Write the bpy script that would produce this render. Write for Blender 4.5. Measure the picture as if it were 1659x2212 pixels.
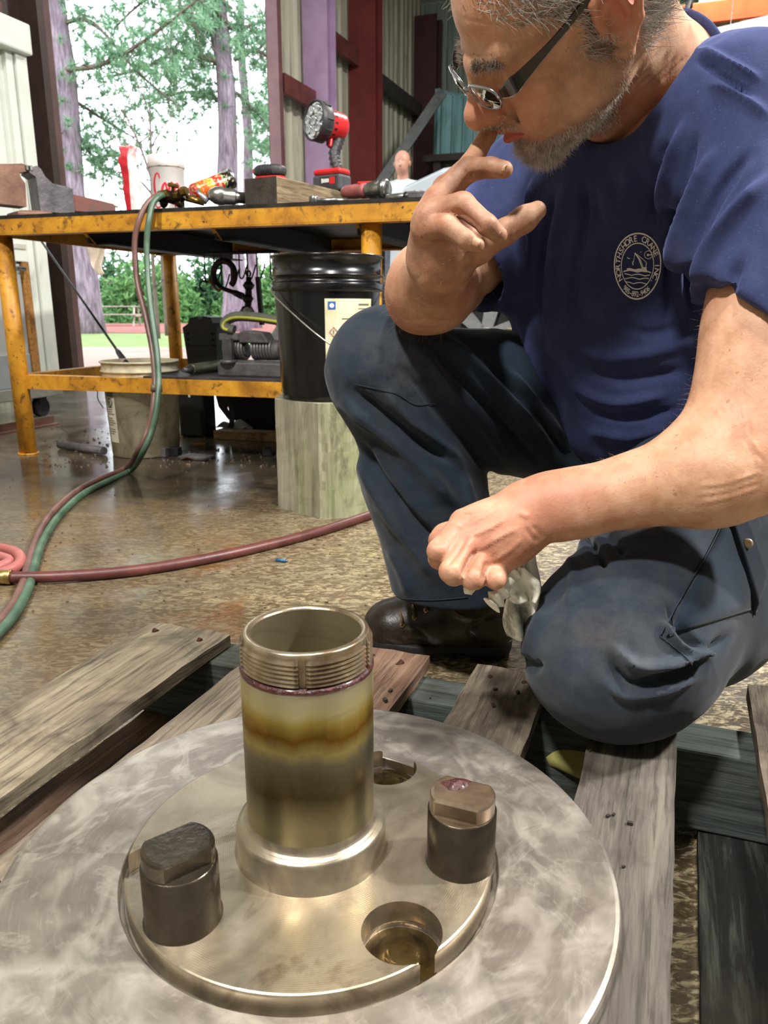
import bpy, bmesh, math, random
import numpy as np
from mathutils import Vector, Matrix, Euler
for _o in list(bpy.data.objects): bpy.data.objects.remove(_o)
SC = bpy.context.scene
COL = SC.collection
rnd = random.Random(7)
# ------------------------------------------------------------------ camera
FPX, CX, CY, PITCH, EYE = 1660.0, 829.5, 1106.0, math.radians(14.7), 0.56
cam = bpy.data.cameras.new('camera'); camo = bpy.data.objects.new('camera', cam); COL.objects.link(camo)
camo.location = (0, 0, EYE); camo.rotation_euler = (math.pi/2-PITCH, 0, 0)
cam.sensor_fit = 'VERTICAL'; cam.sensor_height = 24.0; cam.lens = FPX/2212.0*24.0
cam.clip_start = 0.02; cam.clip_end = 400
cam.dof.use_dof = True; cam.dof.focus_distance = 0.80; cam.dof.aperture_fstop = 10
SC.camera = camo
# ------------------------------------------------------------------ view, sky, lights
SC.view_settings.view_transform = 'Standard'; SC.view_settings.look = 'None'
SC.view_settings.gamma = 1.0; SC.view_settings.use_curve_mapping = False
SC.view_settings.exposure = 0.18
W = bpy.data.worlds.new('sky'); SC.world = W; W.use_nodes = True
nt = W.node_tree; nt.nodes.clear()
wo = nt.nodes.new('ShaderNodeOutputWorld'); wb = nt.nodes.new('ShaderNodeBackground')
wb.inputs[0].default_value = (0.86, 0.93, 1.0, 1); wb.inputs[1].default_value = 4.6
nt.links.new(wb.outputs[0], wo.inputs[0])
def area_light(name, loc, target, size, power, color=(1,1,1), sizey=None):
    l = bpy.data.lights.new(name, 'AREA'); l.energy = power; l.color = color; l.size = size
    if sizey: l.shape = 'RECTANGLE'; l.size_y = sizey
    else: l.shape = 'DISK'
    o = bpy.data.objects.new(name, l); COL.objects.link(o); o.location = loc
    o.rotation_euler = (Vector(target)-Vector(loc)).to_track_quat('-Z', 'Y').to_euler()
    return o
# high-bay lamps hanging under the roof of the shop
KEY = (3.3, .75, 3.7)
area_light('highbay_light_key', KEY, (0.2, .8, .2), .34, 330, (1, .975, .94))
area_light('highbay_light_over', (.5, .2, 4.7), (.3, .7, 0), .40, 110, (1, .975, .94))
area_light('highbay_light_front', (-1.5, -1.3, 4.4), (.2, 1.0, .4), .40, 250, (1, .975, .94))
area_light('highbay_light_far', (2.6, 6.6, 4.8), (1.8, 6.5, 0), .5, 260, (1, .975, .94))
# ------------------------------------------------------------------ picture helpers (pixel + distance -> place in the room)
_F = Vector((0, math.cos(PITCH), -math.sin(PITCH))); _U = Vector((0, math.sin(PITCH), math.cos(PITCH))); _R = Vector((1, 0, 0)); _C = Vector((0, 0, EYE))
def ray(u, v): return _R*((u-CX)/FPX) - _U*((v-CY)/FPX) + _F
def at(u, v, d): return _C + ray(u, v)*d
def onz(u, v, z):
    r = ray(u, v); return _C + r*((z-EYE)/r.z)
def cvec(r, u, b): return _R*r + _U*u - _F*b     # right, up, towards viewer
# ------------------------------------------------------------------ mesh helpers
def _n(v): return v.normalized() if v.length > 1e-9 else Vector((0,0,1))
class MB:
    def __init__(s): s.v = []; s.f = []; s.sm = []
    def add(s, vs, fs, smooth=False):
        o = len(s.v); s.v += [tuple(v) for v in vs]; s.f += [tuple(i+o for i in f) for f in fs]; s.sm += [smooth]*len(fs); return s
    def box(s, c, d, R=None, bev=0.0):
        hx, hy, hz = d[0]/2, d[1]/2, d[2]/2; c = Vector(c)
        if bev <= 0:
            vs = [Vector((x, y, z)) for z in (-hz, hz) for y in (-hy, hy) for x in (-hx, hx)]
            fs = [(0,2,3,1), (4,5,7,6), (0,1,5,4), (2,6,7,3), (0,4,6,2), (1,3,7,5)]
        else:
            b = min(bev, hx*.98, hy*.98, hz*.98)
            bm = bmesh.new(); bmesh.ops.create_cube(bm, size=1.0)
            for v in bm.verts: v.co = Vector((v.co.x*d[0], v.co.y*d[1], v.co.z*d[2]))
            bmesh.ops.bevel(bm, geom=bm.edges[:], offset=b, segments=2, affect='EDGES', profile=.5)
            vs = [v.co.copy() for v in bm.verts]; fs = [tuple(v.index for v in f.verts) for f in bm.faces]; bm.free()
        if R is not None: vs = [R @ v for v in vs]
        return s.add([v+c for v in vs], fs)
    def cyl(s, a, b, r0, r1=None, n=24, caps=True, smooth=True, bev=0):
        a, b = Vector(a), Vector(b); r1 = r0 if r1 is None else r1
        if bev:
            ax = _n(b-a); L = (b-a).length; k0 = min(bev, r0*.9); k1 = min(bev, r1*.9)
            return s.lathe([(0, 0), (r0-k0, 0), (r0-k0*.3, k0*.3), (r0, k0), (r1, L-k1), (r1-k1*.3, L-k1*.3), (r1-k1, L), (0, L)], a, ax, n)
        ax = _n(b-a); t = ax.orthogonal().normalized(); w = ax.cross(t)
        vs = []
        for p, r in ((a, r0), (b, r1)):
            vs += [p + (t*math.cos(2*math.pi*i/n)+w*math.sin(2*math.pi*i/n))*r for i in range(n)]
        s.add(vs, [(i, (i+1) % n, n+(i+1) % n, n+i) for i in range(n)], smooth)
        if caps:
            s.add(vs[:n], [tuple(range(n-1, -1, -1))]); s.add(vs[n:], [tuple(range(n))])
        return s
    def lathe(s, prof, c=(0,0,0), ax=(0,0,1), n=32, smooth=True, a0=0, a1=2*math.pi, ref=None):
        c = Vector(c); ax = _n(Vector(ax)); t = Vector(ref) if ref is not None else (Vector((1,0,0)) if abs(ax.z) > .99 else ax.orthogonal()); t = _n(t-ax*t.dot(ax)); w = ax.cross(t)
        full = abs(a1-a0-2*math.pi) < 1e-6; m = n if full else n+1; vs = []; P = len(prof)
        for i in range(m):
            a = a0+(a1-a0)*i/n; d = t*math.cos(a)+w*math.sin(a)
            vs += [c+d*r+ax*z for r, z in prof]
        fs = []
        for i in range(n):
            j = (i+1) % m
            for k in range(P-1):
                q = [i*P+k, j*P+k, j*P+k+1, i*P+k+1]
                if prof[k][0] < 1e-7: q = [q[0], q[2], q[3]]
                elif prof[k+1][0] < 1e-7: q = [q[0], q[1], q[2]]
                fs.append(tuple(q))
        return s.add(vs, fs, smooth)
    def tube(s, pts, r, n=10, smooth=True, caps=True, flat=1.0):
        pts = [Vector(p) for p in pts]; m = len(pts); rs = r if isinstance(r, (list, tuple)) else [r]*m
        tan = [_n(pts[min(i+1, m-1)]-pts[max(i-1, 0)]) for i in range(m)]
        t = tan[0].orthogonal().normalized(); vs = []
        for i in range(m):
            t = _n(t-tan[i]*t.dot(tan[i])); w = tan[i].cross(t)
            vs += [pts[i]+(t*math.cos(2*math.pi*k/n)+w*math.sin(2*math.pi*k/n)*flat)*rs[i] for k in range(n)]
        fs = [(i*n+k, i*n+(k+1) % n, (i+1)*n+(k+1) % n, (i+1)*n+k) for i in range(m-1) for k in range(n)]
        s.add(vs, fs, smooth)
        if caps: s.add(vs[:n], [tuple(range(n-1, -1, -1))]); s.add(vs[-n:], [tuple(range(n))])
        return s
    def prism(s, poly, axis_o, ex, ey, ez, h, smooth=False):
        """polygon in the (ex,ey) plane through axis_o, pushed h along ez"""
        o = Vector(axis_o); ex, ey, ez = Vector(ex), Vector(ey), Vector(ez); n = len(poly)
        vs = [o+ex*x+ey*y for x, y in poly]; vs += [v+ez*h for v in vs]
        fs = [tuple(range(n-1, -1, -1)), tuple(range(n, 2*n))]
        s.add(vs, fs); s.add(vs, [(i, (i+1) % n, n+(i+1) % n, n+i) for i in range(n)], smooth); return s
    def grid(s, f, nu, nv, smooth=True, closeu=False):
        vs = [f(i/(nu-1 if not closeu else nu), j/(nv-1)) for i in range(nu) for j in range(nv)]
        fs = []
        for i in range(nu if closeu else nu-1):
            a = (i+1) % nu
            for j in range(nv-1): fs.append((i*nv+j, a*nv+j, a*nv+j+1, i*nv+j+1))
        return s.add(vs, fs, smooth)
    def build(s, name, m, parent=None, origin=None):
        me = bpy.data.meshes.new(name)
        if origin is not None:
            o_ = Vector(origin); vv = [tuple(Vector(v)-o_) for v in s.v]
        else: vv = s.v
        me.from_pydata(vv, [], s.f)
        if any(s.sm): me.polygons.foreach_set('use_smooth', s.sm)
        bm = bmesh.new(); bm.from_mesh(me); bmesh.ops.remove_doubles(bm, verts=bm.verts, dist=1e-6)
        bmesh.ops.recalc_face_normals(bm, faces=bm.faces); bm.to_mesh(me); bm.free()
        me.update()
        if m is not None: me.materials.append(m)
        o = bpy.data.objects.new(name, me); COL.objects.link(o)
        if parent is not None: o.parent = parent
        return o
def tag(o, label=None, cat=None, group=None, kind=None):
    if label: o['label'] = label
    if cat: o['category'] = cat
    if group: o['group'] = group
    if kind: o['kind'] = kind
    return o
def thing(name, label, cat, loc=(0,0,0), rotz=0, group=None):
    o = bpy.data.objects.new(name, None); COL.objects.link(o); o.location = loc; o.rotation_euler = (0, 0, rotz)
    o.empty_display_size = .05
    return tag(o, label, cat, group)
def struct(name, label=None, loc=(0,0,0)):
    o = bpy.data.objects.new(name, None); COL.objects.link(o); o.location = loc; o['kind'] = 'structure'
    if label: o['label'] = label
    return o
def copy_tree(o, parent=None):
    c = o.copy(); COL.objects.link(c); c.parent = parent
    for ch in [x for x in bpy.data.objects if x.parent == o]: copy_tree(ch, c)
    return c
def spline(pts, n=10, closed=False):
    """Catmull-Rom through the points"""
    P = [Vector(p) for p in pts]; out = []; m = len(P)
    rng = range(m if closed else m-1)
    for i in rng:
        if closed: p0, p1, p2, p3 = P[(i-1) % m], P[i], P[(i+1) % m], P[(i+2) % m]
        else: p0, p1, p2, p3 = P[max(i-1, 0)], P[i], P[i+1], P[min(i+2, m-1)]
        for k in range(n):
            t = k/n
            out.append(.5*((2*p1)+(-p0+p2)*t+(2*p0-5*p1+4*p2-p3)*t*t+(-p0+3*p1-3*p2+p3)*t**3))
    if not closed: out.append(P[-1])
    return out
def rotz(a): return Matrix.Rotation(a, 3, 'Z')
# ------------------------------------------------------------------ material helpers
def srgb(h):
    h = h.lstrip('#'); c = [int(h[i:i+2], 16)/255 for i in (0, 2, 4)]
    return tuple((x/12.92 if x <= .04045 else ((x+.055)/1.055)**2.4) for x in c)+(1,)
class NT:
    def __init__(s, name):
        s.m = bpy.data.materials.new(name); s.m.use_nodes = True; s.t = s.m.node_tree; s.t.nodes.clear()
        s.out = s.t.nodes.new('ShaderNodeOutputMaterial'); s.b = s.t.nodes.new('ShaderNodeBsdfPrincipled'); s.t.links.new(s.b.outputs[0], s.out.inputs[0])
        s.co = s.t.nodes.new('ShaderNodeTexCoord').outputs['Object']
    def set(s, k, v):
        if hasattr(v, 'is_output') or isinstance(v, bpy.types.NodeSocket): s.t.links.new(v, s.b.inputs[k])
        else: s.b.inputs[k].default_value = v
    def L(s, a, b): s.t.links.new(a, b)
    def mapping(s, scale=(1,1,1), rot=(0,0,0), loc=(0,0,0), vec=None):
        n = s.t.nodes.new('ShaderNodeMapping'); s.L(vec or s.co, n.inputs[0]); n.inputs['Scale'].default_value = scale; n.inputs['Rotation'].default_value = rot; n.inputs['Location'].default_value = loc
        return n.outputs[0]
    def noise(s, scale, detail=4, rough=.55, vec=None, dist=0.0, col=False):
        n = s.t.nodes.new('ShaderNodeTexNoise'); s.L(vec or s.co, n.inputs['Vector']); n.inputs['Scale'].default_value = scale; n.inputs['Detail'].default_value = detail; n.inputs['Roughness'].default_value = rough; n.inputs['Distortion'].default_value = dist
        return n.outputs['Color' if col else 'Fac']
    def voronoi(s, scale, vec=None, feat='F1', out='Distance', rand=1.0):
        n = s.t.nodes.new('ShaderNodeTexVoronoi'); n.feature = feat; s.L(vec or s.co, n.inputs['Vector']); n.inputs['Scale'].default_value = scale; n.inputs['Randomness'].default_value = rand
        return n.outputs[out]
    def wave(s, scale, dist=2, detail=2, vec=None, kind='BANDS', direction='X', dscale=1.0, prof='SIN'):
        n = s.t.nodes.new('ShaderNodeTexWave'); n.wave_type = kind; s.L(vec or s.co, n.inputs['Vector']); n.wave_profile = prof
        if kind == 'BANDS': n.bands_direction = direction
        else: n.rings_direction = direction
        n.inputs['Scale'].default_value = scale; n.inputs['Distortion'].default_value = dist; n.inputs['Detail'].default_value = detail; n.inputs['Detail Scale'].default_value = dscale
        return n.outputs['Fac']
    def ramp(s, fac, stops, interp='LINEAR'):
        n = s.t.nodes.new('ShaderNodeValToRGB'); s.L(fac, n.inputs[0]); e = n.color_ramp.elements; n.color_ramp.interpolation = interp
        while len(e) > 1: e.remove(e[-1])
        for i, (p, c) in enumerate(stops):
            if not isinstance(c, (tuple, list)): c = (c, c, c, 1)
            if i == 0: e[0].position = p; e[0].color = c
            else: x = e.new(p); x.color = c
        return n.outputs[0]
    def mix(s, fac, a, b, mode='MIX'):
        n = s.t.nodes.new('ShaderNodeMix'); n.data_type = 'RGBA'; n.blend_type = mode
        for k, v in ((0, fac), (6, a), (7, b)):
            if isinstance(v, bpy.types.NodeSocket): s.L(v, n.inputs[k])
            else: n.inputs[k].default_value = v
        return n.outputs[2]
    def math(s, op, a, b=None, clamp=False):
        n = s.t.nodes.new('ShaderNodeMath'); n.operation = op; n.use_clamp = clamp
        for k, v in ((0, a), (1, b)):
            if v is None: continue
            if isinstance(v, bpy.types.NodeSocket): s.L(v, n.inputs[k])
            else: n.inputs[k].default_value = v
        return n.outputs[0]
    def sep(s, vec=None):
        n = s.t.nodes.new('ShaderNodeSeparateXYZ'); s.L(vec or s.co, n.inputs[0]); return n.outputs
    def attr(s, name):
        n = s.t.nodes.new('ShaderNodeAttribute'); n.attribute_name = name; return n.outputs['Fac']
    def bump(s, h, strength=.3, dist=.01):
        n = s.t.nodes.new('ShaderNodeBump'); n.inputs['Strength'].default_value = strength; n.inputs['Distance'].default_value = dist
        s.L(h, n.inputs['Height'])
        if s.b.inputs['Normal'].is_linked: s.L(s.b.inputs['Normal'].links[0].from_socket, n.inputs['Normal'])
        s.L(n.outputs[0], s.b.inputs['Normal']); return n
_MC = {}
def mat(name, c1, c2=None, rough=.5, metal=0.0, scale=12, bump=0.0, bscale=60, detail=5, spec=.5, lo=.35, hi=.65, rvar=0.0, coat=0.0, stretch=(1,1,1)):
    if name in _MC: return _MC[name]
    n = NT(name); a = srgb(c1) if isinstance(c1, str) else c1; vec = n.mapping(stretch)
    if c2 is not None:
        b = srgb(c2) if isinstance(c2, str) else c2
        f = n.noise(scale, detail, .6, vec); n.set('Base Color', n.ramp(f, [(lo, a), (hi, b)]))
    else: n.set('Base Color', a)
    if rvar: n.set('Roughness', n.ramp(n.noise(scale*1.7, 4, .6, vec), [(.3, max(.02, rough-rvar)), (.7, min(1, rough+rvar))]))
    else: n.set('Roughness', rough)
    n.set('Metallic', metal); n.set('Specular IOR Level', spec)
    if coat: n.set('Coat Weight', coat); n.set('Coat Roughness', .15)
    if bump: n.bump(n.noise(bscale, 5, .6, vec), bump, .004)
    _MC[name] = n.m; return n.m
# ================================================================== SETTING
WD = Vector((.355, .935, 0)).normalized(); PD = Vector((.935, -.355, 0)).normalized(); ZZ = Vector((0, 0, 1))
JAMB = Vector((-2.32, 5.7, 0))
def wl(t, s=0.0, z=0.0): return JAMB+WD*t+PD*s+ZZ*z      # along the left wall, into the room, up
WROT = Matrix((PD, WD, ZZ)).transposed()                  # local x = into room, y = along wall
# ---- floor
def concrete():
    n = NT('oily_concrete'); sx = n.sep()
    big = n.noise(1.1, 5, .6, dist=.6); mid = n.noise(7, 6, .65, dist=.5)
    chip = n.noise(30, 4, .62, n.mapping((1, 2.1, 1), (0, 0, .25)), dist=1.8)
    right = n.ramp(n.math('ADD', n.math('MULTIPLY', n.math('ADD', sx[0], .9), .7), n.math('MULTIPLY', n.math('SUBTRACT', mid, .5), .9)), [(.25, .18), (1, 1)])
    col = n.mix(n.ramp(big, [(.36, 0), (.62, 1)]), srgb('#4c4133'), srgb('#685b48'))
    col = n.mix(n.ramp(mid, [(.44, 0), (.68, 1)]), col, srgb('#57472f'))
    col = n.mix(n.math('MULTIPLY', n.ramp(chip, [(.46, 0), (.58, 1)]), right), col, srgb('#b8a987'))
    col = n.mix(n.math('MULTIPLY', n.ramp(n.noise(52, 3, .6, n.mapping((1, 2.0, 1)), dist=1.4), [(.50, 0), (.60, .9)]), right), col, srgb('#4d3f2a'))
    col = n.mix(n.ramp(n.noise(2.3, 5, .7, dist=1.2), [(.57, 0), (.70, .6)]), col, srgb('#6f4520'))
    dx = n.math('ADD', sx[0], .75); dy = n.math('SUBTRACT', sx[1], 2.75)
    d2 = n.math('ADD', n.math('MULTIPLY', n.math('MULTIPLY', dx, dx), .8), n.math('MULTIPLY', n.math('MULTIPLY', dy, dy), 2.0))
    oil = n.ramp(n.math('ADD', d2, n.math('MULTIPLY', n.math('SUBTRACT', mid, .5), 1.3)), [(.15, 1), (.85, 0)])
    col = n.mix(n.math('MULTIPLY', oil, .85), col, srgb('#2b2620'))
    farm = n.math('MULTIPLY', n.math('SUBTRACT', sx[1], 3.2), .6, True)
    col = n.mix(farm, col, n.mix(n.ramp(mid, [(.35, 0), (.65, 1)]), srgb('#77756f'), srgb('#938f86')))
    n.set('Base Color', col)
    wet = n.ramp(n.noise(1.7, 5, .65, n.mapping((1, 1, 1), (0, 0, 0), (3, 1, 0)), dist=.8), [(.42, .06), (.62, .24)])
    n.set('Roughness', n.math('ADD', wet, n.math('MULTIPLY', right, .12))); n.set('Specular IOR Level', .5)
    n.bump(n.math('MULTIPLY', chip, right), .30, .0025); n.bump(n.noise(150, 3, .6), .07, .0015); n.bump(mid, .10, .004)
    return n.m
M_conc = concrete()
fl = MB()
fv = [wl(-8.5, -.16), wl(-8.5, 11), wl(9, 11), wl(9, -.16)]
fl.add([v+ZZ*0 for v in fv]+[v-ZZ*.15 for v in fv], [(0,1,2,3), (7,6,5,4), (0,4,5,1), (1,5,6,2), (2,6,7,3), (3,7,4,0)])
floor = fl.build('floor', M_conc); tag(floor, 'stained wet concrete workshop floor', kind='structure')
# ---- materials of the shell
M_girt = mat('dark_red_oxide_steel', '#4a1f1c', '#63302a', .55, 0, 5, .1)
M_red = mat('red_primer_steel', '#5d1f1d', '#6d2a26', .5, 0, 3, .08)
M_purple = mat('purple_grey_primer', '#a286a8', '#b398ba', .55, 0, 4, .1)
M_brownjamb = mat('brown_jamb_steel', '#4c3530', '#5f4540', .6, 0, 5, .1)
M_black = mat('black_paint', '#0d0d0f', '#17171a', .5, 0, 8)
M_ceil = mat('white_insulation', '#b8b8b4', '#c4c4c0', .9, 0, 2, .1)
def siding(name, a, b, dirty):
    n = NT(name); f = n.noise(1.5, 5, .6, n.mapping((6, 6, .5))); c = n.mix(n.ramp(f, [(.35, 0), (.7, 1)]), srgb(a), srgb(b))
    c = n.mix(n.ramp(n.noise(3, 5, .65, n.mapping((5, 5, .4))), [(.52, 0), (.66, .75)]), c, srgb(dirty)); n.set('Base Color', c); n.set('Roughness', .5); return n.m
M_side = siding('galvanised_siding', '#a3a08c', '#b9b6a2', '#6c6757')
M_sideg = siding('pale_green_siding', '#7e8f84', '#93a296', '#56604f')
def corrug(w, z0, z1, pitch=.19, depth=.03):
    """ribbed sheet: x along wall 0..w, y = ribs, z up"""
    m = MB(); prof = []; x = 0
    while x < w-1e-6:
        for fx, fy in ((0, 0), (.30, 0), (.42, 1), (.58, 1), (.70, 0), (.76, 0), (.80, .35), (.84, .35), (.88, 0)):
            if x+fx*pitch <= w: prof.append((x+fx*pitch, fy*depth))
        x += pitch
    prof.append((w, 0)); k = len(prof)
    vs = [(px, py, z) for z in (z0, z1) for px, py in prof]+[(px, py-.006, z) for z in (z0, z1) for px, py in prof]
    fs = [(i, i+1, k+i+1, k+i) for i in range(k-1)]+[(2*k+i+1, 2*k+i, 3*k+i, 3*k+i+1) for i in range(k-1)]
    fs += [(i+1, i, 2*k+i, 2*k+i+1) for i in range(k-1)]+[(k+i, k+i+1, 3*k+i+1, 3*k+i) for i in range(k-1)]
    m.add(vs, fs); return m
def ibeam(m, base, fdir, wdir, fw, dep, h, tf=.014, tw=.01):
    """upright H column: flange faces along fdir, web along wdir"""
    for s in (-1, 1):
        m.box(base+fdir*(s*(dep/2-tf/2))+ZZ*h/2, (tf, fw, h), Matrix((fdir, wdir, ZZ)).transposed())
    m.box(base+ZZ*h/2, (dep-2*tf, tw, h), Matrix((fdir, wdir, ZZ)).transposed()); return m
EAVE = 4.9
wall_left = struct('wall_left', 'ribbed metal side wall with red steel frame and open bay', JAMB)
def lw(mb, name, m):
    o = mb.build(name, m, wall_left, JAMB); return o
def sheet(t0, t1, z0, z1, m, parent, origin, s=-.12, ax=None, base=None):
    n_ = max(1, round((t1-t0)/1.0)); W_ = (t1-t0)/n_
    for i in range(n_):
        mb = corrug(W_*1.0, z0, z1)
        A = Matrix((WD, PD, ZZ)).transposed() if ax is None else ax
        b = (wl(t0+i*W_, s) if base is None else base(t0+i*W_))
        mb.v = [tuple(A @ Vector(v)+b) for v in mb.v]
        mb.build('siding_sheet', m, parent, origin)
sheet(-8.5, 0, 0, EAVE+.3, M_side, wall_left, JAMB)
sheet(3.42, 8.5, 0, EAVE+.3, M_side, wall_left, JAMB)
sheet(0, 3.42, 4.1, EAVE+.3, M_side, wall_left, JAMB)
m = MB(); m.box(wl(.02, -.02, 2.3), (.24, .10, 4.6), WROT); lw(m, 'door_jamb', M_brownjamb)
m = MB(); m.box(wl(-.07, .02, 2.3), (.26, .06, 4.6), WROT); m.box(wl(-.2, -.02, 2.3), (.05, .2, 4.6), WROT); lw(m, 'jamb_post', mat('dark_brown_jamb', '#2a1c19', '#3a2824', .6, 0, 5))
m = MB(); m.box(wl(3.40, -.02, 2.3), (.13, .085, 4.6), WROT); lw(m, 'door_jamb', mat('maroon_jamb', '#5c3a3c', '#6e484a', .55, 0, 4, .1))
m = MB(); m.box(wl(1.7, -.02, 4.15), (.2, 3.5, .14), WROT); lw(m, 'door_header', M_girt)
m = MB(); ibeam(m, wl(4.32, .06), WD, PD, .30, .24, EAVE); lw(m, 'column', M_purple)
m = MB(); ibeam(m, wl(5.62, .10), WD, PD, .36, .26, EAVE); lw(m, 'column', M_red)
m = MB(); ibeam(m, wl(8.2, .10), WD, PD, .36, .30, EAVE); lw(m, 'column', mat('dark_maroon_column', '#3a1a1c', '#4a2326', .6, 0, 4))  # far column in a darker maroon than the red ones
m = MB(); ibeam(m, wl(-4.4, .10), WD, PD, .30, .26, EAVE); lw(m, 'column', M_red)
for (t0, t1, z) in ((3.45, 4.2, 2.95), (4.45, 5.9, 3.72), (4.45, 5.5, 1.35), (5.75, 8.1, 3.66), (5.75, 8.1, 1.4), (-4.2, -.3, 2.4)):
    m = MB(); m.box(wl((t0+t1)/2, -.02, z), (.17, t1-t0, .012), WROT); m.box(wl((t0+t1)/2, .06, z-.09), (.012, t1-t0, .19), WROT); m.box(wl((t0+t1)/2, .03, z-.18), (.07, t1-t0, .012), WROT)
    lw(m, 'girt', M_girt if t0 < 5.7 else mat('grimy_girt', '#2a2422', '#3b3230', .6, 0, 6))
# ---- far wall behind the truck, right wall, rear wall, roof
CORN = wl(8.5, -.12)
wall_back = struct('wall_back', 'pale green ribbed metal end wall', CORN)
sheet(0, 11, 0, EAVE+.3, M_sideg, wall_back, CORN, ax=Matrix((PD, -WD, ZZ)).transposed(), base=lambda t: CORN+PD*t)
m = MB(); m.box(CORN+PD*5.5-WD*.12+ZZ*1.6, (11, .16, .06), Matrix((PD, WD, ZZ)).transposed()); m.build('girt', M_girt, wall_back, CORN)
m = MB(); m.box(CORN+PD*1.1-WD*.12+ZZ*1.5, (.12, .16, 3.0), Matrix((PD, WD, ZZ)).transposed()); m.build('post', mat('dark_maroon_column', '#3a1a1c'), wall_back, CORN)
M_plain = mat('grey_wall', '#85857f', '#97968f', .8, 0, 3)
wr = MB(); wr.box(wl(0, 11.05, EAVE/2+.15), (.1, 17.5, EAVE+.3), WROT); tag(wr.build('wall_right', M_plain), 'plain grey far side wall', kind='structure')
wf = MB(); wf.box(wl(-8.55, 5.45, EAVE/2+.15), (11.1, .1, EAVE+.3), WROT)
tag(wf.build('wall_front', M_plain), 'plain grey wall behind the viewer', kind='structure')
ce = MB(); ce.box(wl(0, 5.4, EAVE+.352), (11.8, 17.9, .1), WROT); tag(ce.build('ceiling', M_ceil), 'white insulated roof lining', kind='structure')
# ================================================================== OUTDOORS
def ground_mat(name, a, b, c, sc):
    n = NT(name); f = n.noise(sc, 6, .7); col = n.mix(n.ramp(f, [(.35, 0), (.65, 1)]), srgb(a), srgb(b)); col = n.mix(n.ramp(n.noise(sc*.25, 4, .6), [(.45, 0), (.7, 1)]), col, srgb(c)); n.set('Base Color', col); n.set('Roughness', .9); n.bump(f, .5, .03); return n.m
M_dirt = ground_mat('pink_dirt', '#8a7468', '#9a8478', '#7c675a', 3)
M_grass = ground_mat('mown_grass', '#56702f', '#6a8440', '#7c8048', 6)
M_mulch = ground_mat('red_mulch', '#743528', '#8a4a3c', '#5f2c22', 8)
def gstrip(name, y0, y1, m, z, label):
    g = MB(); N = 60
    def e(x, y, k): return y+.35*math.sin(x*.7+k)+.2*math.sin(x*1.9+k*2)
    x0, x1 = -45, 30; vs = []
    for i in range(N+1):
        x = x0+(x1-x0)*i/N; vs += [(x, e(x, y0, y0), z), (x, e(x, y1, y1), z), (x, e(x, y0, y0), z-.12), (x, e(x, y1, y1), z-.12)]
    fs = []
    for i in range(N):
        a, b = 4*i, 4*i+4; fs += [(a, b, b+1, a+1), (a+2, a+3, b+3, b+2), (a, a+2, b+2, b), (a+1, b+1, b+3, a+3)]
    fs += [(0, 1, 3, 2), (4*N, 4*N+2, 4*N+3, 4*N+1)]
    g.add(vs, fs); tag(g.build(name, m), label, kind='structure')
tag(MB().box((-5, 24, -.26), (120, 150, .16)).build('ground', M_dirt), 'pale dirt yard outside the shop', kind='structure')
gstrip('ground_grass_strip', 13.0, 21.5, M_grass, -.03, 'green grass strip beyond the dirt drive')
gstrip('ground_near_grass', 5.9, 8.0, M_grass, -.02, 'worn grass just outside the bay')
gstrip('ground_dirt_drive', 7.9, 13.2, M_dirt, -.025, 'pinkish dirt drive')
gstrip('ground_mulch_bed', 21.3, 37, M_mulch, -.02, 'red mulch bed under the pines')
gstrip('ground_back_grass', 36.5, 60, M_grass, -.02, 'grass behind the mulch bed')
# ---- trees
def bark():
    n = NT('pine_bark'); v = n.mapping((9, 9, 1.6)); f = n.noise(1.4, 6, .65, v, dist=.4); c = n.ramp(f, [(.3, srgb('#54474f')), (.5, srgb('#7d6c78')), (.72, srgb('#a593a0'))]); n.set('Base Color', c); n.set('Roughness', .95); n.bump(f, .8, .05); return n.m
M_bark = bark(); M_branch = mat('pine_branch', '#4b4038', '#6a5a50', .9, 0, 6, .3)
def leafmat(name, a, b):
    n = NT(name); g = n.t.nodes.new('ShaderNodeNewGeometry'); c = n.ramp(g.outputs['Random Per Island'], [(0, srgb(a)), (1, srgb(b))]); n.set('Base Color', c); n.set('Roughness', .6)
    n.set('Transmission Weight', 0); tr = n.t.nodes.new('ShaderNodeBsdfTranslucent'); n.L(c, tr.inputs[0]); mx = n.t.nodes.new('ShaderNodeMixShader'); mx.inputs[0].default_value = .4
    n.L(n.b.outputs[0], mx.inputs[1]); n.L(tr.outputs[0], mx.inputs[2]); n.L(mx.outputs[0], n.out.inputs[0]); return n.m
M_needle = leafmat('pine_needles', '#4f7d5d', '#8fb08a'); M_leaf = leafmat('broad_leaves', '#3f6b40', '#86b06a'); M_leafd = leafmat('dark_leaves', '#2c5138', '#5f8a58'); M_rust = leafmat('rusty_needles', '#a06a4a', '#c08a68')
rng = np.random.default_rng(11)
def blades(cent, L, wid, n_per, spread=1.0):
    """needle tufts: n_per thin blades around every centre, as arrays"""
    C = np.repeat(np.asarray(cent, float), n_per, 0); k = len(C)
    d = rng.normal(size=(k, 3)); d[:, 2] += .25; d /= np.linalg.norm(d, axis=1)[:, None]
    p = np.cross(d, rng.normal(size=(k, 3))); p /= np.linalg.norm(p, axis=1)[:, None]+1e-9
    ln = L*rng.uniform(.6, 1.1, (k, 1)); w = wid
    a = C-p*w; b = C+p*w; c = C+d*ln+p*w*.4; e = C+d*ln-p*w*.4
    V = np.stack([a, b, c, e], 1).reshape(-1, 3); Fc = np.arange(4*k).reshape(-1, 4); return V, Fc
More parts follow.
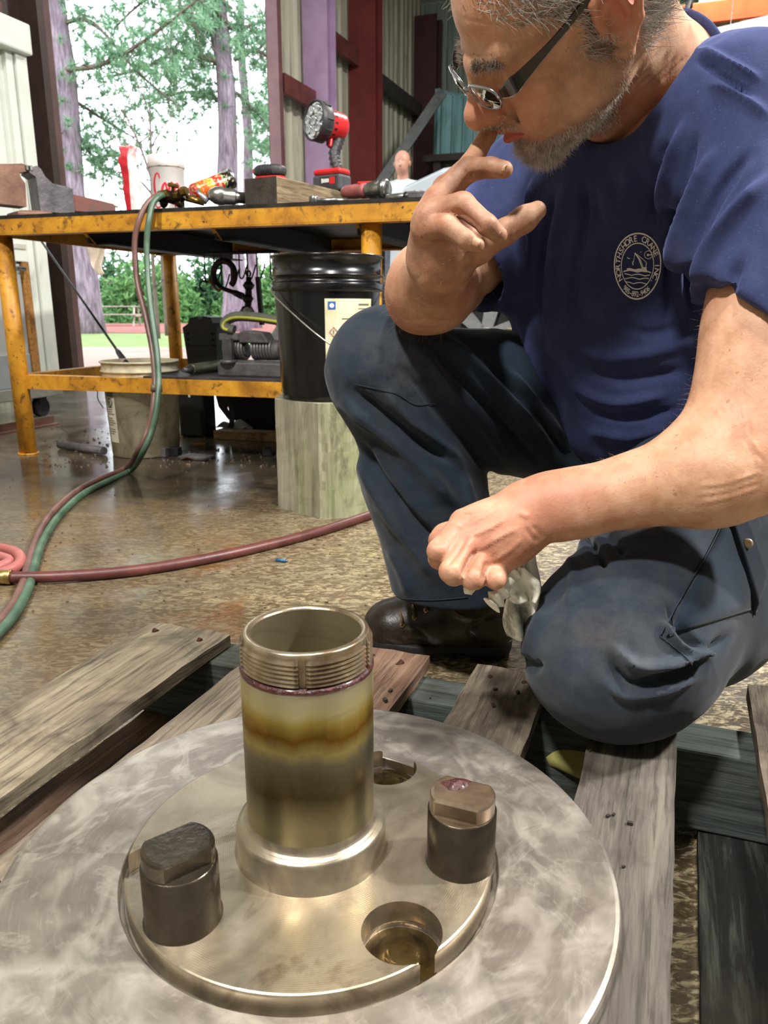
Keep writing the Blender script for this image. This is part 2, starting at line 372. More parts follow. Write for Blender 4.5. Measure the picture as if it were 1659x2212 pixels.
def np_mesh(name, V, Fq, m, parent=None, origin=(0,0,0), smooth=False):
    me = bpy.data.meshes.new(name); V = np.asarray(V, np.float32)-np.asarray(origin, np.float32); me.vertices.add(len(V)); me.vertices.foreach_set('co', V.ravel())
    Fq = np.asarray(Fq, np.int32); k = Fq.shape[1]; me.loops.add(Fq.size); me.loops.foreach_set('vertex_index', Fq.ravel()); me.polygons.add(len(Fq)); me.polygons.foreach_set('loop_start', np.arange(0, Fq.size, k, dtype=np.int32))
    me.polygons.foreach_set('loop_total', np.full(len(Fq), k, np.int32))
    me.update(calc_edges=True); me.validate()
    if smooth: me.polygons.foreach_set('use_smooth', [True]*len(me.polygons))
    if m is not None: me.materials.append(m)
    o = bpy.data.objects.new(name, me); COL.objects.link(o)
    if parent is not None: o.parent = parent
    return o
def pine(u_px, dist, r, hgt, label, branches, tuft=1.0, lean=0.0, rust=0):
    """branches: list of pixel polylines (u,v) drawn at the tree's distance, each one a limb with needle clumps"""
    dirx = (u_px-CX)/1716.0; base = Vector((dirx*dist, dist, -.05))
    root = thing('pine_tree', label, 'tree', base)
    pts = [base+Vector((lean*z+.05*math.sin(z*1.3), 0, z)) for z in np.linspace(-.1, hgt, 22).tolist()]
    rs = [r*(1.35 if i == 0 else 1.12 if i == 1 else 1)*(1-.035*i) for i, z in enumerate(pts)]
    m = MB(); m.tube(pts, rs, 14); 
    m.v = [(x+.04*r*math.sin(z*5+x*9), y, z) for x, y, z in m.v]
    m.build('trunk', M_bark, root, base)
    cents = []; bm_ = MB()
    zc = dist*math.cos(PITCH)
    for poly, th, dz, dens in branches:
        P3 = []
        for i, (u, v) in enumerate(poly):
            q = at(u, v, 1.0)-_C; q = _C+q*(dist/q.y); q.y += dz*i/(len(poly)-1); q.x += (dz*i/(len(poly)-1))*dirx; P3.append(q)
        S = spline(P3, 6); bm_.tube(S, [th*(1-.7*i/(len(S)-1)) for i in range(len(S))], 6)
        for i, p in enumerate(S):
            fr = i/(len(S)-1)
            if fr < .22: continue
            for k in range(int(dens*3)):
                off = Vector(rng.normal(size=3).tolist())*((.16+.42*fr)*tuft); off.z -= .08
                cents.append(p+off)
                if k % 3 == 0: bm_.tube([p, p+off*.6+Vector((0,0,.05)), p+off], [.012, .009, .005], 3)
    bm_.build('limbs', M_branch, root, base)
    if cents:
        cents = np.array([tuple(c) for c in cents]); V, Fc = blades(cents, .21*tuft, .011, 26)
        tag(np_mesh('needles', V, Fc, M_needle, root, base), kind='stuff')
    if rust:
        V, Fc = blades(np.array([tuple(pts[16]+Vector(rng.normal(size=3).tolist())*.35) for _ in range(rust)]), .25, .012, 20); tag(np_mesh('dead_needles', V, Fc, M_rust, root, base), kind='stuff')
    return root
pine(186, 21, .36, 15, 'tall pine trunk at far left of the bay opening', [
    ([(120, 150), (210, 160), (300, 130), (400, 70)], .07, -2, 3), ([(130, 20), (90, -30), (70, 30)], .05, 0, 3),
    ([(150, 260), (200, 330), (250, 330), (300, 400)], .05, 1, 3.4), ([(150, 210), (230, 240), (300, 260)], .05, 2, 3), ([(140, 200), (110, 190), (85, 260)], .03, 0, 2.4),
    ([(135, 50), (200, 60), (290, 170), (360, 240)], .06, -1, 2), ([(160, 300), (100, 330), (90, 420)], .04, 0, 2.2)], .9)
pine(508, 23, .36, 15, 'thick pine trunk standing behind the flashlight side of the bench', [
    ([(490, 140), (440, 130), (380, 130), (330, 160), (250, 190)], .09, -1, 2.6), ([(492, 230), (450, 200), (390, 185), (300, 205)], .07, 1, 3.0),
    ([(500, 60), (450, 30), (380, 20), (260, 10)], .08, -2, 4), ([(500, 90), (540, 40), (580, 20)], .06, 1, 3), ([(505, 130), (550, 110), (590, 130)], .06, 0, 2.4),
    ([(510, 200), (560, 250), (590, 300)], .05, 0, 2.8), ([(495, 170), (470, 120), (450, 40), (430, -20)], .07, 1, 2), ([(500, 20), (420, -20), (330, 40), (270, 120)], .06, -2, 2.6), ([(480, 10), (420, 30), (370, 90), (320, 130)], .05, 1, 3)], 1.0, rust=26)
pine(548, 27, .22, 14, 'thin grey pine trunk beside the maroon door jamb', [([(545, 250), (575, 230), (600, 190)], .05, 0, 3.4), ([(545, 120), (575, 90), (600, 60)], .05, 0, 3), ([(545, 300), (575, 320), (600, 330)], .04, 0, 3)], .9)
def bush(name, label, base, rx, rz, h, n_c, m, L=.22, wid=.035, sub=9):
    root = thing(name, label, 'bush' if 'bush' in name else 'tree', base)
    mm = MB()
    for k in range(5):
        e = base+Vector((rng.normal()*rx*.5, rng.normal()*.4, h*rng.uniform(.5, .8))); mm.tube([base+Vector((rng.normal()*.1, 0, -.1)), (base+e)/2+Vector((0,0,.1)), e], [.06, .045, .02], 6)
    mm.build('stems', M_branch, root, base)
    c = rng.normal(size=(n_c, 3)); c /= np.linalg.norm(c, axis=1)[:, None]; c *= rng.uniform(.45, 1, (n_c, 1))**.5; c[:, 2] = np.abs(c[:, 2])*rng.uniform(-.1, 1, n_c)
    c = c*np.array([rx, rz, h])+np.array(base)
    V, Fc = blades(c, L, wid, sub); tag(np_mesh('foliage', V, Fc, m, root, base), kind='stuff'); return root
_bs = [(-17.5, 40, 3.2, 3.6, 0), (-14.2, 41, 3.0, 4.2, 1), (-11.5, 39, 2.8, 3.3, 0), (-8.8, 41, 2.7, 3.9, 1), (-6.2, 40, 2.6, 3.4, 0), (-3.6, 41, 2.8, 4.0, 1), (-.8, 42, 2.8, 3.6, 0)]
_bl = ['leafy bush line plant at the far left beyond the cabinet', 'tall bush behind the left pine trunk', 'dense green bush behind the picnic table', 'broad green bush between picnic table and bench leg', 'round bush seen under the bench beside the yellow leg', 'tall bush behind the hanging shackle', 'bush behind the black pail side of the yard']
for (x, y, rx, h, k), lb in zip(_bs, _bl): bush('bush', lb, Vector((x, y, -.05)), rx, 1.6, h, 1500, (M_leaf, M_leafd)[k], .34, .06, 8)
# thin bare saplings seen against the sky
def sapling(poly, dist, label):
    P3 = []
    for u, v in poly:
        q = at(u, v, 1.0)-_C; P3.append(_C+q*(dist/q.y))
    base = Vector((P3[0].x, P3[0].y, -.05)); root = thing('bare_sapling', label, 'tree', base)
    S = spline([base]+P3, 6); m = MB(); m.tube(S, [.05*(1-.8*i/len(S))+.004 for i in range(len(S))], 6); m.build('stem', M_branch, root, base)
    m = MB()
    for i in range(4, len(S)-1, 2):
        p = S[i]; d = Vector((rng.choice([-1, 1])*rng.uniform(.3, .8), rng.normal()*.3, rng.uniform(.4, .9))); m.tube([p, p+d*.5+Vector((0,0,.05)), p+d], [.018, .012, .004], 4)
    m.build('twigs', M_branch, root, base)
sapling([(330, 560), (328, 420), (326, 320), (324, 230)], 17, 'slim bare sapling behind the paper cup')
sapling([(345, 500), (330, 400), (300, 310), (265, 235)], 19, 'leaning bare sapling behind the red wrapper')
# ---- picnic table
def picnic():
    base = Vector((-10.4, 31.0, -.03)); t = thing('picnic_table', 'weathered wooden picnic table on the red mulch', 'table', base, .12)
    mw = mat('weathered_picnic_wood', '#8d8478', '#a89c8e', .85, 0, 5, .2)
    for i in range(5): MB().box((0, -.3+i*.15, .74), (1.95, .135, .04)).build('plank', mw, t)
    for s in (-1, 1):
        for k in range(2): MB().box((0, s*(.62+k*.15), .44), (1.95, .135, .04)).build('bench_plank', mw, t)
    for x in (-.7, .7):
        for s in (-1, 1): MB().add([(x-.03, s*.25, .72), (x+.03, s*.25, .72), (x+.03, s*.34, .72), (x-.03, s*.34, .72), (x-.03, s*.66, 0), (x+.03, s*.66, 0), (x+.03, s*.76, 0), (x-.03, s*.76, 0)], [(0,1,2,3), (7,6,5,4), (0,4,5,1), (1,5,6,2), (2,6,7,3), (3,7,4,0)]).build('leg', mw, t)
        MB().box((x+.05, 0, .40), (.04, 1.5, .09)).build('cross_beam', mw, t)
picnic()
# ================================================================== PALLET
PAL = Matrix((PD, WD, ZZ)).transposed(); PALR = math.atan2(PD.y, PD.x)
def wood(name, a, b, c, sc=1.0, green=None, gx=True, bump=.5):
    """aged timber with grain along local y (gx False) or x"""
    n = NT(name); s1 = (1.6*sc, 26*sc, 26*sc) if gx else (26*sc, 1.6*sc, 26*sc)
    oi = n.t.nodes.new('ShaderNodeObjectInfo'); add = n.t.nodes.new('ShaderNodeVectorMath'); add.operation = 'ADD'; n.L(n.co, add.inputs[0])
    cm = n.t.nodes.new('ShaderNodeCombineXYZ'); n.L(n.math('MULTIPLY', oi.outputs['Random'], 7.0), cm.inputs[0]); n.L(n.math('MULTIPLY', oi.outputs['Random'], 3.0), cm.inputs[1]); n.L(cm.outputs[0], add.inputs[1])
    co = add.outputs[0]
    v = n.mapping(s1, vec=co); g = n.noise(2.2, 6, .7, v, dist=.6); g2 = n.noise(7, 3, .6, v, dist=.3)
    blot = n.noise(6, 5, .65, co, dist=.7)
    col = n.ramp(g, [(.30, srgb(a)), (.5, srgb(b)), (.70, srgb(c))])
    col = n.mix(n.ramp(g2, [(.35, .55), (.5, 0)]), col, srgb('#1d1813'))
    col = n.mix(n.ramp(blot, [(.5, 0), (.68, .75)]), col, srgb('#2d261f'))
    if green: col = n.mix(n.ramp(n.noise(3.2, 4, .6, co), [(.45, 0), (.62, .8)]), col, srgb(green))
    n.set('Base Color', col); n.set('Roughness', .8); n.set('Specular IOR Level', .25)
    n.bump(g, bump, .004); n.bump(g2, bump*.6, .002); return n.m
M_plank = wood('grey_pallet_plank', '#4f463c', '#6f6456', '#8d8170', 1, gx=False)
M_plank2 = wood('grimy_pallet_plank', '#37332e', '#565049', '#6c655b', 1, gx=False)
M_plankb = wood('brown_pallet_plank', '#4d3a2e', '#6b5241', '#857060', 1, gx=False)
M_plankt = wood('tan_pallet_plank', '#5f5546', '#7b705d', '#968b76', 1, gx=False)
M_string = wood('dark_green_stringer', '#2c322f', '#464d49', '#5d645f', 1, gx=True)
M_shade = wood('shade_black_board', '#0e0e0d', '#1a1a18', '#4d4f48', 1, gx=False)  # near-black colour stands in for the deep shade under the pallet
pal = thing('wooden_pallet', 'weathered grey wooden pallet under the machined flange', 'pallet', (0, 0, 0), PALR)
def rough_board(name, s0, s1, t0, t1, z0, z1, m, seed, nick=.0022):
    r = random.Random(seed); mb = MB(); N = 40
    L_ = [(s0+r.uniform(-nick, nick)*.35, s1+r.uniform(-nick, nick)*.35, r.uniform(-.0012, .0012)) for _ in range(N+1)]
    ends = [(r.uniform(-.004, .004)) for _ in range(5)]
    vs = []
    for i in range(N+1):
        t = t0+(t1-t0)*i/N; a, b, dz = L_[i]
        for k in range(5):
            f = k/4; tt = t+(ends[k] if i == N else 0); rd = .0025 if k in (0, 4) else 0
            vs.append((a+(b-a)*f, tt, z1+dz-rd))
        for k in range(5):
            f = k/4; tt = t+(ends[k] if i == N else 0); vs.append((a+(b-a)*f, tt, z0))
    fs = []
    for i in range(N):
        a, b = 10*i, 10*i+10
        for k in range(4): fs += [(a+k, a+k+1, b+k+1, b+k), (a+5+k, b+5+k, b+6+k, a+6+k)]
        fs += [(a, b, b+5, a+5), (a+4, a+9, b+9, b+4)]
    for k in range(4): fs += [(k, k+5, k+6, k+1), (10*N+k, 10*N+k+1, 10*N+k+6, 10*N+k+5)]
    mb.add(vs, fs); o = mb.build(name, m, pal); return o
BZ0, BZ1 = .116, .135
for i, (s0, s1, te, m_) in enumerate([(-.668, -.542, .832, M_plankt), (-.480, -.372, .845, M_plank), (-.362, -.266, .862, M_plankb), (-.203, -.113, .860, M_plank), (-.054, .031, .850, M_plank2), (.108, .20, .925, M_plank), (.23, .32, .86, M_plank2)]):
    b = rough_board('deck_board', s0, s1, -.25, te, BZ0, BZ1, m_, 40+i)
    r = random.Random(i)
    for tt in (te-.03, .36, -.18):
        for ss in (s0+.025, s1-.025):
            nl = MB().cyl((ss+r.uniform(-.006, .006), tt+r.uniform(-.01, .01), BZ1-.004), (ss, tt, BZ1+.001), .0035, .0035, 8); nl.build('nail', mat('rusty_nail', '#2a1a12', '#4a2c1c', .7, .6, 60), b)
for i, t in enumerate((.815, .33, -.2)):
    mb = MB(); mb.box((-.178, t, .067), (1.0, .062, .094), None, .003); mb.build('stringer', M_string, pal)
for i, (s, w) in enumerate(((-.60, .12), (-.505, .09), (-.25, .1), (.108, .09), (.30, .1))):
    rough_board('bottom_board', s-w/2, s+w/2, -.25, .845, .001, .019, M_plankb if i < 2 else M_shade, 80+i)  # darkest lower boards added where shaded floor would show between the deck boards
# ================================================================== FLANGE WITH HOLLOW SHAFT
DC = Vector((-.056, .513, 0)); DZ = BZ1
def disc_metal(name, swirl=True):
    n = NT(name); sx = n.sep()
    big = n.noise(7, 5, .6, dist=2.0); sm = n.noise(16, 6, .6, dist=3.0)
    if swirl:
        at2 = n.math('ARCTAN2', sx[1], sx[0]); rad = n.math('SQRT', n.math('ADD', n.math('MULTIPLY', sx[0], sx[0]), n.math('MULTIPLY', sx[1], sx[1])))
        cmb = n.t.nodes.new('ShaderNodeCombineXYZ'); n.L(n.math('MULTIPLY', at2, .9), cmb.inputs[0]); n.L(n.math('MULTIPLY', rad, 9.0), cmb.inputs[1]); pol = cmb.outputs[0]
        smear = n.noise(2.6, 3, .5, pol, dist=1.8); fine = n.noise(2.5, 3, .6, n.mapping((3, 22, 1), vec=pol), dist=.6)
        scal = n.wave(55, 5, 2, n.mapping((1, 1, 1), (0, 0, .7)), 'BANDS', 'X', 1.5)
        col = n.ramp(big, [(.3, srgb('#8b8278')), (.52, srgb('#a0978c')), (.72, srgb('#b2a99d'))])
        col = n.mix(n.ramp(smear, [(.46, 0), (.66, .8)]), col, srgb('#d2cabd'))
        col = n.mix(n.ramp(fine, [(.55, 0), (.75, .25)]), col, srgb('#d8d0c4'))
        col = n.mix(n.math('MULTIPLY', n.ramp(n.noise(9, 4, .6, dist=3.5), [(.55, 0), (.60, .9), (.66, 0)]), n.math('ADD', n.math('MULTIPLY', scal, .12), .22)), col, srgb('#e3dccf'))
        col = n.mix(n.ramp(sm, [(.62, 0), (.74, .5)]), col, srgb('#665b50'))
        n.set('Roughness', n.math('ADD', n.ramp(sm, [(.3, .34), (.7, .46)]), n.math('MULTIPLY', smear, .08)))
        n.bump(fine, .05, .0008); n.bump(scal, .012, .0006)
    else:
        col = n.ramp(big, [(.3, srgb('#8f8472')), (.52, srgb('#b0a48f')), (.72, srgb('#c8bda9'))])
        arcs = n.wave(200, 2, 2, None, 'RINGS', 'Z', 1.0)
        col = n.mix(n.ramp(n.noise(9, 5, .65, dist=1.5), [(.56, 0), (.72, .75)]), col, srgb('#5a4328'))
        n.set('Roughness', n.ramp(sm, [(.3, .28), (.7, .42)])); n.bump(arcs, .06, .0006)
    n.set('Base Color', col); n.set('Metallic', .85); n.bump(n.noise(300, 2, .5), .03, .0005); return n.m
M_disc = disc_metal('ground_steel_swirls'); M_hub = disc_metal('oily_hub_steel', False)
def tube_metal():
    n = NT('oil_stained_shaft'); s = n.sep(); z = s[2]
    nz = n.noise(10, 5, .6, n.mapping((1, 1, .35)), dist=1.0); zz = n.math('ADD', z, n.math('MULTIPLY', n.math('SUBTRACT', nz, .5), .032))
    c = n.ramp(n.math('MULTIPLY', zz, 5.0), [(.0, srgb('#a39c80')), (.34, srgb('#8c8262')), (.47, srgb('#4f4227')), (.56, srgb('#5e5640')), (.60, srgb('#6b6450')), (.645, srgb('#9a8c55')), (.70, srgb('#6e4d12')), (.76, srgb('#a48d45')), (.80, srgb('#b4a878')), (.9, srgb('#a89e82'))])
    c = n.mix(n.ramp(n.noise(5, 5, .65, n.mapping((1, 1, 3)), dist=1), [(.5, 0), (.7, .6)]), c, srgb('#4b3714'))
    n.set('Base Color', c); n.set('Metallic', .8); n.set('Roughness', n.ramp(nz, [(.3, .26), (.7, .42)])); n.bump(n.noise(8, 3, .5, n.mapping((30, 30, 1))), .06, .001); return n.m
M_tube = tube_metal()
M_thread = mat('oily_thread_steel', '#b9ab92', '#8a765c', .26, .85, 40, .1, 120)
M_pin = mat('dark_oily_pin', '#3a332b', '#585044', .30, .85, 18, .15, 90, rvar=.08)
M_grease = mat('red_grease', '#2e0e0d', '#4a1615', .25, 0, 200, .8, 160, coat=.4)
fl = thing('steel_flange', 'large machined steel flange disc with upright hollow threaded shaft', 'flange', DC+ZZ*DZ)
T = .015; RH = .019   # plate thickness and hub step
def poly_with_holes(outer_r, holes, z, N=180, clip=None):
    """flat annulus-type plate face with round holes -> bmesh faces by triangulation"""
    bm = bmesh.new(); loops = []
    def ring(c, r, n): 
        vs = [bm.verts.new((c[0]+r*math.cos(2*math.pi*i/n), c[1]+r*math.sin(2*math.pi*i/n), z)) for i in range(n)]
        return [bm.edges.new((vs[i], vs[(i+1) % n])) for i in range(n)]
    es = ring((0, 0), outer_r, N)
    for c, r in holes: es += ring(c, r, 48)
    bmesh.ops.triangle_fill(bm, use_beauty=True, use_dissolve=False, edges=es, normal=(0, 0, 1))
    bm.verts.ensure_lookup_table(); bm.faces.ensure_lookup_table(); bm.verts.index_update()
    vs = [v.co.copy() for v in bm.verts]; fs = [tuple(v.index for v in f.verts) for f in bm.faces]; bm.free(); return vs, fs
PR = .112                                               # bolt circle
def pang(u, v): p = onz(u, v, DZ+T+RH*.6)-DC; return Vector((p.x, p.y, 0))
h_near = pang(868, 2010); h_far = pang(835, 1655); p_left = pang(396, 1975); p_right = pang(995, 1852)
hr = .0272
H3 = [((h_near.x, h_near.y), hr), ((h_far.x, h_far.y), hr), ((-h_near.x*.99, -h_near.y*.99+.0), .02)]
def bool_cut(o, cyls):
    """drill round holes; the drills are removed again"""
    tmp = []
    for (x, y), r, z0, z1 in cyls:
        c = MB().cyl((x, y, z0), (x, y, z1), r, r, 56).build('drill', None, o.parent); md = o.modifiers.new('d', 'BOOLEAN'); md.object = c; md.operation = 'DIFFERENCE'; md.solver = 'EXACT'; tmp.append(c)
    bpy.context.view_layer.update(); dg = bpy.context.evaluated_depsgraph_get(); me = bpy.data.meshes.new_from_object(o.evaluated_get(dg)); o.modifiers.clear(); o.data = me
    for c in tmp: bpy.data.objects.remove(c)
R0, R1 = .2315, .139; RT = R1; zt = T+RH*.55
crescent = pang(318, 1862)
drills = [((h_near.x, h_near.y), hr, .004, .06), ((h_far.x, h_far.y), hr, .004, .06), ((crescent.x, crescent.y), .019, .006, .06)]
m = MB(); m.lathe([(0, T-.006), (RT-.0005, T-.006), (RT-.0005, T-.0095), (RT+.0042, T-.0095), (RT+.0046, T-.0008), (RT+.0054, T), (R0-.004, T), (R0-.0012, T-.0012), (R0, T-.004), (R0, .002), (R0-.002, 0), (0, 0)], n=200)
dpl = m.build('disc_plate', M_disc, fl); bool_cut(dpl, drills)
m = MB(); m.lathe([(0, zt), (RT-.0016, zt), (RT-.0005, zt-.0006), (RT, zt-.002), (RT, T-.0055), (0, T-.0055)], n=180)
hpl = m.build('hub_plate', M_hub, fl); bool_cut(hpl, drills)
for o_ in (dpl, hpl):
    o_.data.polygons.foreach_set('use_smooth', [False]*len(o_.data.polygons))
holes = [((h_near.x, h_near.y), hr), ((h_far.x, h_far.y), hr)]
for c, r in holes:                                      # oily bottoms with a stepped seat
    m = MB(); m.lathe([(r*.99, .0042), (r*.66, .0045), (r*.64, .0085), (r*.3, .0095), (0, .0095)], (c[0], c[1], 0), n=40); m.build('hole_bottom', mat('oily_hole_bottom', '#6d5c38', '#3f2f18', .12, .7, 30), fl)
# collar + shaft
ro, ri, ht = .0482, .0398, .179
m = MB(); cz = zt
m.lathe([(.0592, cz-.002), (.0592, cz+.0005), (.0572, cz+.003), (.0572, cz+.020), (.0555, cz+.0235), (ro+.004, cz+.0245), (ro+.0008, cz+.027), (ro, cz+.032)], n=96); m.build('collar', M_hub, fl)
th0 = cz+ht-.026
m = MB(); m.lathe([(ro, cz+.02), (ro, th0-.002), (ro-.0018, th0)], n=96)
m.lathe([(ri, cz+ht-.002), (ri, .0)], n=96); m.build('hollow_shaft', M_tube, fl)
m = MB(); prof = [(ro-.0018, th0)]; nt_ = 6
for i in range(nt_):
    z0 = th0+.002+i*.0032; prof += [(ro-.0024, z0), (ro-.0004, z0+.0010), (ro-.0004, z0+.0016), (ro-.0024, z0+.0026)]
prof += [(ro-.0022, cz+ht-.004), (ro-.0030, cz+ht-.0012), (ro-.0040, cz+ht), (ri+.0012, cz+ht), (ri, cz+ht-.002)]
# locking slots cut through the thread at five places: skip the sectors
slots = [math.radians(a) for a in (-88, -158, -20, 40, 110, 175)]; hw = .055
angs = []; segs = sorted((a % (2*math.pi)) for a in slots)
for i, a in enumerate(segs):
    b = segs[(i+1) % len(segs)]+(2*math.pi if i == len(segs)-1 else 0)
    m.lathe(prof, n=max(6, int((b-a-2*hw)/.07)), a0=a+hw, a1=b-hw)
    deep = [(min(r, ro-.0030), z) for r, z in prof]
    m.lathe(deep, n=2, a0=a-hw, a1=a+hw)
    for e in (a-hw, a+hw):
        d = Vector((math.cos(e), math.sin(e), 0)); k = len(prof)
        vs = [d*r+ZZ*z for r, z in prof]+[d*r+ZZ*z for r, z in deep]; m.add(vs, [(q, q+1, k+q+1, k+q) for q in range(k-1)])
m.build('threaded_collar', M_thread, fl)
m = MB(); m.lathe([(ro, th0-.003), (ro+.0005, th0-.0015), (ro+.0002, th0+.0006), (ro-.002, th0+.0015)], n=96); m.build('grease_line', M_grease, fl)
# the two flat-sided drive pins
def pin(c, ang, name='drive_pin', grease=False):
    pt = []; r = .0255; hh = .0445; head = .0130; N = 72; fw = .0172
    m = MB(); m.lathe([(r+.0012, zt-.001), (r+.0012, zt+.0012), (r, zt+.003), (r, zt+hh-.001), (r-.0012, zt+hh)], (c.x, c.y, 0), n=72)
    o = m.build(name, M_pin, fl)
    dv = Vector((math.cos(ang), math.sin(ang), 0)); nv = Vector((-dv.y, dv.x, 0)); m = MB()
    def ring(rr, ff, z):
        out = []
        for i in range(N):
            a = 2*math.pi*i/N; x, y = rr*math.cos(a), max(-ff, min(ff, rr*math.sin(a))); out.append(Vector((c.x, c.y, z))+dv*x+nv*y)
        return out
    rings = [ring(r-.0012, r, zt+hh), ring(r-.0012, fw+.0006, zt+hh+.0001), ring(r-.0014, fw, zt+hh+.001), ring(r-.0014, fw, zt+hh+head-.002), ring(r-.0024, fw-.0012, zt+hh+head-.0005), ring(r-.0045, fw-.003, zt+hh+head)]
    vs = [v for q in rings for v in q]
    fs = [(k*N+i, k*N+(i+1) % N, (k+1)*N+(i+1) % N, (k+1)*N+i) for k in range(5) for i in range(N)]; fs.append(tuple((5*N+i) for i in range(N)))
    m.add(vs, fs); m.build('flat_head', M_pin if not grease else mat('tan_oily_pin_top', '#8c7c68', '#5f4f3e', .25, .7, 30), o)
    if grease:
        m = MB(); m.grid(lambda a, b: Vector((c.x-.004, c.y+.009, zt+hh+head-.0003))+Vector((math.cos(a*2*math.pi)*.011*b*(1+.2*math.sin(a*19)), math.sin(a*2*math.pi)*.008*b*(1+.2*math.sin(a*13)), .0035*(1-b*b)+.0006*math.sin(a*31)*b*(1-b))), 36, 8, True, True); m.build('grease_blob', M_grease, o)
    return o
pin(p_left, math.radians(38)); pin(p_right, math.radians(-22), grease=True)
# smear scratches: weld-bead-like scuffed arcs on the plate are relief in the material
# ================================================================== FLOOR OBJECTS: black pail on timber block
PB = Vector((-.158, 2.225, 0))
def octwood():
    n = NT('green_grey_timber'); v = n.mapping((1, 1, .10)); g = n.noise(30, 6, .7, v, dist=.5); c = n.ramp(g, [(.3, srgb('#615c49')), (.5, srgb('#8f8a75')), (.7, srgb('#b0ab95'))])
    c = n.mix(n.ramp(n.noise(5, 4, .6, n.mapping((1, 1, .5))), [(.45, 0), (.62, .55)]), c, srgb('#8b9662'))
    c = n.mix(n.ramp(n.noise(8, 5, .7, n.mapping((1, 1, .4))), [(.56, 0), (.68, .85)]), c, srgb('#3f3c30'))
    n.set('Base Color', c); n.set('Roughness', .85); n.bump(g, .8, .006); return n.m
M_block = octwood()
bt = thing('timber_block', 'upright greenish timber stump carrying the black pail', 'wood block', PB)
poly = [(-.152, -.02), (-.145, -.06), (-.02, -.158), (.03, -.160), (.135, -.105), (.15, -.06), (.15, .10), (.05, .15), (-.08, .15), (-.152, .09)]
m = MB(); rr = random.Random(5); NZ = 12; pts_ = []
for i, (x, y) in enumerate(poly):
    x2, y2 = poly[(i+1) % len(poly)]
    for k in range(6): pts_.append((x+(x2-x)*k/6, y+(y2-y)*k/6))
Np = len(pts_); vs = []
BH = .318
jit = [rr.uniform(-.0025, .0025) for _ in range(Np)]
for j in range(NZ+1):
    for i, (x, y) in enumerate(pts_):
        s = 1+jit[i]/.15+rr.uniform(-.0015, .0015)/.15; crack = -.012 if i in (7, 8) else 0
        vs.append((x*s*(1+crack/.15), y*s*(1+crack/.15), BH*j/NZ+(rr.uniform(-.001, .001) if 0 < j < NZ else 0)))
fs = [(j*Np+i, j*Np+(i+1) % Np, (j+1)*Np+(i+1) % Np, (j+1)*Np+i) for j in range(NZ) for i in range(Np)]+[tuple(range(Np-1, -1, -1)), tuple(NZ*Np+i for i in range(Np))]
m.add(vs, fs); m.build('stump', M_block, bt)
M_pail = mat('glossy_black_plastic', '#0b0b0d', '#121215', .22, 0, 6, .04, 40, rvar=.08); M_wire = mat('galvanised_wire', '#b9b7ae', '#8d8a80', .35, .9, 30)
pl = thing('black_pail', 'black plastic oil pail with stained paper label on timber stump', 'bucket', PB+ZZ*BH)
m = MB(); m.lathe([(0, .004), (.126, .004), (.130, 0), (.1325, .004), (.134, .02), (.1465, .290), (.1466, .292), (.1530, .2925), (.1545, .295), (.1545, .312), (.1525, .3145), (.1485, .3145), (.1485, .330), (.1555, .3315), (.1560, .334), (.1495, .3365), (.1500, .378), (.1560, .380), (.1575, .383), (.1560, .386), (.1495, .3862), (.1470, .380), (.146, .3), (.128, .008), (0, .008)], n=72)
m.build('pail_body', M_pail, pl)
M_paper = mat('oil_stained_paper', '#d9d6bd', '#c3bd8e', .7, 0, 14)
M_ink = mat('dark_print', '#5d5a50', None, .8); M_blue = mat('blue_print', '#2c5da8', None, .6); M_redp = mat('red_print', '#c0503e', None, .7); M_white = mat('white_print', '#e6e6e0', None, .7)
def on_pail(a, z, off=.0012):
    r = .134+(z-.02)/(.27)*(.0125)+off; return Vector((r*math.sin(a), -r*math.cos(a), z))
def patch(a0, a1, z0, z1, off, n=14): 
    return MB().grid(lambda u, v: on_pail(a0+(a1-a0)*u, z0+(z1-z0)*v, off), n, 4)
LA0, LA1 = .02, 1.00; la = lambda x: LA0+(LA1-LA0)*x; lz = lambda y: .272-.212*y
lab = patch(LA0, LA1, .06, .272, .0010).build('paper_label', M_paper, pl)
patch(la(.06), la(.20), lz(.13), lz(.035), .0016).build('logo_square', M_blue, lab)
mm = MB(); mm.grid(lambda u, v: on_pail(la(.13)+math.cos(u*6.283)*.042*v, lz(.083)+math.sin(u*6.283)*.0058*v, .0021), 24, 3, True, True); mm.build('logo_disc', M_white, lab)
rp = random.Random(3)
def textline(x0, x1, y, h, m_=None, big=1.0):
    mb = MB(); x = x0
    while x < x1:
        w = rp.uniform(.012, .03)*big
        mb2 = patch(la(x), la(min(x+w*.8, x1)), lz(y+h), lz(y), .0018, 2); mb.add(mb2.v, mb2.f); x += w
    mb.build('print_line', m_ or M_ink, lab)
for y in (.30, .325, .35, .44, .46, .48, .50, .62, .66, .70, .74, .78): textline(.34 if y < .4 else .10+.25*(y < .52), .92, y, .007)
textline(.32, .95, .235, .012, None, 1.6); textline(.52, .72, .262, .010, None, 1.5); textline(.66, .92, .06, .02, None, .7); textline(.66, .9, .115, .010)
mm = MB()
for k in range(4):
    a, b = k*math.pi/2, (k+1)*math.pi/2
    pA = (la(.16)+math.sin(a)*.075, lz(.40)+math.cos(a)*.0125); pB = (la(.16)+math.sin(b)*.075, lz(.40)+math.cos(b)*.0125)
    mm.tube([on_pail(*pA, .0018), on_pail((pA[0]+pB[0])/2, (pA[1]+pB[1])/2, .0018), on_pail(*pB, .0018)], .0008, 4)
mm.build('hazard_diamond', M_redp, lab)
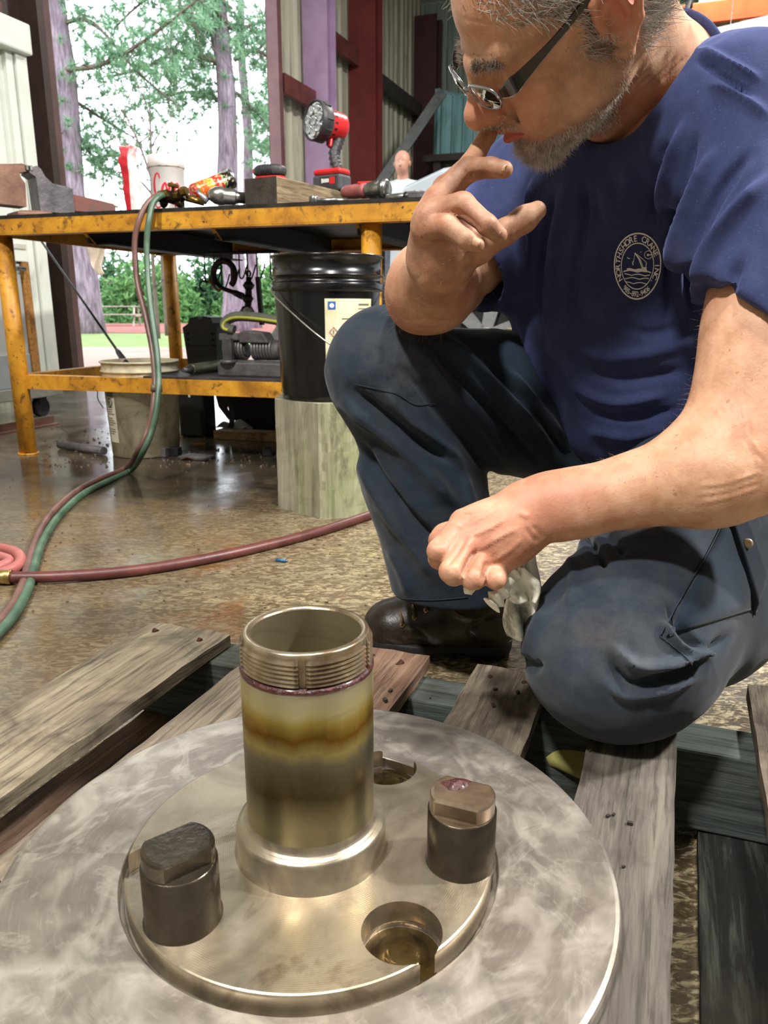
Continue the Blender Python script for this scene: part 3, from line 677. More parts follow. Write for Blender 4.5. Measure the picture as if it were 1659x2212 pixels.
mm = MB(); mm.tube([on_pail(la(.16), lz(.376), .0018), on_pail(la(.16), lz(.408), .0018)], .0012, 5); mm.tube([on_pail(la(.16), lz(.418), .0018), on_pail(la(.16), lz(.424), .0018)], .0013, 5); mm.build('hazard_mark', M_ink, lab)
# bail hanging in front
A = Vector((-.156*math.cos(.12), .156*math.sin(.12)-.06, .300)); B = Vector((.157, -.02, .292))
e0, e1 = Vector((-.150, -.045, .302)), Vector((.158, .01, .285))
path = spline([e0, e0+Vector((.02, -.045, -.028)), Vector((-.02, -.185, .185)), Vector((.055, -.205, .142)), Vector((.13, -.19, .150)), Vector((.185, -.10, .21)), e1], 8)
m = MB(); m.tube(path, .0022, 8); ba = m.build('bail_handle', M_wire, pl)
m = MB(); m.tube([Vector((.035, -.203, .147)), Vector((.07, -.207, .141)), Vector((.115, -.199, .145))], .0085, 10); m.build('bail_grip', mat('wooden_grip', '#a8935f', '#8f7b4c', .6, 0, 30), ba)
# ================================================================== WORKBENCH
FLP = Vector((-1.436, 3.063, 0)); BD = Vector((.953, -.303, 0)).normalized(); BN = Vector((.303, .953, 0)).normalized(); TZ = .895
BROT = Matrix((BD, BN, ZZ)).transposed()
def bxy(u, v, n):
    """point of the vertical plane n metres behind the bench front that is seen at pixel (u,v)"""
    r = ray(u, v); o = FLP+BN*n; k = o.dot(BN)/Vector((r.x, r.y, 0)).dot(BN); return _C+r*k
def bp(t, n, z): return FLP+BD*t+BN*n+ZZ*z
def yellow():
    n = NT('worn_yellow_paint'); f = n.noise(9, 6, .7, dist=.6); c = n.ramp(f, [(.30, srgb('#8a5a18')), (.5, srgb('#c08420')), (.7, srgb('#d9a02c'))])
    c = n.mix(n.ramp(n.noise(22, 6, .7, dist=.5), [(.56, 0), (.66, .9)]), c, srgb('#5a3b1c')); c = n.mix(n.ramp(n.noise(50, 4, .7), [(.63, 0), (.68, 1)]), c, srgb('#2a211a'))
    n.set('Base Color', c); n.set('Roughness', .5); n.bump(f, .2, .003); return n.m
M_yel = yellow(); M_top = mat('blackened_steel_top', '#1d1b1a', '#3a3633', .45, .4, 14, .2)
M_dark = mat('dark_underside_steel', '#151416', '#211f22', .6, .2, 8)
bench = thing('workbench', 'yellow steel workbench with black plate top and lower shelf', 'workbench', FLP)
L0, L1, ND = -.05, 1.80, 1.16
def bpart(mb, name, m): return mb.build(name, m, bench, FLP)
m = MB(); m.box(bp((L0+L1)/2, ND/2-.03, TZ-.006), (L1-L0, ND+.06, .012), BROT); bpart(m, 'plate_top', M_top)
for (t0, t1, n0, n1) in ((L0+.01, L1-.01, -.055, -.045), (L0+.01, L1-.01, ND-.055, ND-.045)):
    m = MB(); m.box(bp((t0+t1)/2, n0, TZ-.038), (t1-t0, .008, .052), BROT); m.box(bp((t0+t1)/2, n0+(.02 if n0 < .5 else -.02), TZ-.064), (t1-t0, .048, .006), BROT); bpart(m, 'apron', M_yel)
for t in (L0+.014, L1-.014):
    m = MB(); m.box(bp(t, ND/2-.05, TZ-.038), (.008, ND-.02, .052), BROT); bpart(m, 'end_rail', M_yel)
for t in (.38, .90, 1.42):
    m = MB(); m.box(bp(t, ND/2-.04, TZ-.056), (.008, ND-.08, .088), BROT); m.box(bp(t+.03, ND/2-.02, TZ-.098), (.065, ND-.14, .006), BROT); bpart(m, 'joist', M_dark)
    m = MB(); m.add([bp(t-.006, -.02, TZ-.066), bp(t-.006, .03, TZ-.1), bp(t+.006, .03, TZ-.1), bp(t+.006, -.02, TZ-.066), bp(t-.006, -.012, TZ-.066), bp(t-.006, .035, TZ-.098), bp(t+.006, .035, TZ-.098), bp(t+.006, -.012, TZ-.066)], [(0,1,2,3), (7,6,5,4), (0,4,5,1), (2,6,7,3), (0,3,7,4), (1,5,6,2)]); bpart(m, 'joist_end', M_yel)
for (t, n) in ((0, 0), (1.465, 0), (0, 1.12), (1.465, 1.12)):
    m = MB(); m.cyl(bp(t, n, 0), bp(t, n, TZ-.03), .0335, .0335, 24); m.cyl(bp(t, n, 0), bp(t, n, .006), .04, .04, 24); bpart(m, 'leg', M_yel)
SZ = .315
for (a, b) in (((0, 0), (1.465, 0)), ((0, 1.12), (1.465, 1.12)), ((0, 0), (0, 1.12)), ((1.465, 0), (1.465, 1.12)), ((.56, 0), (.56, 1.12))):
    A, B = bp(*a, SZ-.027), bp(*b, SZ-.027); d = (B-A).normalized(); R = Matrix((d, ZZ.cross(d), ZZ)).transposed(); L_ = (B-A).length-.05
    m = MB(); m.box((A+B)/2, (L_, .006, .054), R); m.box((A+B)/2+(R @ Vector((0, .02, .024))), (L_, .042, .006), R); bpart(m, 'shelf_rail', M_yel)
m = MB(); m.box(bp(1.02, .56, SZ+.004), (.92, 1.10, .008), BROT); bpart(m, 'shelf_plate', mat('greasy_shelf_plate', '#2d2b2b', '#454243', .5, .3, 16, .3))
# ---- vise
M_cast = mat('worn_cast_iron', '#4a474a', '#6a6568', .5, .55, 16, .35, 70); M_castr = mat('rusty_cast_iron', '#6a4a3e', '#8c6a58', .6, .4, 12, .4, 60); M_chrome = mat('scuffed_chrome', '#a9a9a6', '#6f6e6b', .28, .95, 40, .1)
vb = bxy(66, 460, .07); vb.z = TZ
VX = Vector((.74, .67, 0)).normalized(); VY = Vector((-VX.y, VX.x, 0)); VR = Matrix((VX, VY, ZZ)).transposed()
vise = thing('bench_vise', 'grey cast iron bench vise clamped at the bench corner', 'vise', vb)
def vpart(mb, name, m, par=None):
    mb.v = [tuple((VR @ Vector(v))*.86) for v in mb.v]; return mb.build(name, m, par or vise)
m = MB(); m.cyl((.02, 0, 0), (.02, 0, .03), .085, .075, 28); m.box((.02, 0, .012), (.2, .15, .024), None, .008); vpart(m, 'swivel_base', M_castr)
m = MB(); m.prism([(.025, .03), (.175, .03), (.175, .135), (.155, .142), (.09, .150), (.06, .175), (.045, .205), (.03, .215), (.0, .205), (-.005, .185), (.02, .17), (.022, .14)], (0, -.055, 0), (1, 0, 0), (0, 0, 1), (0, 1, 0), .11); vpart(m, 'fixed_jaw', M_cast)
m = MB(); m.prism([(.17, .045), (.37, .045), (.372, .075), (.365, .09), (.30, .1), (.17, .115)], (0, -.045, 0), (1, 0, 0), (0, 0, 1), (0, 1, 0), .09); vpart(m, 'slide_tail', mat('red_brown_vise_tail', '#7a4438', '#5c4a46', .55, .2, 10, .2))
m = MB(); m.prism([(-.27, .05), (-.03, .045), (-.025, .14), (-.04, .16), (-.045, .18), (-.015, .188), (-.008, .212), (-.03, .218), (-.07, .212), (-.13, .205), (-.22, .19), (-.27, .15)], (0, -.05, 0), (1, 0, 0), (0, 0, 1), (0, 1, 0), .10, False); mj = vpart(m, 'moving_jaw', M_castr)
for x in (-.012, .004):
    m = MB(); m.box((x, 0, .203), (.012, .115, .022), None, .002); vpart(m, 'jaw_face', M_chrome)
m = MB(); m.cyl((-.33, 0, .085), (-.2, 0, .085), .017, .017, 20); m.cyl((-.345, 0, .085), (-.305, 0, .085), .027, .027, 20, bev=.005); vpart(m, 'screw', M_chrome)
hb = MB(); hb.cyl((-.325, -.03, .21), (-.325, -.03, -.12), .008, .008, 14); hb.cyl((-.325, -.03, -.135), (-.325, -.03, -.11), .015, .014, 6, bev=.003); hb.cyl((-.325, -.03, .2), (-.325, -.03, .222), .014, .013, 14, bev=.003); vpart(hb, 'handle_bar', M_chrome)
# ---- red and white wrapper standing up
def wrapper():
    b = bxy(292, 447, .04); b.z = TZ; top = bxy(285, 319, .04).z-TZ; w = .060
    t = thing('snack_wrapper', 'red and white crumpled snack tube standing on the bench', 'packet', b)
    r = random.Random(2); N = 14
    def f(u, v):
        a = u*2*math.pi; k = 1-.0*v; x = math.copysign(abs(math.cos(a))**.6, math.cos(a))*w/2; y = math.copysign(abs(math.sin(a))**.6, math.sin(a))*w*.35
        wob = .0028*math.sin(v*31+a*3)*v+.004*math.sin(v*13+1)*v; x *= (1.0-.05*v+(.12 if v > .93 else 0)); y *= (1-(.55*max(0, v-.85)/.15))
        return BROT @ Vector((x+wob-.016*v, y+wob*.6, top*v+(.004*math.sin(a*6) if v > .97 else 0)))
    mR = MB(); mR.grid(f, 48, 26, True, True); n = NT('red_white_wrapper'); s = n.sep(n.mapping((1, 1, 1), (0, 0, -math.atan2(BD.y, BD.x))))
    c = n.ramp(n.math('ADD', n.math('MULTIPLY', s[0], 12), .52), [(.0, srgb('#c22230')), (.47, srgb('#c8283a')), (.49, srgb('#e6dcd6'))], 'CONSTANT')
    br = n.t.nodes.new('ShaderNodeTexBrick'); n.L(n.mapping((1, 1, 1), (math.pi/2, 0, 0)), br.inputs[0]); br.inputs['Scale'].default_value = 95; br.inputs['Color1'].default_value = (.8, .8, .8, 1); br.inputs['Color2'].default_value = (0, 0, 0, 1); br.inputs['Mortar'].default_value = (0, 0, 0, 1); br.inputs['Mortar Size'].default_value = .2
    c = n.mix(n.math('MULTIPLY', br.outputs[0], .4), c, srgb('#b5766e')); c = n.mix(n.ramp(s[2], [(.18, 0), (.19, .55)]), c, srgb('#c9525c')); n.set('Base Color', c); n.set('Roughness', .4); n.bump(n.noise(30, 4, .6), .6, .006)
    mR.build('wrapper_sleeve', n.m, t)
    m2 = MB(); m2.grid(lambda u, v: BROT @ Vector((w*(u-.5)*1.02-.018, .004*math.sin(u*21), top-.004+.012*v+.002*math.sin(u*25))), 18, 3); m2.build('crimped_end', mat('crimped_foil', '#d04450', '#e9dfda', .4, .2, 60), t)
wrapper()
# ---- paper cup
def cup():
    b = bxy(365, 443, .16); b.z = TZ; h = bxy(365, 338, .16).z-TZ; sc = (bxy(398, 338, .16)-bxy(330, 338, .16)).length/2
    t = thing('paper_cup', 'white foam drink cup with red script lettering', 'cup', b)
    r1, r0 = sc, sc*.84; Mf = mat('white_foam', '#e9e7e2', '#f2f0ec', .6, 0, 20)
    m = MB(); m.lathe([(0, .003), (r0*.9, .003), (r0, 0), (r0+.001, .004), (r1*.955, h*.80), (r1*1.005, h*.81), (r1, h-.004), (r1-.002, h), (r1-.006, h), (r1-.008, h*.8), (r0-.004, .008), (0, .008)], n=56); bo = m.build('cup_body', Mf, t)
    m = MB(); m.lathe([(r1*.957, h*.795), (r1*1.0075, h*.805), (r1*1.0075, h*.812)], n=56); m.build('dirt_ring', mat('brown_dirt', '#7a6a55', '#c9c2b4', .8, 0, 60, lo=.4, hi=.5), bo)
    # script letters drawn as tapered strokes on the cup wall; x in letter units
    strokes = [
        [(.30, .78, .05), (.27, .90, .055), (.19, .93, .05), (.08, .80, .085), (.02, .55, .115), (.06, .26, .10), (.16, .14, .075), (.28, .22, .05), (.36, .38, .03)],       # C
        [(.10, .20, .05), (.00, .02, .06), (.10, -.06, .05), (.30, -.02, .045), (.62, .10, .04), (.80, .06, .05), (.86, -.05, .05)],                                       # swash under
        [(.50, .66, .05), (.41, .56, .085), (.36, .36, .10), (.42, .22, .075), (.50, .30, .07), (.55, .50, .075), (.50, .66, .05), (.58, .60, .03), (.66, .58, .03)],      # o
        [(.80, .60, .06), (.75, .67, .06), (.67, .56, .085), (.63, .38, .10), (.68, .24, .075), (.77, .28, .045), (.84, .38, .03)],                                        # c
        [(1.02, .62, .05), (.96, .66, .05), (.88, .52, .085), (.85, .32, .09), (.90, .22, .06), (.98, .36, .06), (1.04, .62, .06), (1.02, .30, .07), (1.07, .20, .06), (1.14, .30, .04)]]  # a
    me = MB(); off = math.atan2(-b.x, b.y)
    for S in strokes:
        P = spline([Vector((x, y, w)) for x, y, w in S], 6); n_ = len(P); vs = []
        def on(x, y):
            z = h*(.16+.56*y); rr = r0+(r1*.955-r0)*(z/(h*.8))+.0010; a = -.92+x*1.55; return Vector((rr*math.sin(a), -rr*math.cos(a), z))
        for i, p in enumerate(P):
            d = P[min(i+1, n_-1)]-P[max(i-1, 0)]; d = Vector((-d.y, d.x)).normalized() if d.length > 1e-6 else Vector((0, 1)); w = p.z*.5
            vs += [on(p.x+d.x*w, p.y+d.y*w), on(p.x-d.x*w, p.y-d.y*w)]
        me.add(vs, [(2*i, 2*i+1, 2*i+3, 2*i+2) for i in range(n_-1)])
    lo = me.build('script_lettering', mat('cup_red', '#cf1f33', None, .5), bo); lo.rotation_euler = (0, 0, math.atan2(b.y, b.x)-math.pi/2)
cup()
# ---- torch body with twin hose
M_brass = mat('worn_brass', '#a8894a', '#6e5628', .3, .95, 30, .15); M_tdark = mat('oily_dark_brass', '#2a2018', '#4a3a26', .35, .8, 30, .2)
tb = bxy(372, 430, -.01); 
torch = thing('cutting_torch', 'brass and black gas torch valve body on the bench edge', 'torch', Vector((tb.x, tb.y, TZ)))
def tw(u, v, n=-.01): return bxy(u, v, n)
TO = Vector((tb.x, tb.y, TZ))
def tpart(mb, name, m, par=None): return mb.build(name, m, par or torch, TO)
m = MB(); m.tube(spline([tw(346, 426), tw(362, 424), tw(378, 428), tw(398, 418)], 5), .021, 12); m.tube(spline([tw(352, 430), tw(356, 438), tw(350, 444)], 4), .012, 10); m.tube(spline([tw(384, 432), tw(386, 440), tw(394, 439)], 4), .013, 10); tpart(m, 'valve_body', M_tdark)
m = MB(); a, b_ = tw(373, 414), tw(374, 401); m.cyl(a, b_, .006, .006, 12); nn = (b_-a).normalized(); m.lathe([(0, 0), (.016, 0), (.019, .003), (.019, .010), (.016, .013), (0, .013)], b_-nn*.006, nn, 10, False); tpart(m, 'valve_knob', M_brass)
for (u0, v0, u1, v1, r) in ((344, 424, 354, 420, .016), (354, 421, 364, 418, .015), (392, 414, 404, 412, .015), (378, 423, 386, 422, .013)):
    m = MB(); m.cyl(tw(u0, v0, -.025), tw(u1, v1, -.025), r, r, 6, smooth=False); tpart(m, 'hex_nut', M_brass)
m = MB(); m.cyl(tw(402, 428, .0), tw(440, 438, .05), .011, .011, 14); tpart(m, 'mixer_tube', M_brass)
M_hr = mat('dirty_red_hose', '#5a3f39', '#76544b', .38, 0, 14, .1, 60); M_hg = mat('dirty_green_hose', '#33503f', '#56705a', .38, 0, 14, .1, 60)
hose = thing('twin_gas_hose', 'paired red and green gas hoses hanging from bench to floor', 'hose', onz(330, 990, 0))
HO = onz(330, 990, 0)
def fz(u, v, z=.009): return onz(u, v, z)
hang = [bxy(346, 424, -.03), bxy(336, 424, -.065), bxy(318, 440, -.10), bxy(300, 478, -.13), bxy(291, 530, -.14), bxy(297, 610, -.16), bxy(316, 690, -.20), bxy(331, 770, -.24), bxy(334, 850, -.30), bxy(322, 920, -.34), bxy(296, 978, -.36)]
hang2 = [bxy(352, 422, -.03), bxy(345, 424, -.07), bxy(330, 440, -.10), bxy(321, 480, -.13), bxy(317, 530, -.14), bxy(320, 610, -.17), bxy(329, 690, -.21), bxy(340, 770, -.25), bxy(342, 850, -.31), bxy(330, 924, -.35), bxy(306, 982, -.37)]
fl1 = [fz(270, 1012, .012), fz(215, 1035), fz(160, 1065), fz(110, 1110), fz(80, 1160), fz(62, 1215), fz(50, 1262), fz(20, 1318), fz(-25, 1362), fz(-90, 1420)]
fl2 = [fz(282, 1016, .012), fz(228, 1042), fz(175, 1070), fz(126, 1116), fz(94, 1166), fz(75, 1218), fz(62, 1268), fz(32, 1326), fz(-10, 1374), fz(-80, 1440)]
M_hr2 = M_hr
m = MB(); m.tube(spline(hang+fl1, 7), .0098, 12); m.build('red_hose', M_hr, hose, HO)
m = MB(); m.tube(spline(hang2+fl2, 7), .0098, 12); m.build('green_hose', M_hg, hose, HO)
m = MB(); p0, p1 = bxy(338, 832, -.29), bxy(338, 846, -.295); m.tube([p0, p1], .0205, 14, flat=.62); m.build('hose_clip', mat('hose_tape', '#5a4a3a', '#6f5a44', .5), hose, HO)
# ---- spray can lying tilted
c0, c1 = bxy(415, 419, .10), bxy(500, 386, .22)
sd = (c1-c0).normalized(); SO = Vector((c0.x, c0.y, TZ)); can = thing('spray_can', 'black spray can with orange and red label leaning across the tools', 'can', SO)
def canm():
    n = NT('spray_can_label'); v = n.t.nodes.new('ShaderNodeVectorMath'); v.operation = 'DOT_PRODUCT'; n.L(n.co, v.inputs[0]); v.inputs[1].default_value = tuple(sd); t_ = n.math('MULTIPLY', n.math('SUBTRACT', v.outputs['Value'], float((c0-SO).dot(sd))), 1/float((c1-c0).length))
    c = n.ramp(t_, [(.0, srgb('#c23320')), (.10, srgb('#2f8a4a')), (.13, srgb('#d8641e')), (.34, srgb('#f09a2a')), (.48, srgb('#2f8a4a')), (.51, srgb('#c8281e')), (.72, srgb('#2f8a4a')), (.75, srgb('#17181a')), (.97, srgb('#17181a'))], 'CONSTANT')
    w = n.ramp(n.noise(90, 2, .5, n.mapping((1, 1, 1))), [(.56, 0), (.58, .6)]); c = n.mix(w, c, srgb('#e8d9a0')); n.set('Base Color', c); n.set('Roughness', .3); n.set('Metallic', .2); return n.m
Lc = (c1-c0).length
m = MB(); m.lathe([(0, 0), (.026, 0), (.031, .006), (.0325, .010), (.0325, Lc-.008), (.0318, Lc-.006)], c0, sd, 36); m.build('can_body', canm(), can, SO)
m = MB(); m.lathe([(.0325, Lc-.008), (.0338, Lc-.005), (.0338, Lc), (.031, Lc), (.024, Lc-.006), (0, Lc-.008)], c0, sd, 36); m.build('can_rim', M_chrome, can, SO)
# ---- silver air tool
a0, a1 = bxy(452, 421, .03), bxy(532, 428, .09); ad = (a1-a0).normalized(); AO = Vector((a0.x, a0.y, TZ)); la_ = (a1-a0).length
air = thing('air_tool', 'silver air die grinder with lever lying on the bench', 'air tool', AO)
m = MB(); m.lathe([(0, -.004), (.014, -.004), (.020, .004), (.029, .020), (.031, .036), (.0295, .046), (.0295, .050), (.027, .052), (.026, .085), (.0235, .088), (.0225, la_*.72), (.020, la_*.74), (.0185, la_), (.014, la_+.003), (0, la_+.003)], a0, ad, 28); m.build('tool_body', mat('brushed_aluminium', '#b5b4ae', '#8f8d86', .28, .95, 30, .1), air, AO)
m = MB(); m.tube([bxy(424, 411, .0), bxy(432, 419, .0), bxy(442, 428, .01), bxy(447, 436, .02)], [.0045, .007, .010, .012], 10, flat=.6); m.build('lever', mat('grey_lever', '#9a9aa0', '#84848c', .4, .6, 20), air, AO)
m = MB(); m.tube([bxy(404, 424, .03), bxy(428, 432, .03), bxy(446, 437, .035)], .008, 6, False); m.build('brass_bar', M_brass, air, AO)
# ---- timber on the bench
M_tim = wood('bench_timber', '#5b4c39', '#8a775c', '#b09b7b', 1.0, gx=True, bump=.5); M_endg = mat('dark_end_grain', '#2e2923', '#4a423a', .85, 0, 20, .5, 60)
e0 = bxy(530, 432, .06); e1 = bxy(584, 432, .0); e0.z = e1.z = TZ
XD = (e1-e0); wT = XD.length; XD.normalize(); YD = Vector((math.sin(math.radians(30)), math.cos(math.radians(30)), 0)); XD = (XD-YD*XD.dot(YD)).normalized(); hT = .098; LT = .75
tim = thing('timber_post', 'rough square timber lying on the bench under the flashlight', 'timber', e0)
TRm = Matrix((YD, -XD, ZZ)).transposed()
m = MB(); m.box((LT/2, -wT/2, hT/2), (LT, wT, hT), None, .004); m.v = [tuple(TRm @ Vector(v)) for v in m.v]; tb_ = m.build('timber_body', M_tim, tim)
tb_.data.transform(TRm.inverted().to_4x4()); tb_.rotation_euler = TRm.to_euler()
m = MB()
for k in range(7): 
    r0 = .012+k*.0125
    pts = [(-.0012, -wT*.55+r0*math.cos(a), .02+r0*math.sin(a)) for a in np.linspace(-.2, math.pi+.2, 18)]
    pts = [p for p in pts if -wT+.004 < p[1] < -.004 and .003 < p[2] < hT-.003]
    if len(pts) > 3: m.tube([TRm @ Vector(p) for p in pts], .0013, 4)
m.build('growth_rings', mat('growth_ring_dark', '#1d1915', '#2a2520', .9), tim)
m = MB(); m.box((-.0006, -wT/2, hT/2), (.003, wT*.985, hT*.985)); m.v = [tuple(TRm @ Vector(v)) for v in m.v]; m.build('end_grain', M_endg, tim)
# ---- rounded black and red case on the timber
q = e0+YD*.075-(-XD)*(wT*.5)+ZZ*hT; q = e0+YD*.07+XD*(wT*.42)+ZZ*hT
case = thing('tool_battery_case', 'rounded charcoal rubber tool case with red trim on the timber', 'tool', q)
M_rub = mat('charcoal_rubber', '#2b2a2c', '#3a393b', .5, 0, 20, .1); M_redpl = mat('tool_red_plastic', '#c01f24', '#d12b2c', .35, 0, 10)
CR = Matrix((BD, BN, ZZ)).transposed()
def cpart(mb, name, m_): mb.v = [tuple(CR @ Vector(v)) for v in mb.v]; return mb.build(name, m_, case)
m = MB(); m.grid(lambda u, v: Vector((.056*math.copysign(abs(math.cos(u*6.2832))**.55, math.cos(u*6.2832))*(1-abs(2*v-1)**3)**.34, .034*math.copysign(abs(math.sin(u*6.2832))**.7, math.sin(u*6.2832))*(1-abs(2*v-1)**3)**.34, .008+.044*v)), 48, 14, True, True); cpart(m, 'case_shell', M_rub)
for k in range(5):
    m = MB(); x = -.018+k*.009; m.tube([Vector((x, -.0335, .016)), Vector((x, -.0350, .030)), Vector((x, -.0335, .044))], .0022, 6); cpart(m, 'grip_rib', M_black)
m = MB(); m.grid(lambda u, v: Vector((.053*math.copysign(abs(math.cos(u*6.2832))**.55, math.cos(u*6.2832)), .033*math.copysign(abs(math.sin(u*6.2832))**.7, math.sin(u*6.2832)), .0+.011*v)), 40, 3, True, True); m.cyl((-.06, 0, .03), (-.045, 0, .03), .012, .012, 16); cpart(m, 'red_trim', M_redpl)
# ---- red flashlight on the timber
fb = e0+YD*.36+XD*(wT*.45)+ZZ*hT
flash = thing('work_flashlight', 'red and black pistol grip spotlight standing on its battery', 'flashlight', fb)
FX = (_R*.80-Vector((0, 1, 0))*.60).normalized()      # battery length axis, to viewer right
sc = .0174*FLP.length/3.38*0+1.0
d_fl = (fb-_C).dot(_F); ppm = FPX/d_fl
def fpt(u, v, dn=0.0): return at(u, v, d_fl+dn)
fdir = cvec(-.80, .02, .60).normalized()          # beam points to viewer left and towards viewer
m = MB(); hc = fpt(678, 260, -.03); hb_ = fpt(738, 276, .05); hd = (hc-hb_).normalized(); HL = (hc-hb_).length; Rr = 41/ppm
m.lathe([(0, -.008), (Rr*.55, -.008), (Rr*.66, 0), (Rr*.70, HL*.20), (Rr*.76, HL*.62), (Rr*.78, HL*.64), (0, HL*.64)], hb_, hd, 40); m.build('red_housing', M_redpl, flash, fb)
m = MB(); m.lathe([(Rr*.80, HL*.58), (Rr*.92, HL*.62), (Rr*.98, HL*.80), (Rr, HL*1.0), (Rr*.97, HL*1.03), (Rr*.90, HL*1.03), (Rr*.88, HL*.98)], hb_, hd, 48); bez = m.build('bezel', M_rub, flash, fb)
for k in range(8):
    a = k*math.pi/4; t_ = hd.orthogonal().normalized(); w_ = hd.cross(t_); d_ = t_*math.cos(a)+w_*math.sin(a); m = MB(); m.box(hb_+hd*HL*.78+d_*Rr*.965, (HL*.22, Rr*.32, Rr*.10), Matrix((hd, d_.cross(hd), d_)).transposed(), .002); m.build('bezel_lug', M_rub, bez, fb)
m = MB(); m.lathe([(0, HL*.985), (Rr*.88, HL*.985)], hb_, hd, 40); lens = m.build('reflector', mat('silver_reflector', '#c9ced6', '#dfe3e8', .18, .9, 60), flash, fb)
t_ = hd.orthogonal().normalized(); w_ = hd.cross(t_)
for k in range(8):
    c = hb_+hd*(HL*.986) if k == 7 else hb_+hd*(HL*.986)+(t_*math.cos(k*2*math.pi/7)+w_*math.sin(k*2*math.pi/7))*Rr*.57
    m = MB(); m.lathe([(Rr*.25, .0), (Rr*.26, .004), (Rr*.22, .006), (Rr*.12, .001), (Rr*.05, .005), (0, .0055)], c, hd, 20); m.build('led_cup', mat('led_cup_silver', '#8f96a0', '#eef1f5', .12, .9, 120), lens, fb)
for k in range(6):
    a = -1.1+k*.42; up = (_U-hd*_U.dot(hd)).normalized(); sd_ = hd.cross(up); side = sd_ if sd_.dot(_F) < 0 else -sd_; d_ = side*math.cos(a)+up*math.sin(a)
    m = MB(); m.box(hb_+hd*HL*.46+d_*Rr*.728, (.012, .007, .004), Matrix((hd, d_.cross(hd), d_)).transposed()); m.build('vent_slot', M_black, flash, fb)
m = MB(); g = spline([fpt(733, 296, .045), fpt(728, 312, .04), fpt(722, 330, .035), fpt(724, 350, .035), fpt(730, 366, .04)], 6); m.tube(g, [.023+.003*math.sin(i*2.1) for i in range(len(g))], 18, flat=.8); m.build('grip', M_rub, flash, fb)
m = MB(); m.tube(spline([fpt(714, 296, .02), fpt(714, 306, .02), fpt(712, 318, .02)], 4), [.009]*9, 10); m.build('trigger', M_redpl, flash, fb)
m = MB(); m.box(fpt(708, 306, .02), (.012, .012, .03), None, .003); m.build('trigger_guard', M_black, flash, fb)
bs = fpt(717, 388, .02); FX3 = Vector((.86, -.50, 0)).normalized(); FY3 = Vector((.5, .86, 0)).normalized(); FRm = Matrix((FX3, FY3, ZZ)).transposed(); bw = 74/ppm; z_b = fb.z
def fbx(c, d, name, m_, bev=.006, par=None):
    mb = MB(); mb.box(FRm @ Vector(c)+Vector((bs.x, bs.y, z_b)), d, FRm, bev); return mb.build(name, m_, par or flash, fb)
fbx((0, 0, .030), (bw, .078, .060), 'battery', mat('grey_battery', '#3d3c40', '#4a494d', .5, 0, 20), .010)
fbx((0, 0, .070), (bw*.98, .072, .022), 'foot', M_redpl, .009)
fbx((.010, -.0385, .032), (bw*.62, .004, .040), 'battery_face', M_rub, .0015)
lb_ = fbx((.028, -.041, .036), (.022, .002, .024), 'red_badge', M_redpl, .0005)
for k in range(6): fbx((-.018+k*.0058, -.041, .037), (.0042, .002, .013 if k else .016), 'white_print', M_white, .0004)
# ---- air ratchet, bars and sockets at the right of the bench
def btool(name, label, cat, u, v, n): 
    o = bxy(u, v, n); o.z = TZ; return thing(name, label, cat, o), o
t1, o1 = btool('impact_wrench', 'red and chrome air ratchet lying on the bench edge', 'air tool', 790, 412, .05)
pA, pB = bxy(742, 416, .10), bxy(838, 408, .05); dA = (pB-pA).normalized(); LA = (pB-pA).length; pA.z = max(pA.z, TZ+.02)
m = MB(); m.lathe([(0, 0), (.016, 0), (.021, .012), (.023, LA*.3), (.022, LA*.42), (.024, LA*.44), (.024, LA*.54), (0, LA*.54)], pA, dA, 24); m.build('red_handle', mat('faded_red_grip', '#8a4a48', '#a8625c', .5, 0, 12), t1, o1)
m = MB(); m.lathe([(0, LA*.52), (.022, LA*.53), (.026, LA*.60), (.028, LA*.72), (.026, LA*.82), (.030, LA*.84), (.032, LA*.96), (.024, LA), (0, LA)], pA, dA, 24); m.build('chrome_head', M_chrome, t1, o1)
m = MB(); m.box(pA+dA*LA*.5+ZZ*.024, (.05, .014, .008), BROT, .002); m.build('throttle_lever', M_redpl, t1, o1)
t2, o2 = btool('ratchet_handle', 'long polished ratchet handle in front of the timber', 'ratchet', 710, 416, .0)
pA, pB = bxy(682, 417, .0), bxy(750, 416, .04); m = MB(); pA.z = pB.z = TZ+.012; m.tube([pA, (pA+pB)/2, pB], [.007, .008, .009], 12); m.build('bar', M_chrome, t2, o2)
m = MB(); m.cyl(pA-BD*.008+ZZ*-.011, pA-BD*.008+ZZ*.012, .016, .015, 20, bev=.003); m.build('ratchet_head', M_chrome, t2, o2)
t3, o3 = btool('socket_extension', 'steel extension bar with deep socket at the bench right end', 'socket', 865, 409, .02)
pA, pB = bxy(836, 412, .03), bxy(874, 408, .02); pA.z = pB.z = TZ+.013; m = MB(); m.cyl(pA, pB, .012, .012, 18, bev=.002); m.build('extension', M_chrome, t3, o3)
m = MB(); pC = bxy(884, 407, .02); pC.z = pB.z; m.cyl(pB, pC, .0155, .0155, 18, bev=.002); m.build('socket', mat('black_socket', '#2a2826', '#45403a', .35, .8, 20), t3, o3)
t4, o4 = btool('black_clamp_block', 'small dark steel block beside the socket bar', 'block', 900, 408, .03)
m = MB(); m.box(o4+ZZ*.014, (.06, .045, .028), BROT, .004); m.build('block', M_cast, t4, o4); m = MB(); m.cyl(o4+ZZ*.0275, o4+ZZ*.031, .009, .009, 14); m.build('bolt', M_chrome, t4, o4)
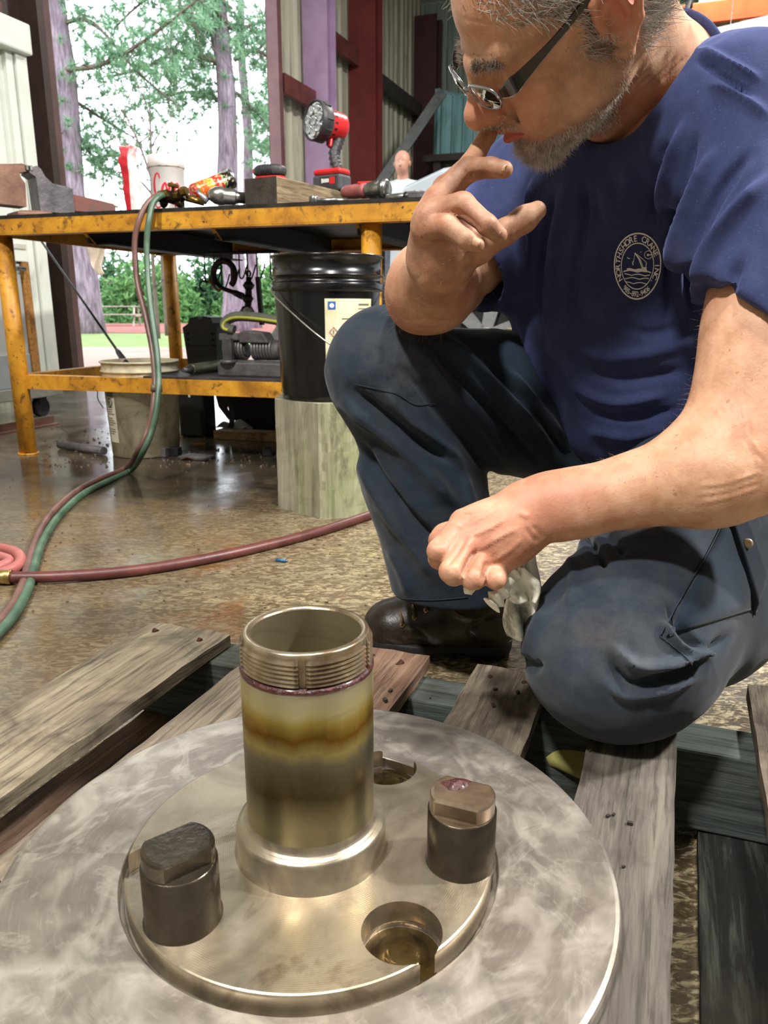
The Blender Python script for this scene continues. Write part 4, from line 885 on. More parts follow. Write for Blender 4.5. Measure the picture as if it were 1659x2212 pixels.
# ---- rag hanging under the bench at the left
def cloth():
    P = [bxy(174, 524, 1.14), bxy(226, 526, 1.14)]; o = P[0].copy(); t = thing('hanging_rag', 'cream rag hanging below the back of the bench', 'rag', o)
    def f(u, v):
        top = P[0].lerp(P[1], u); ln = .06+.09*u+.06*math.sin(u*3.1); return top+ZZ*(.09-(ln+.09)*v)+BN*(.020*math.sin(u*9+v*3)+.012*math.sin(v*8+u*4))+BD*(.05*v*(1-u)+.012*math.sin(v*6))
    m = MB(); m.grid(f, 22, 18); ob = m.build('rag_sheet', mat('cream_cloth', '#e2d6c6', '#cdbda8', .9, 0, 14, .3), t, o); sm = ob.modifiers.new('s', 'SOLIDIFY'); sm.thickness = .003
cloth()
# ================================================================== UNDER THE BENCH
M_wpl = None
def dirty_white():
    n = NT('dirty_white_plastic'); s = n.sep(); f = n.noise(7, 6, .7, dist=.8); c = n.ramp(f, [(.3, srgb('#8f8468')), (.5, srgb('#bdb496')), (.7, srgb('#d6cfb6'))])
    c = n.mix(n.ramp(n.math('ADD', s[2], n.math('MULTIPLY', n.math('SUBTRACT', f, .5), .25)), [(.02, .75), (.16, 0)]), c, srgb('#6a5a3f')); c = n.mix(n.ramp(n.noise(34, 5, .7), [(.6, 0), (.66, .6)]), c, srgb('#8a6a3c')); n.set('Base Color', c); n.set('Roughness', .55); n.bump(f, .15, .003); return n.m
M_wpl = dirty_white()
wbk = bxy(311, 900, .16); wbk.z = 0
wb_ = thing('white_bucket', 'dirty white plastic bucket standing inside the bench frame', 'bucket', wbk)
m = MB(); m.lathe([(0, .006), (.124, .006), (.128, 0), (.131, .004), (.1425, .285), (.1485, .2865), (.150, .289), (.150, .306), (.1445, .309), (.145, .328), (.1505, .3295), (.1505, .334), (.1455, .3365), (.146, .362), (.1515, .364), (.153, .367), (.1515, .3705), (.1465, .371), (.1435, .365), (.140, .29), (.126, .010), (0, .010)], n=64); m.build('bucket_body', M_wpl, wb_)
def on_b(a, z, off=.0012): r = .131+(z/.285)*.0115+off; return Vector((r*math.sin(a), -r*math.cos(a), z))
fa = math.atan2(wbk.x, wbk.y)   # direction facing the viewer
def bpatch(a0, a1, z0, z1, off=.0012, n=8): return MB().grid(lambda u, v: on_b(a0+(a1-a0)*u-fa, z0+(z1-z0)*v, off), n, 4)
fl_ = bpatch(-1.25, -.83, .06, .262).build('paper_label', mat('faded_label', '#b8b09a', '#cbc3ae', .7, 0, 20), wb_)
bpatch(-1.22, -.86, .238, .258, .002).build('label_band', M_ink, fl_)
rp2 = random.Random(9)
for k in range(13):
    z = .195-k*.0085
    if k in (4, 9): continue
    bpatch(-1.20, -1.20+rp2.uniform(.2, .33), z, z+.0035, .002, 4).build('print_line', M_ink, fl_)
m = MB(); cc = on_b(-1.04-fa, .216, .0022)
for k in range(5):
    a = k*1.256; m.tube([cc+Vector((.0, 0, 0)), cc+Vector((.014*math.cos(a)*.8, 0, .016*math.sin(a)))], .0022, 5)
m.lathe([(.014, -.001), (.017, -.001), (.017, .001), (.014, .001)], cc, (math.sin(-1.04-fa), -math.cos(-1.04-fa), 0), 20); m.build('warning_symbol', M_ink, fl_)
m = MB(); m.tube(spline([on_b(-1.55-fa, .296, .004), on_b(-1.62-fa, .27, .02), on_b(-1.60-fa, .225, .028), on_b(-1.45-fa, .19, .012)], 6), .0022, 6); m.build('bail_handle', M_black, wb_)
# stick leaning from the bucket
r0, r1 = bxy(262, 770, .26), bxy(86, 516, .72)
st = thing('pry_rod', 'thin black rod with grip leaning out of the white bucket', 'rod', Vector((r0.x, r0.y, .30)))
SO_ = Vector((r0.x, r0.y, .30)); dd = (r1-r0).normalized()
m = MB(); m.tube([r0, r0+dd*.45, r1+dd*.05], [.0055, .0050, .0055], 10); m.build('shaft', M_black, st, SO_)
m = MB(); m.tube([r0-dd*.25, r0-dd*.02, r0+dd*.03, r0+dd*.055], [.012, .013, .011, .006], 10); m.build('grip', M_rub, st, SO_)
# black jug, hose loop, dark plate, plank behind the bucket
jb = bxy(430, 945, .62); jb.z = 0
jg = thing('black_oil_can', 'tall black can standing on the floor behind the white bucket', 'can', jb)
m = MB(); m.box((0, 0, .145), (.125, .12, .29), BROT, .012); m.build('can_body', mat('dull_black_metal', '#0c0c0e', '#1a1a1e', .45, .1, 12), jg); m = MB(); m.cyl((0, 0, .285), (0, 0, .305), .02, .02, 16); m.build('cap', M_black, jg)
m = MB(); m.box(BROT @ Vector((0.0, -.061, .20)), (.010, .002, .035), BROT); m.build('paint_mark', M_paper, jg)
lo = bxy(470, 935, .66); lo.z = 0
lp = thing('black_hose_loop', 'black rubber hose loop under the bench shelf', 'hose', lo); C0 = bxy(466, 895, .66); 
m = MB(); m.tube([C0+(BD*math.cos(a)*.085+ZZ*math.sin(a)*.11) for a in np.linspace(-2.4, 1.9, 36).tolist()], .0125, 10); m.build('loop', M_rub, lp, lo)
pp = bxy(550, 905, .80); pp.z = 0
dp = thing('dark_steel_plate', 'dark steel plate with round hole under the bench', 'plate', pp)
bm = bmesh.new(); ring = [(-.19, .06), (-.14, .0), (.20, .0), (.20, .19), (-.22, .19)]; vs = [bm.verts.new((x, z, 0)) for x, z in ring]; es = [bm.edges.new((vs[i], vs[(i+1) % 5])) for i in range(5)]
cv = [bm.verts.new((-.13+.016*math.cos(a), .055+.016*math.sin(a), 0)) for a in np.linspace(0, 2*math.pi, 17)[:-1].tolist()]; es += [bm.edges.new((cv[i], cv[(i+1) % 16])) for i in range(16)]
bmesh.ops.triangle_fill(bm, use_beauty=True, edges=es); ex = bmesh.ops.extrude_face_region(bm, geom=bm.faces[:]); bmesh.ops.translate(bm, verts=[e for e in ex['geom'] if isinstance(e, bmesh.types.BMVert)], vec=(0, 0, .012)); bm.verts.index_update()
m = MB(); m.add([BROT @ Vector((v.co.x, v.co.z, v.co.y+.052)) for v in bm.verts], [tuple(v.index for v in f.verts) for f in bm.faces]); bm.free(); m.build('plate', mat('dark_maroon_plate', '#1c1214', '#2a1c1e', .5, .3, 12), dp)
m = MB(); m.box(BROT @ Vector((.05, .02, .026)), (.30, .05, .052), BROT); m.build('plate_foot', M_dark, dp)
kb = bxy(548, 925, .60); kb.z = 0
kp = thing('floor_plank', 'short pine plank on the floor under the shelf', 'plank', kb); m = MB(); m.box((0, 0, .019), (.36, .09, .038), BROT, .003); m.build('plank', wood('pine_plank', '#8a6f4c', '#a98a62', '#bd9f75', 1), kp)
fr = bxy(505, 893, .70); fr.z = 0
wr_ = thing('white_scrap', 'crumpled white scrap beside the dark plate', 'rag', fr)
m = MB(); m.grid(lambda u, v: BROT @ Vector(((u-.5)*.15, (v-.5)*.08, .035+.02*math.sin(u*7)*math.sin(v*5+1)+.02*(1-abs(2*u-1)))), 12, 8); ob = m.build('scrap', mat('white_scrap', '#c9ccd0', '#e0e2e6', .6, 0, 12), wr_); ob.modifiers.new('s', 'SOLIDIFY').thickness = .004
# ---- things on the shelf plate
SP = SZ+.008
def shelf_thing(name, label, cat, u, v, n): o = bxy(u, v, n); o.z = SP; return thing(name, label, cat, o), o
nb, no = shelf_thing('notched_block', 'black steel block with notched top on the shelf', 'block', 449, 780, .55)
def bprism(poly, c, dep, mb=None):
    mb = mb or MB(); mb.prism(poly, c-BN*dep/2, BD, ZZ, BN, dep); return mb
m = bprism([(-.068, 0), (.072, 0), (.080, .165), (.062, .185), (.054, .208), (.016, .214), (.010, .196), (-.006, .196), (-.010, .212), (-.048, .205), (-.056, .183), (-.085, .165)], no, .10); m.build('block_body', mat('dull_black_metal', '#0c0c0e'), nb, no)
for k in range(3):
    for s in (-1, 1):
        m = MB(); m.cyl(no+BD*(.06*s-.004)+ZZ*(.14-k*.024)-BN*.05, no+BD*(.06*s-.004)+ZZ*(.14-k*.024)-BN*.056, .005, .005, 10); m.build('stud', M_dark, nb, no)
m = MB(); m.box(no+ZZ*.09-BN*.0515, (.142, .004, .004), BROT); m.build('seam', M_dark, nb, no)
sb, so = shelf_thing('spring_clamp_casting', 'grey cast iron bracket with coil springs and upright bolt', 'machine part', 540, 815, .16)
M_gc = mat('sooty_grey_casting', '#4a4748', '#6a6566', .6, .3, 20, .5, 60)
m = MB(); N = 40; pr = [(-.09, -.07), (-.11, -.045), (-.115, .02), (-.09, .06), (.16, .06), (.16, -.07)]
m.prism(pr, so, BD, BN, ZZ, .052); ob = m.build('base_casting', M_gc, sb, so); bv = ob.modifiers.new('b', 'BEVEL'); bv.width = .006; bv.segments = 2
for (x, dz) in ((-.095, .0), (.02, .0)):
    m = MB(); pts = []
    for i in range(7*14+1):
        a = i/14*2*math.pi; pts.append(so+BD*(x-.0+i/(7*14)*.085)+BN*(math.cos(a)*.03)+ZZ*(.095+math.sin(a)*.033))
    m.tube(pts, .0062, 7); m.cyl(so+BD*(x-.004)+ZZ*.095, so+BD*(x+.09)+ZZ*.095, .024, .024, 16); m.build('coil_spring', mat('grey_spring', '#5a5859', '#777374', .45, .5, 30, .2), sb, so)
m = MB(); m.cyl(so+BD*.105+ZZ*.095, so+BD*.135+ZZ*.095, .038, .036, 22, bev=.006); m.cyl(so+BD*.13+ZZ*.1, so+BD*.2+ZZ*.105, .014, .014, 14); m.build('spring_cap', M_gc, sb, so)
m = MB(); m.cyl(so+BD*-.052-BN*.062+ZZ*.05, so+BD*-.052-BN*.062+ZZ*.135, .021, .021, 8, smooth=False); m.cyl(so+BD*-.052-BN*.062+ZZ*.048, so+BD*-.052-BN*.062+ZZ*.060, .033, .031, 20); m.cyl(so+BD*-.052-BN*.062+ZZ*.134, so+BD*-.052-BN*.062+ZZ*.138, .018, .016, 16); m.build('upright_bolt', M_cast, sb, so)
m = bprism([(-.105, .128), (-.02, .128), (-.02, .155), (-.105, .155)], so, .07); bprism([(-.02, .12), (.10, .12), (.075, .158), (.01, .165), (-.02, .16)], so, .075, m); ob = m.build('top_clamp', M_gc, sb, so); bv = ob.modifiers.new('b', 'BEVEL'); bv.width = .004
ys = thing('yellow_strap_loop', 'grey and yellow round sling folded on the cast bracket', 'sling', so+ZZ*.17)
m = MB(); S = spline([so+BD*-.04-BN*.03+ZZ*.168, so+BD*-.075-BN*.03+ZZ*.176, so+BD*-.078-BN*.02+ZZ*.198, so+BD*-.04-BN*.01+ZZ*.215, so+BD*.04+ZZ*.212, so+BD*.15+ZZ*.198], 6); m.tube(S, [.018]*len(S), 14, flat=.8); m.build('sling', mat('grey_sling', '#55574c', '#6d7060', .7, 0, 12), ys, so+ZZ*.17)
m = MB(); m.tube([p-BN*.0145-ZZ*.004 for p in S[3:]], .0058, 8); m.build('yellow_stripe', mat('yellow_stripe', '#a5a83a', '#c4c452', .6), ys, so+ZZ*.17)
gg, go_ = shelf_thing('grease_gun', 'olive metal grease gun tube lying on the shelf', 'tool', 425, 800, .20)
pa, pb = bxy(412, 797, .10), bxy(474, 783, .30); pa.z = SP+.022; pb.z = SP+.024
m = MB(); m.cyl(pa, pb, .020, .021, 20, bev=.003); m.build('barrel', mat('olive_metal', '#5a5d4c', '#70735f', .4, .5, 20), gg, go_)
m = MB(); m.cyl(pa-(pb-pa).normalized()*.05, pa, .008, .016, 16); m.build('nozzle', M_cast, gg, go_)
# ---- rod hooks hanging under the bench back and the gear on them
rail = [bxy(440, 545, .42), bxy(600, 545, .42)]
hk = thing('hook_rail', 'row of black wire hooks hanging under the bench top', 'hook rail', Vector((rail[0].x, rail[0].y, .70)))
HKo = Vector((rail[0].x, rail[0].y, .70)); zt_ = TZ-.112
m = MB(); m.cyl(Vector((rail[0].x, rail[0].y, zt_)), Vector((rail[1].x, rail[1].y, zt_)), .006, .006, 8); m.build('rail', M_black, hk, HKo)
for i, (u, v) in enumerate(((444, 605), (464, 602), (480, 620), (500, 610), (518, 598), (536, 600), (556, 598), (585, 600), (604, 600))):
    p = bxy(u, v, .42); top = Vector((p.x, p.y, zt_)); m = MB(); m.tube(spline([top, top.lerp(p, .5), p+ZZ*.02, p, p+BD*.012-ZZ*.006, p+BD*.026+ZZ*.02, p+BD*.036+ZZ*.05], 5), .0032, 6); m.build('hook', M_black, hk, HKo)
def ring_arc(c, ru, rz, a0, a1, r, n=22): return [c+BD*ru*math.cos(a)+ZZ*rz*math.sin(a) for a in np.linspace(a0, a1, n).tolist()], r
so1 = bxy(488, 620, .40)
sh = thing('lifting_shackle', 'dark rusty lifting shackle hung on a wire hook', 'shackle', so1)
m = MB(); p_, r_ = ring_arc(bxy(484, 593, .40), .048, .052, -.9, 3.9, .013); m.tube(p_, .0125, 12); m.build('bow', mat('rusty_dark_iron', '#231a18', '#3e2a24', .55, .5, 20, .3), sh, so1)
m = MB(); m.tube([bxy(506, 632, .40), bxy(524, 640, .39)], [.012, .014], 10); m.tube([bxy(456, 598, .40), bxy(478, 622, .40), bxy(506, 632, .40)], .009, 10); m.build('pin', mat('rusty_dark_iron', '#231a18'), sh, so1)
so2 = bxy(468, 622, .37); hs = thing('small_chain_hook', 'small rusty chain hook beside the shackle', 'hook', so2)
m = MB(); m.tube(spline([bxy(452, 604, .37), bxy(462, 618, .37), bxy(472, 628, .37), bxy(477, 622, .37)], 5), [.006]*15+[.004], 8); m.build('shank', M_castr, hs, so2); m = MB(); m.tube([bxy(440, 618, .37)+BD*.018*math.cos(a)+ZZ*.02*math.sin(a) for a in np.linspace(.6, 5.2, 14).tolist()], .004, 7); m.build('hook_eye', M_black, hs, so2)
so3 = bxy(536, 690, .38); bs_ = thing('chain_binder', 'black load binder with round knobs hanging on a hook', 'chain binder', so3)
m = MB(); m.tube([bxy(537, 598, .38), bxy(537, 640, .38), bxy(534, 690, .38)], [.010, .014, .012], 12)
m.build('stem', M_dark, bs_, so3)
for (u, v, r) in ((537, 617, .024), (535, 645, .024), (534, 672, .030)):
    c = bxy(u, v, .375); m = MB(); m.lathe([(0, -r*.7), (r*.6, -r*.62), (r, 0), (r*.6, r*.62), (0, r*.7)], c, ZZ, 20); m.build('knob', M_black if v < 660 else M_cast, bs_, so3)
m = MB(); m.lathe([(0, 0), (.017, 0), (.017, .004), (.012, .005), (0, .004)], bxy(535, 671, .345), -BN, 20); m.build('cap_ring', M_chrome, bs_, so3)
m = MB(); m.tube([bxy(537, 598, .38)+BD*.009*math.cos(a)+ZZ*(.012+.011*math.sin(a)) for a in np.linspace(-1.2, 4.2, 12).tolist()], .004, 7); m.build('eye', M_black, bs_, so3)
so4 = bxy(563, 700, .40); fb_ = thing('flat_bar', 'long flat black bar hanging beside the load binder', 'bar', so4)
m = MB(); A_, B_ = bxy(557, 598, .40), bxy(566, 702, .40); m.tube([A_, (A_+B_)/2, B_], .0135, 4, False, flat=.4); m.build('bar', M_black, fb_, so4)
# ================================================================== FLOOR: red hose, pink hose loop, debris
rh = thing('red_air_hose', 'long red air hose lying across the wet floor', 'hose', onz(500, 1195, 0)); RO = onz(500, 1195, 0)
M_redh = mat('grimy_red_hose', '#4c2422', '#673731', .42, 0, 16, .12, 60); M_pink = mat('pink_hose', '#94504c', '#aa645e', .4, 0, 10)
m = MB(); m.tube(spline([fz(1000, 1045, .012), fz(900, 1076, .012), fz(800, 1112, .012), fz(690, 1148, .012), fz(560, 1182, .012), fz(420, 1212, .012), fz(280, 1234, .012), fz(130, 1245, .014), fz(22, 1247, .016)], 8), .0125, 12); m.build('hose', M_redh, rh, RO)
m = MB(); m.cyl(fz(26, 1247, .016), fz(-14, 1246, .016), .0155, .0155, 16); m.cyl(fz(-12, 1246, .016), fz(-50, 1244, .016), .012, .012, 8); m.build('brass_ferrule', mat('pale_brass', '#b39a63', '#8f7846', .35, .9, 20), rh, RO)
ph = thing('pink_hose_coil', 'pale red hose loop at the left edge of the floor', 'hose', onz(0, 1200, 0)); PO = onz(0, 1200, 0)
m = MB(); m.tube(spline([fz(-120, 1190, .013), fz(-50, 1182, .013), fz(10, 1186, .013), fz(40, 1198, .013), fz(42, 1218, .013), fz(10, 1236, .016), fz(-60, 1250, .013), fz(-140, 1262, .013)], 8), .0125, 12); m.tube(spline([fz(-120, 1206, .013), fz(-40, 1197, .013), fz(12, 1206, .013), fz(14, 1218, .013), fz(-40, 1232, .013), fz(-140, 1240, .013)], 8), .0115, 12); m.build('coil', M_pink, ph, PO)
def deb(name, label, cat, u, v, build_, group=None):
    o = onz(u, v, 0); t = thing(name, label, cat, o, group=group); build_(t); return t
M_rubb = mat('black_rubber_bits', '#101012', '#1c1c1e', .6)
deb('grey_block', 'small grey steel block in front of the white bucket', 'block', 352, 986, lambda t: MB().box((0, 0, .018), (.048, .04, .036), rotz(-.3), .003).build('block', M_gc, t))
deb('black_cube', 'small black cube next to the grey block', 'block', 380, 984, lambda t: MB().box((0, 0, .017), (.038, .036, .034), rotz(-.3), .003).build('cube', M_rubb, t))
deb('black_square_nut', 'lone black square nut left of the timber stump', 'nut', 578, 984, lambda t: MB().box((0, 0, .018), (.036, .036, .036), rotz(.2), .004).build('nut', M_rubb, t))
deb('flat_shim', 'flat dark steel shim on the oily floor', 'plate', 425, 990, lambda t: MB().box((0, 0, .006), (.125, .08, .010), rotz(-.35), .002).build('shim', M_gc, t))
deb('pipe_offcut', 'dark pipe offcut lying beside the front bench leg', 'pipe', 180, 975, lambda t: (MB().cyl(BROT @ Vector((-.13, .02, .018)), BROT @ Vector((.14, -.05, .018)), .017, .017, 16).build('pipe', M_gc, t)))
deb('blue_connector', 'tiny blue electrical connector on the wet floor', 'connector', 607, 1214, lambda t: (MB().cyl((-.012, .004, .004), (.012, -.004, .004), .0038, .0038, 10).build('sleeve', mat('blue_plastic', '#2c5f86', None, .4), t), MB().cyl((.012, -.004, .004), (.016, -.0055, .004), .0026, .0026, 8).build('pin', M_chrome, t)))
deb('orange_scrap', 'orange plastic scrap near the black can', 'scrap', 430, 962, lambda t: MB().box((0, 0, .005), (.05, .014, .009), rotz(.1), .002).build('scrap', mat('orange_scrap', '#b8702a', '#c88a44', .6), t))
deb('red_marker', 'red marker lying near the pine plank', 'marker', 520, 928, lambda t: MB().cyl((-.045, .01, .008), (.045, -.01, .008), .007, .007, 10).build('barrel', mat('dull_red_marker', '#8f3a30', '#a85040', .5), t))
deb('hex_bolt', 'steel hex bolt lying by the bench leg', 'bolt', 168, 968, lambda t: (MB().cyl((-.02, 0, .008), (.03, .01, .008), .006, .006, 10).build('shank', M_chrome, t), MB().cyl((-.03, -.002, .009), (-.02, 0, .009), .011, .011, 6, smooth=False).build('head', M_chrome, t)))
deb('brass_chip', 'bent brown metal chip in front of the shim', 'scrap', 405, 994, lambda t: MB().add([(-.03, 0, .002), (.0, -.015, .018), (.035, 0, .003), (.0, .02, .004), (-.03, 0, 0), (.0, -.015, .014), (.035, 0, 0), (.0, .02, 0)], [(0,1,2,3), (7,6,5,4), (0,4,5,1), (1,5,6,2), (2,6,7,3), (3,7,4,0)]).build('chip', mat('brown_chip', '#6a5034', '#8a6a44', .5, .4), t))
rg = random.Random(21); chips = MB(); Mg = mat('floor_grit', '#3a332a', '#7a6a52', .8, 0, 60)
for k in range(420):
    u, v = (rg.uniform(60, 620), rg.uniform(925, 1010)) if k < 300 else (rg.uniform(0, 850), rg.uniform(1000, 1330))
    p = onz(u, v, 0); s = rg.uniform(.002, .0065 if k < 300 else .004); Rr_ = rotz(rg.uniform(0, 3))
    chips.box(p+ZZ*s*.5, (s*rg.uniform(1, 2.2), s, s*.9), Rr_)
tag(chips.build('floor_grit', Mg), 'scattered metal chips and grit on the oily floor', 'grit', kind='stuff')
dirt = MB()
for k in range(46):
    s, t_ = rg.uniform(-.35, .19), rg.uniform(.45, .84); zz = BZ1 if any(a < s < b for a, b in ((-.362, -.266), (-.203, -.113), (-.054, .031), (.108, .2))) else None
    if t_ > .79 and zz is None: zz = .114
    if zz is None: continue
    p = PAL @ Vector((s, t_, zz)); sz = rg.uniform(.0015, .004)
    if (p.xy-DC.xy).length < .24: continue
    dirt.box(p+ZZ*sz*.4, (sz*1.6, sz, sz*.8), rotz(rg.uniform(0, 3)))
tag(dirt.build('pallet_dirt', mat('black_crumbs', '#1c1814', '#33291f', .9)), 'dark crumbs of dirt on the pallet boards', 'dirt', kind='stuff')
# glove under the pallet
gv = onz(1218, 1625, .07); gl = thing('work_glove', 'yellow and grey work glove fallen between the pallet boards', 'glove', Vector((gv.x, gv.y, .035)))
m = MB(); go2 = Vector((gv.x, gv.y, .035))
m.tube(spline([go2+Vector((-.03, .03, .03)), go2+Vector((0, 0, .042)), go2+Vector((.03, -.03, .035))], 5), [.018, .024, .027, .028, .028, .028, .027, .026, .024, .022, .016], 12, flat=.7); m.build('palm', mat('yellow_glove', '#a8a25a', '#8a8658', .8, 0, 14, .3), gl, go2)
for k in range(4):
    d = Vector((.03-.012*k, .035+.004*k, .012)); m = MB(); m.tube(spline([go2+Vector((-.005+.010*k-.02, .012, .042)), go2+Vector((-.025+.010*k, .03, .055)), go2+Vector((-.03+.012*k, .055, .045))], 5), [.011]*10+[.006], 10); m.build('glove_finger', mat('grey_glove_finger', '#56524c', '#6a665e', .8, 0, 14, .3), gl, go2)
# ================================================================== LEFT CABINET
M_wm = mat('painted_white_metal', '#c9cdc2', '#d6d9cf', .45, 0, 4, .05); M_gp = mat('grey_scuffed_panel', '#9a9c99', '#b4b6b2', .6, 0, 5, .2)
CP = onz(132, 872, 0.06); CP.z = 0      # right front foot
cab = thing('white_cooler_cabinet', 'tall white metal cabinet on casters with grey panel beside the bay', 'cabinet', CP)
cw = lambda a, n, z: -WD*a-PD*n+ZZ*z     # along the face towards the viewer, back, up
CB = Matrix((-WD, -PD, ZZ)).transposed()
def cbx(a0, a1, n0, n1, z0, z1, name, m_, bev=.004, par=None):
    mb = MB(); mb.box(cw((a0+a1)/2, (n0+n1)/2, (z0+z1)/2), (a1-a0, n1-n0, z1-z0), CB, bev); return mb.build(name, m_, par or cab)
CH = 1.90; CLn = 1.35
cbx(0, CLn, .03, .65, .16, CH, 'cabinet_box', M_wm)
cbx(0, .07, -.015, .04, .14, CH, 'frame_post', M_wm); cbx(.075, .12, .0, .04, .16, CH-.05, 'inner_post', M_wm); cbx(CLn-.08, CLn, -.015, .04, .14, CH, 'frame_post', M_wm)
cbx(-.01, CLn+.01, -.05, .06, CH-.12, CH+.02, 'top_rail', M_wm, .01)
cbx(.12, CLn-.08, .0, .04, .80, .95, 'mid_rail', M_wm); cbx(.13, CLn-.1, -.006, .02, .86, .89, 'vent_slot', mat('vent_glass', '#a6a798', '#c4c4b4', .3))
cbx(.17, CLn-.09, .012, .04, .17, .79, 'lower_panel', M_gp); cbx(.17, CLn-.09, .008, .03, .17, .34, 'panel_stain', mat('grey_panel_stain', '#868a8c', '#95989a', .7, 0, 6))
cbx(.125, .165, -.004, .04, .16, .80, 'wood_strip', wood('orange_wood_strip', '#8a5a2c', '#a8763c', '#b98a50', 1)); cbx(.17, CLn-.09, .018, .04, .96, CH-.13, 'upper_panel', M_wm)
mb = MB(); mb.cyl(cw(.17, -.02, .765), cw(CLn-.1, -.02, .765), .011, .011, 12); mb.build('chrome_rail', M_chrome, cab)
cbx(-.005, CLn, -.02, .62, .11, .17, 'plinth', mat('plinth_grey', '#77756c', '#8a877c', .6))
for a in (.09, CLn-.1):
    for n_ in (.06, .56):
        mb = MB(); mb.cyl(cw(a, n_-.018, .05), cw(a, n_+.018, .05), .05, .05, 20); mb.box(cw(a, n_, .09), (.05, .05, .05), CB); mb.build('caster', mat('black_caster', '#1a1a1c', '#2c2b2b', .6), cab)
# floor bar left of the cabinet foot
lbar = onz(60, 925, .02); lb = thing('angle_iron', 'rusty angle iron lying in front of the white cabinet', 'metal bar', Vector((lbar.x, lbar.y, 0)))
mb = MB(); mb.box(Vector((-.1, -.05, .004)), (.04, .7, .006), Matrix((PD, WD, ZZ)).transposed()); mb.box(Vector((-.12, -.043, .022)), (.006, .7, .04), Matrix((PD, WD, ZZ)).transposed()); mb.build('angle', M_castr, lb)
# ================================================================== WHITE TRUCK
TRK = Vector((.03, 5.35, 0)); TRR = math.atan2(PD.y, PD.x)
trk = thing('white_truck', 'white pickup truck parked behind the workbench', 'truck', TRK, TRR)
M_tw = mat('white_car_paint', '#c4cfd9', '#ccd6df', .18, 0, 3, coat=.5); M_blk = mat('black_trim_plastic', '#232326', '#2e2e31', .55, 0, 20); M_tire = mat('tire_rubber', '#2a2a2c', '#4a4a4c', .7, 0, 20, .2); M_alloy = mat('grey_alloy', '#b0b3b6', '#c8cacc', .3, .7, 20)
WX = .66; WX2 = 3.9; WRr = .40
def truck_side(y0, y1, nseg=1):
    arch = lambda xc: [(xc+.47*math.cos(a), .40+.47*math.sin(a)) for a in np.linspace(math.pi, 0, 15).tolist()]
    low = [(.0, .50), (.06, .38)]+arch(WX)+[(1.3, .34), (3.3, .34)]+arch(WX2)+[(5.0, .45)]
    top = [(5.05, 1.30), (2.95, 1.30), (2.9, 1.85), (2.6, 1.93), (1.75, 1.90), (1.05, 1.46), (.75, 1.44), (.35, 1.40), (.10, 1.31), (.02, 1.15)]
    return low+top
mb = MB(); P = truck_side(0, 0); bm = bmesh.new(); vs = [bm.verts.new((x, 0, z)) for x, z in P]; es = [bm.edges.new((vs[i], vs[(i+1) % len(vs)])) for i in range(len(vs))]; bmesh.ops.triangle_fill(bm, edges=es, use_beauty=True); bm.verts.index_update(); tri = [tuple(v.index for v in f.verts) for f in bm.faces]; bm.free(); n_ = len(P)
rows = [(.0, .0), (.02, .018), (.06, .035), (.94, .05), (1.86, .035), (1.9, .018), (1.92, 0)]
allv = []
for y, cr in rows:
    for x, z in P: allv.append((x, y, z+(cr if z > 1.1 else 0)))
fs = [tuple(i for i in t) for t in tri]+[tuple(i+6*n_ for i in reversed(t)) for t in tri]
for k in range(6): fs += [(k*n_+i, k*n_+(i+1) % n_, (k+1)*n_+(i+1) % n_, (k+1)*n_+i) for i in range(n_)]
mb.add(allv, fs); mb.build('body', M_tw, trk)
mb = MB(); mb.box((.02, .96, .56), (.30, 1.98, .36), None, .05); mb.build('bumper', M_blk, trk)
mb = MB(); mb.box((.025, .96, 1.0), (.05, 1.3, .36), None, .02); mb.build('grille', M_blk, trk)
for y in (.18, 1.74): MB().box((.05, y, 1.02), (.12, .3, .22), None, .03).build('headlight', mat('headlight_glass', '#c4c9cc', '#dfe3e6', .1), trk)
for x, y0 in ((WX, -.01), (WX, 1.66), (WX2, -.01), (WX2, 1.66)):
    w = MB(); w.lathe([(.235, 0), (.25, -.012), (.33, -.016), (.385, .0), (.40, .035), (.40, .215), (.385, .25), (.25, .262), (.235, .25)], (x, y0+.01, WRr), (0, 1, 0), 48); tr = w.build('tire', M_tire, trk)
    w = MB(); w.lathe([(.245, -.004), (.232, -.012), (.222, .0), (.215, .05), (.215, .22)], (x, y0+.01, WRr), (0, 1, 0), 48); w.build('rim', M_alloy, tr)
    w = MB(); w.lathe([(0, .02), (.05, .02), (.062, .035), (.07, .07), (0, .07)], (x, y0+.01, WRr), (0, 1, 0), 24)
    for k in range(6):
        a = k*math.pi/3+.3; d = Vector((math.cos(a), 0, math.sin(a))); p = Vector((-d.z, 0, d.x)); c = Vector((x, y0+.04, WRr))
        v8 = [c+d*.04+p*.035, c+d*.22+p*.05, c+d*.22-p*.05, c+d*.04-p*.035]; v8 += [q+Vector((0, .03, 0)) for q in v8]; w.add(v8, [(0,1,2,3), (7,6,5,4), (0,4,5,1), (1,5,6,2), (2,6,7,3), (3,7,4,0)])
    w.build('spokes', M_alloy, tr); w = MB(); w.cyl((x, y0+.10, WRr), (x, y0+.13, WRr), .19, .19, 32); w.build('brake_disc', M_blk, tr)
    if y0 < 1:
        w = MB(); w.tube([Vector((x+.47*math.cos(a), .0, .40+.47*math.sin(a))) for a in np.linspace(math.pi, 0, 24).tolist()], .028, 8); w.build('fender_flare', M_blk, trk)
        w = MB(); w.grid(lambda a, b: Vector((x+.47*math.cos(a*math.pi), .05+.3*b, .40+.47*math.sin(a*math.pi))), 20, 3); w.build('wheel_well', M_black, trk)
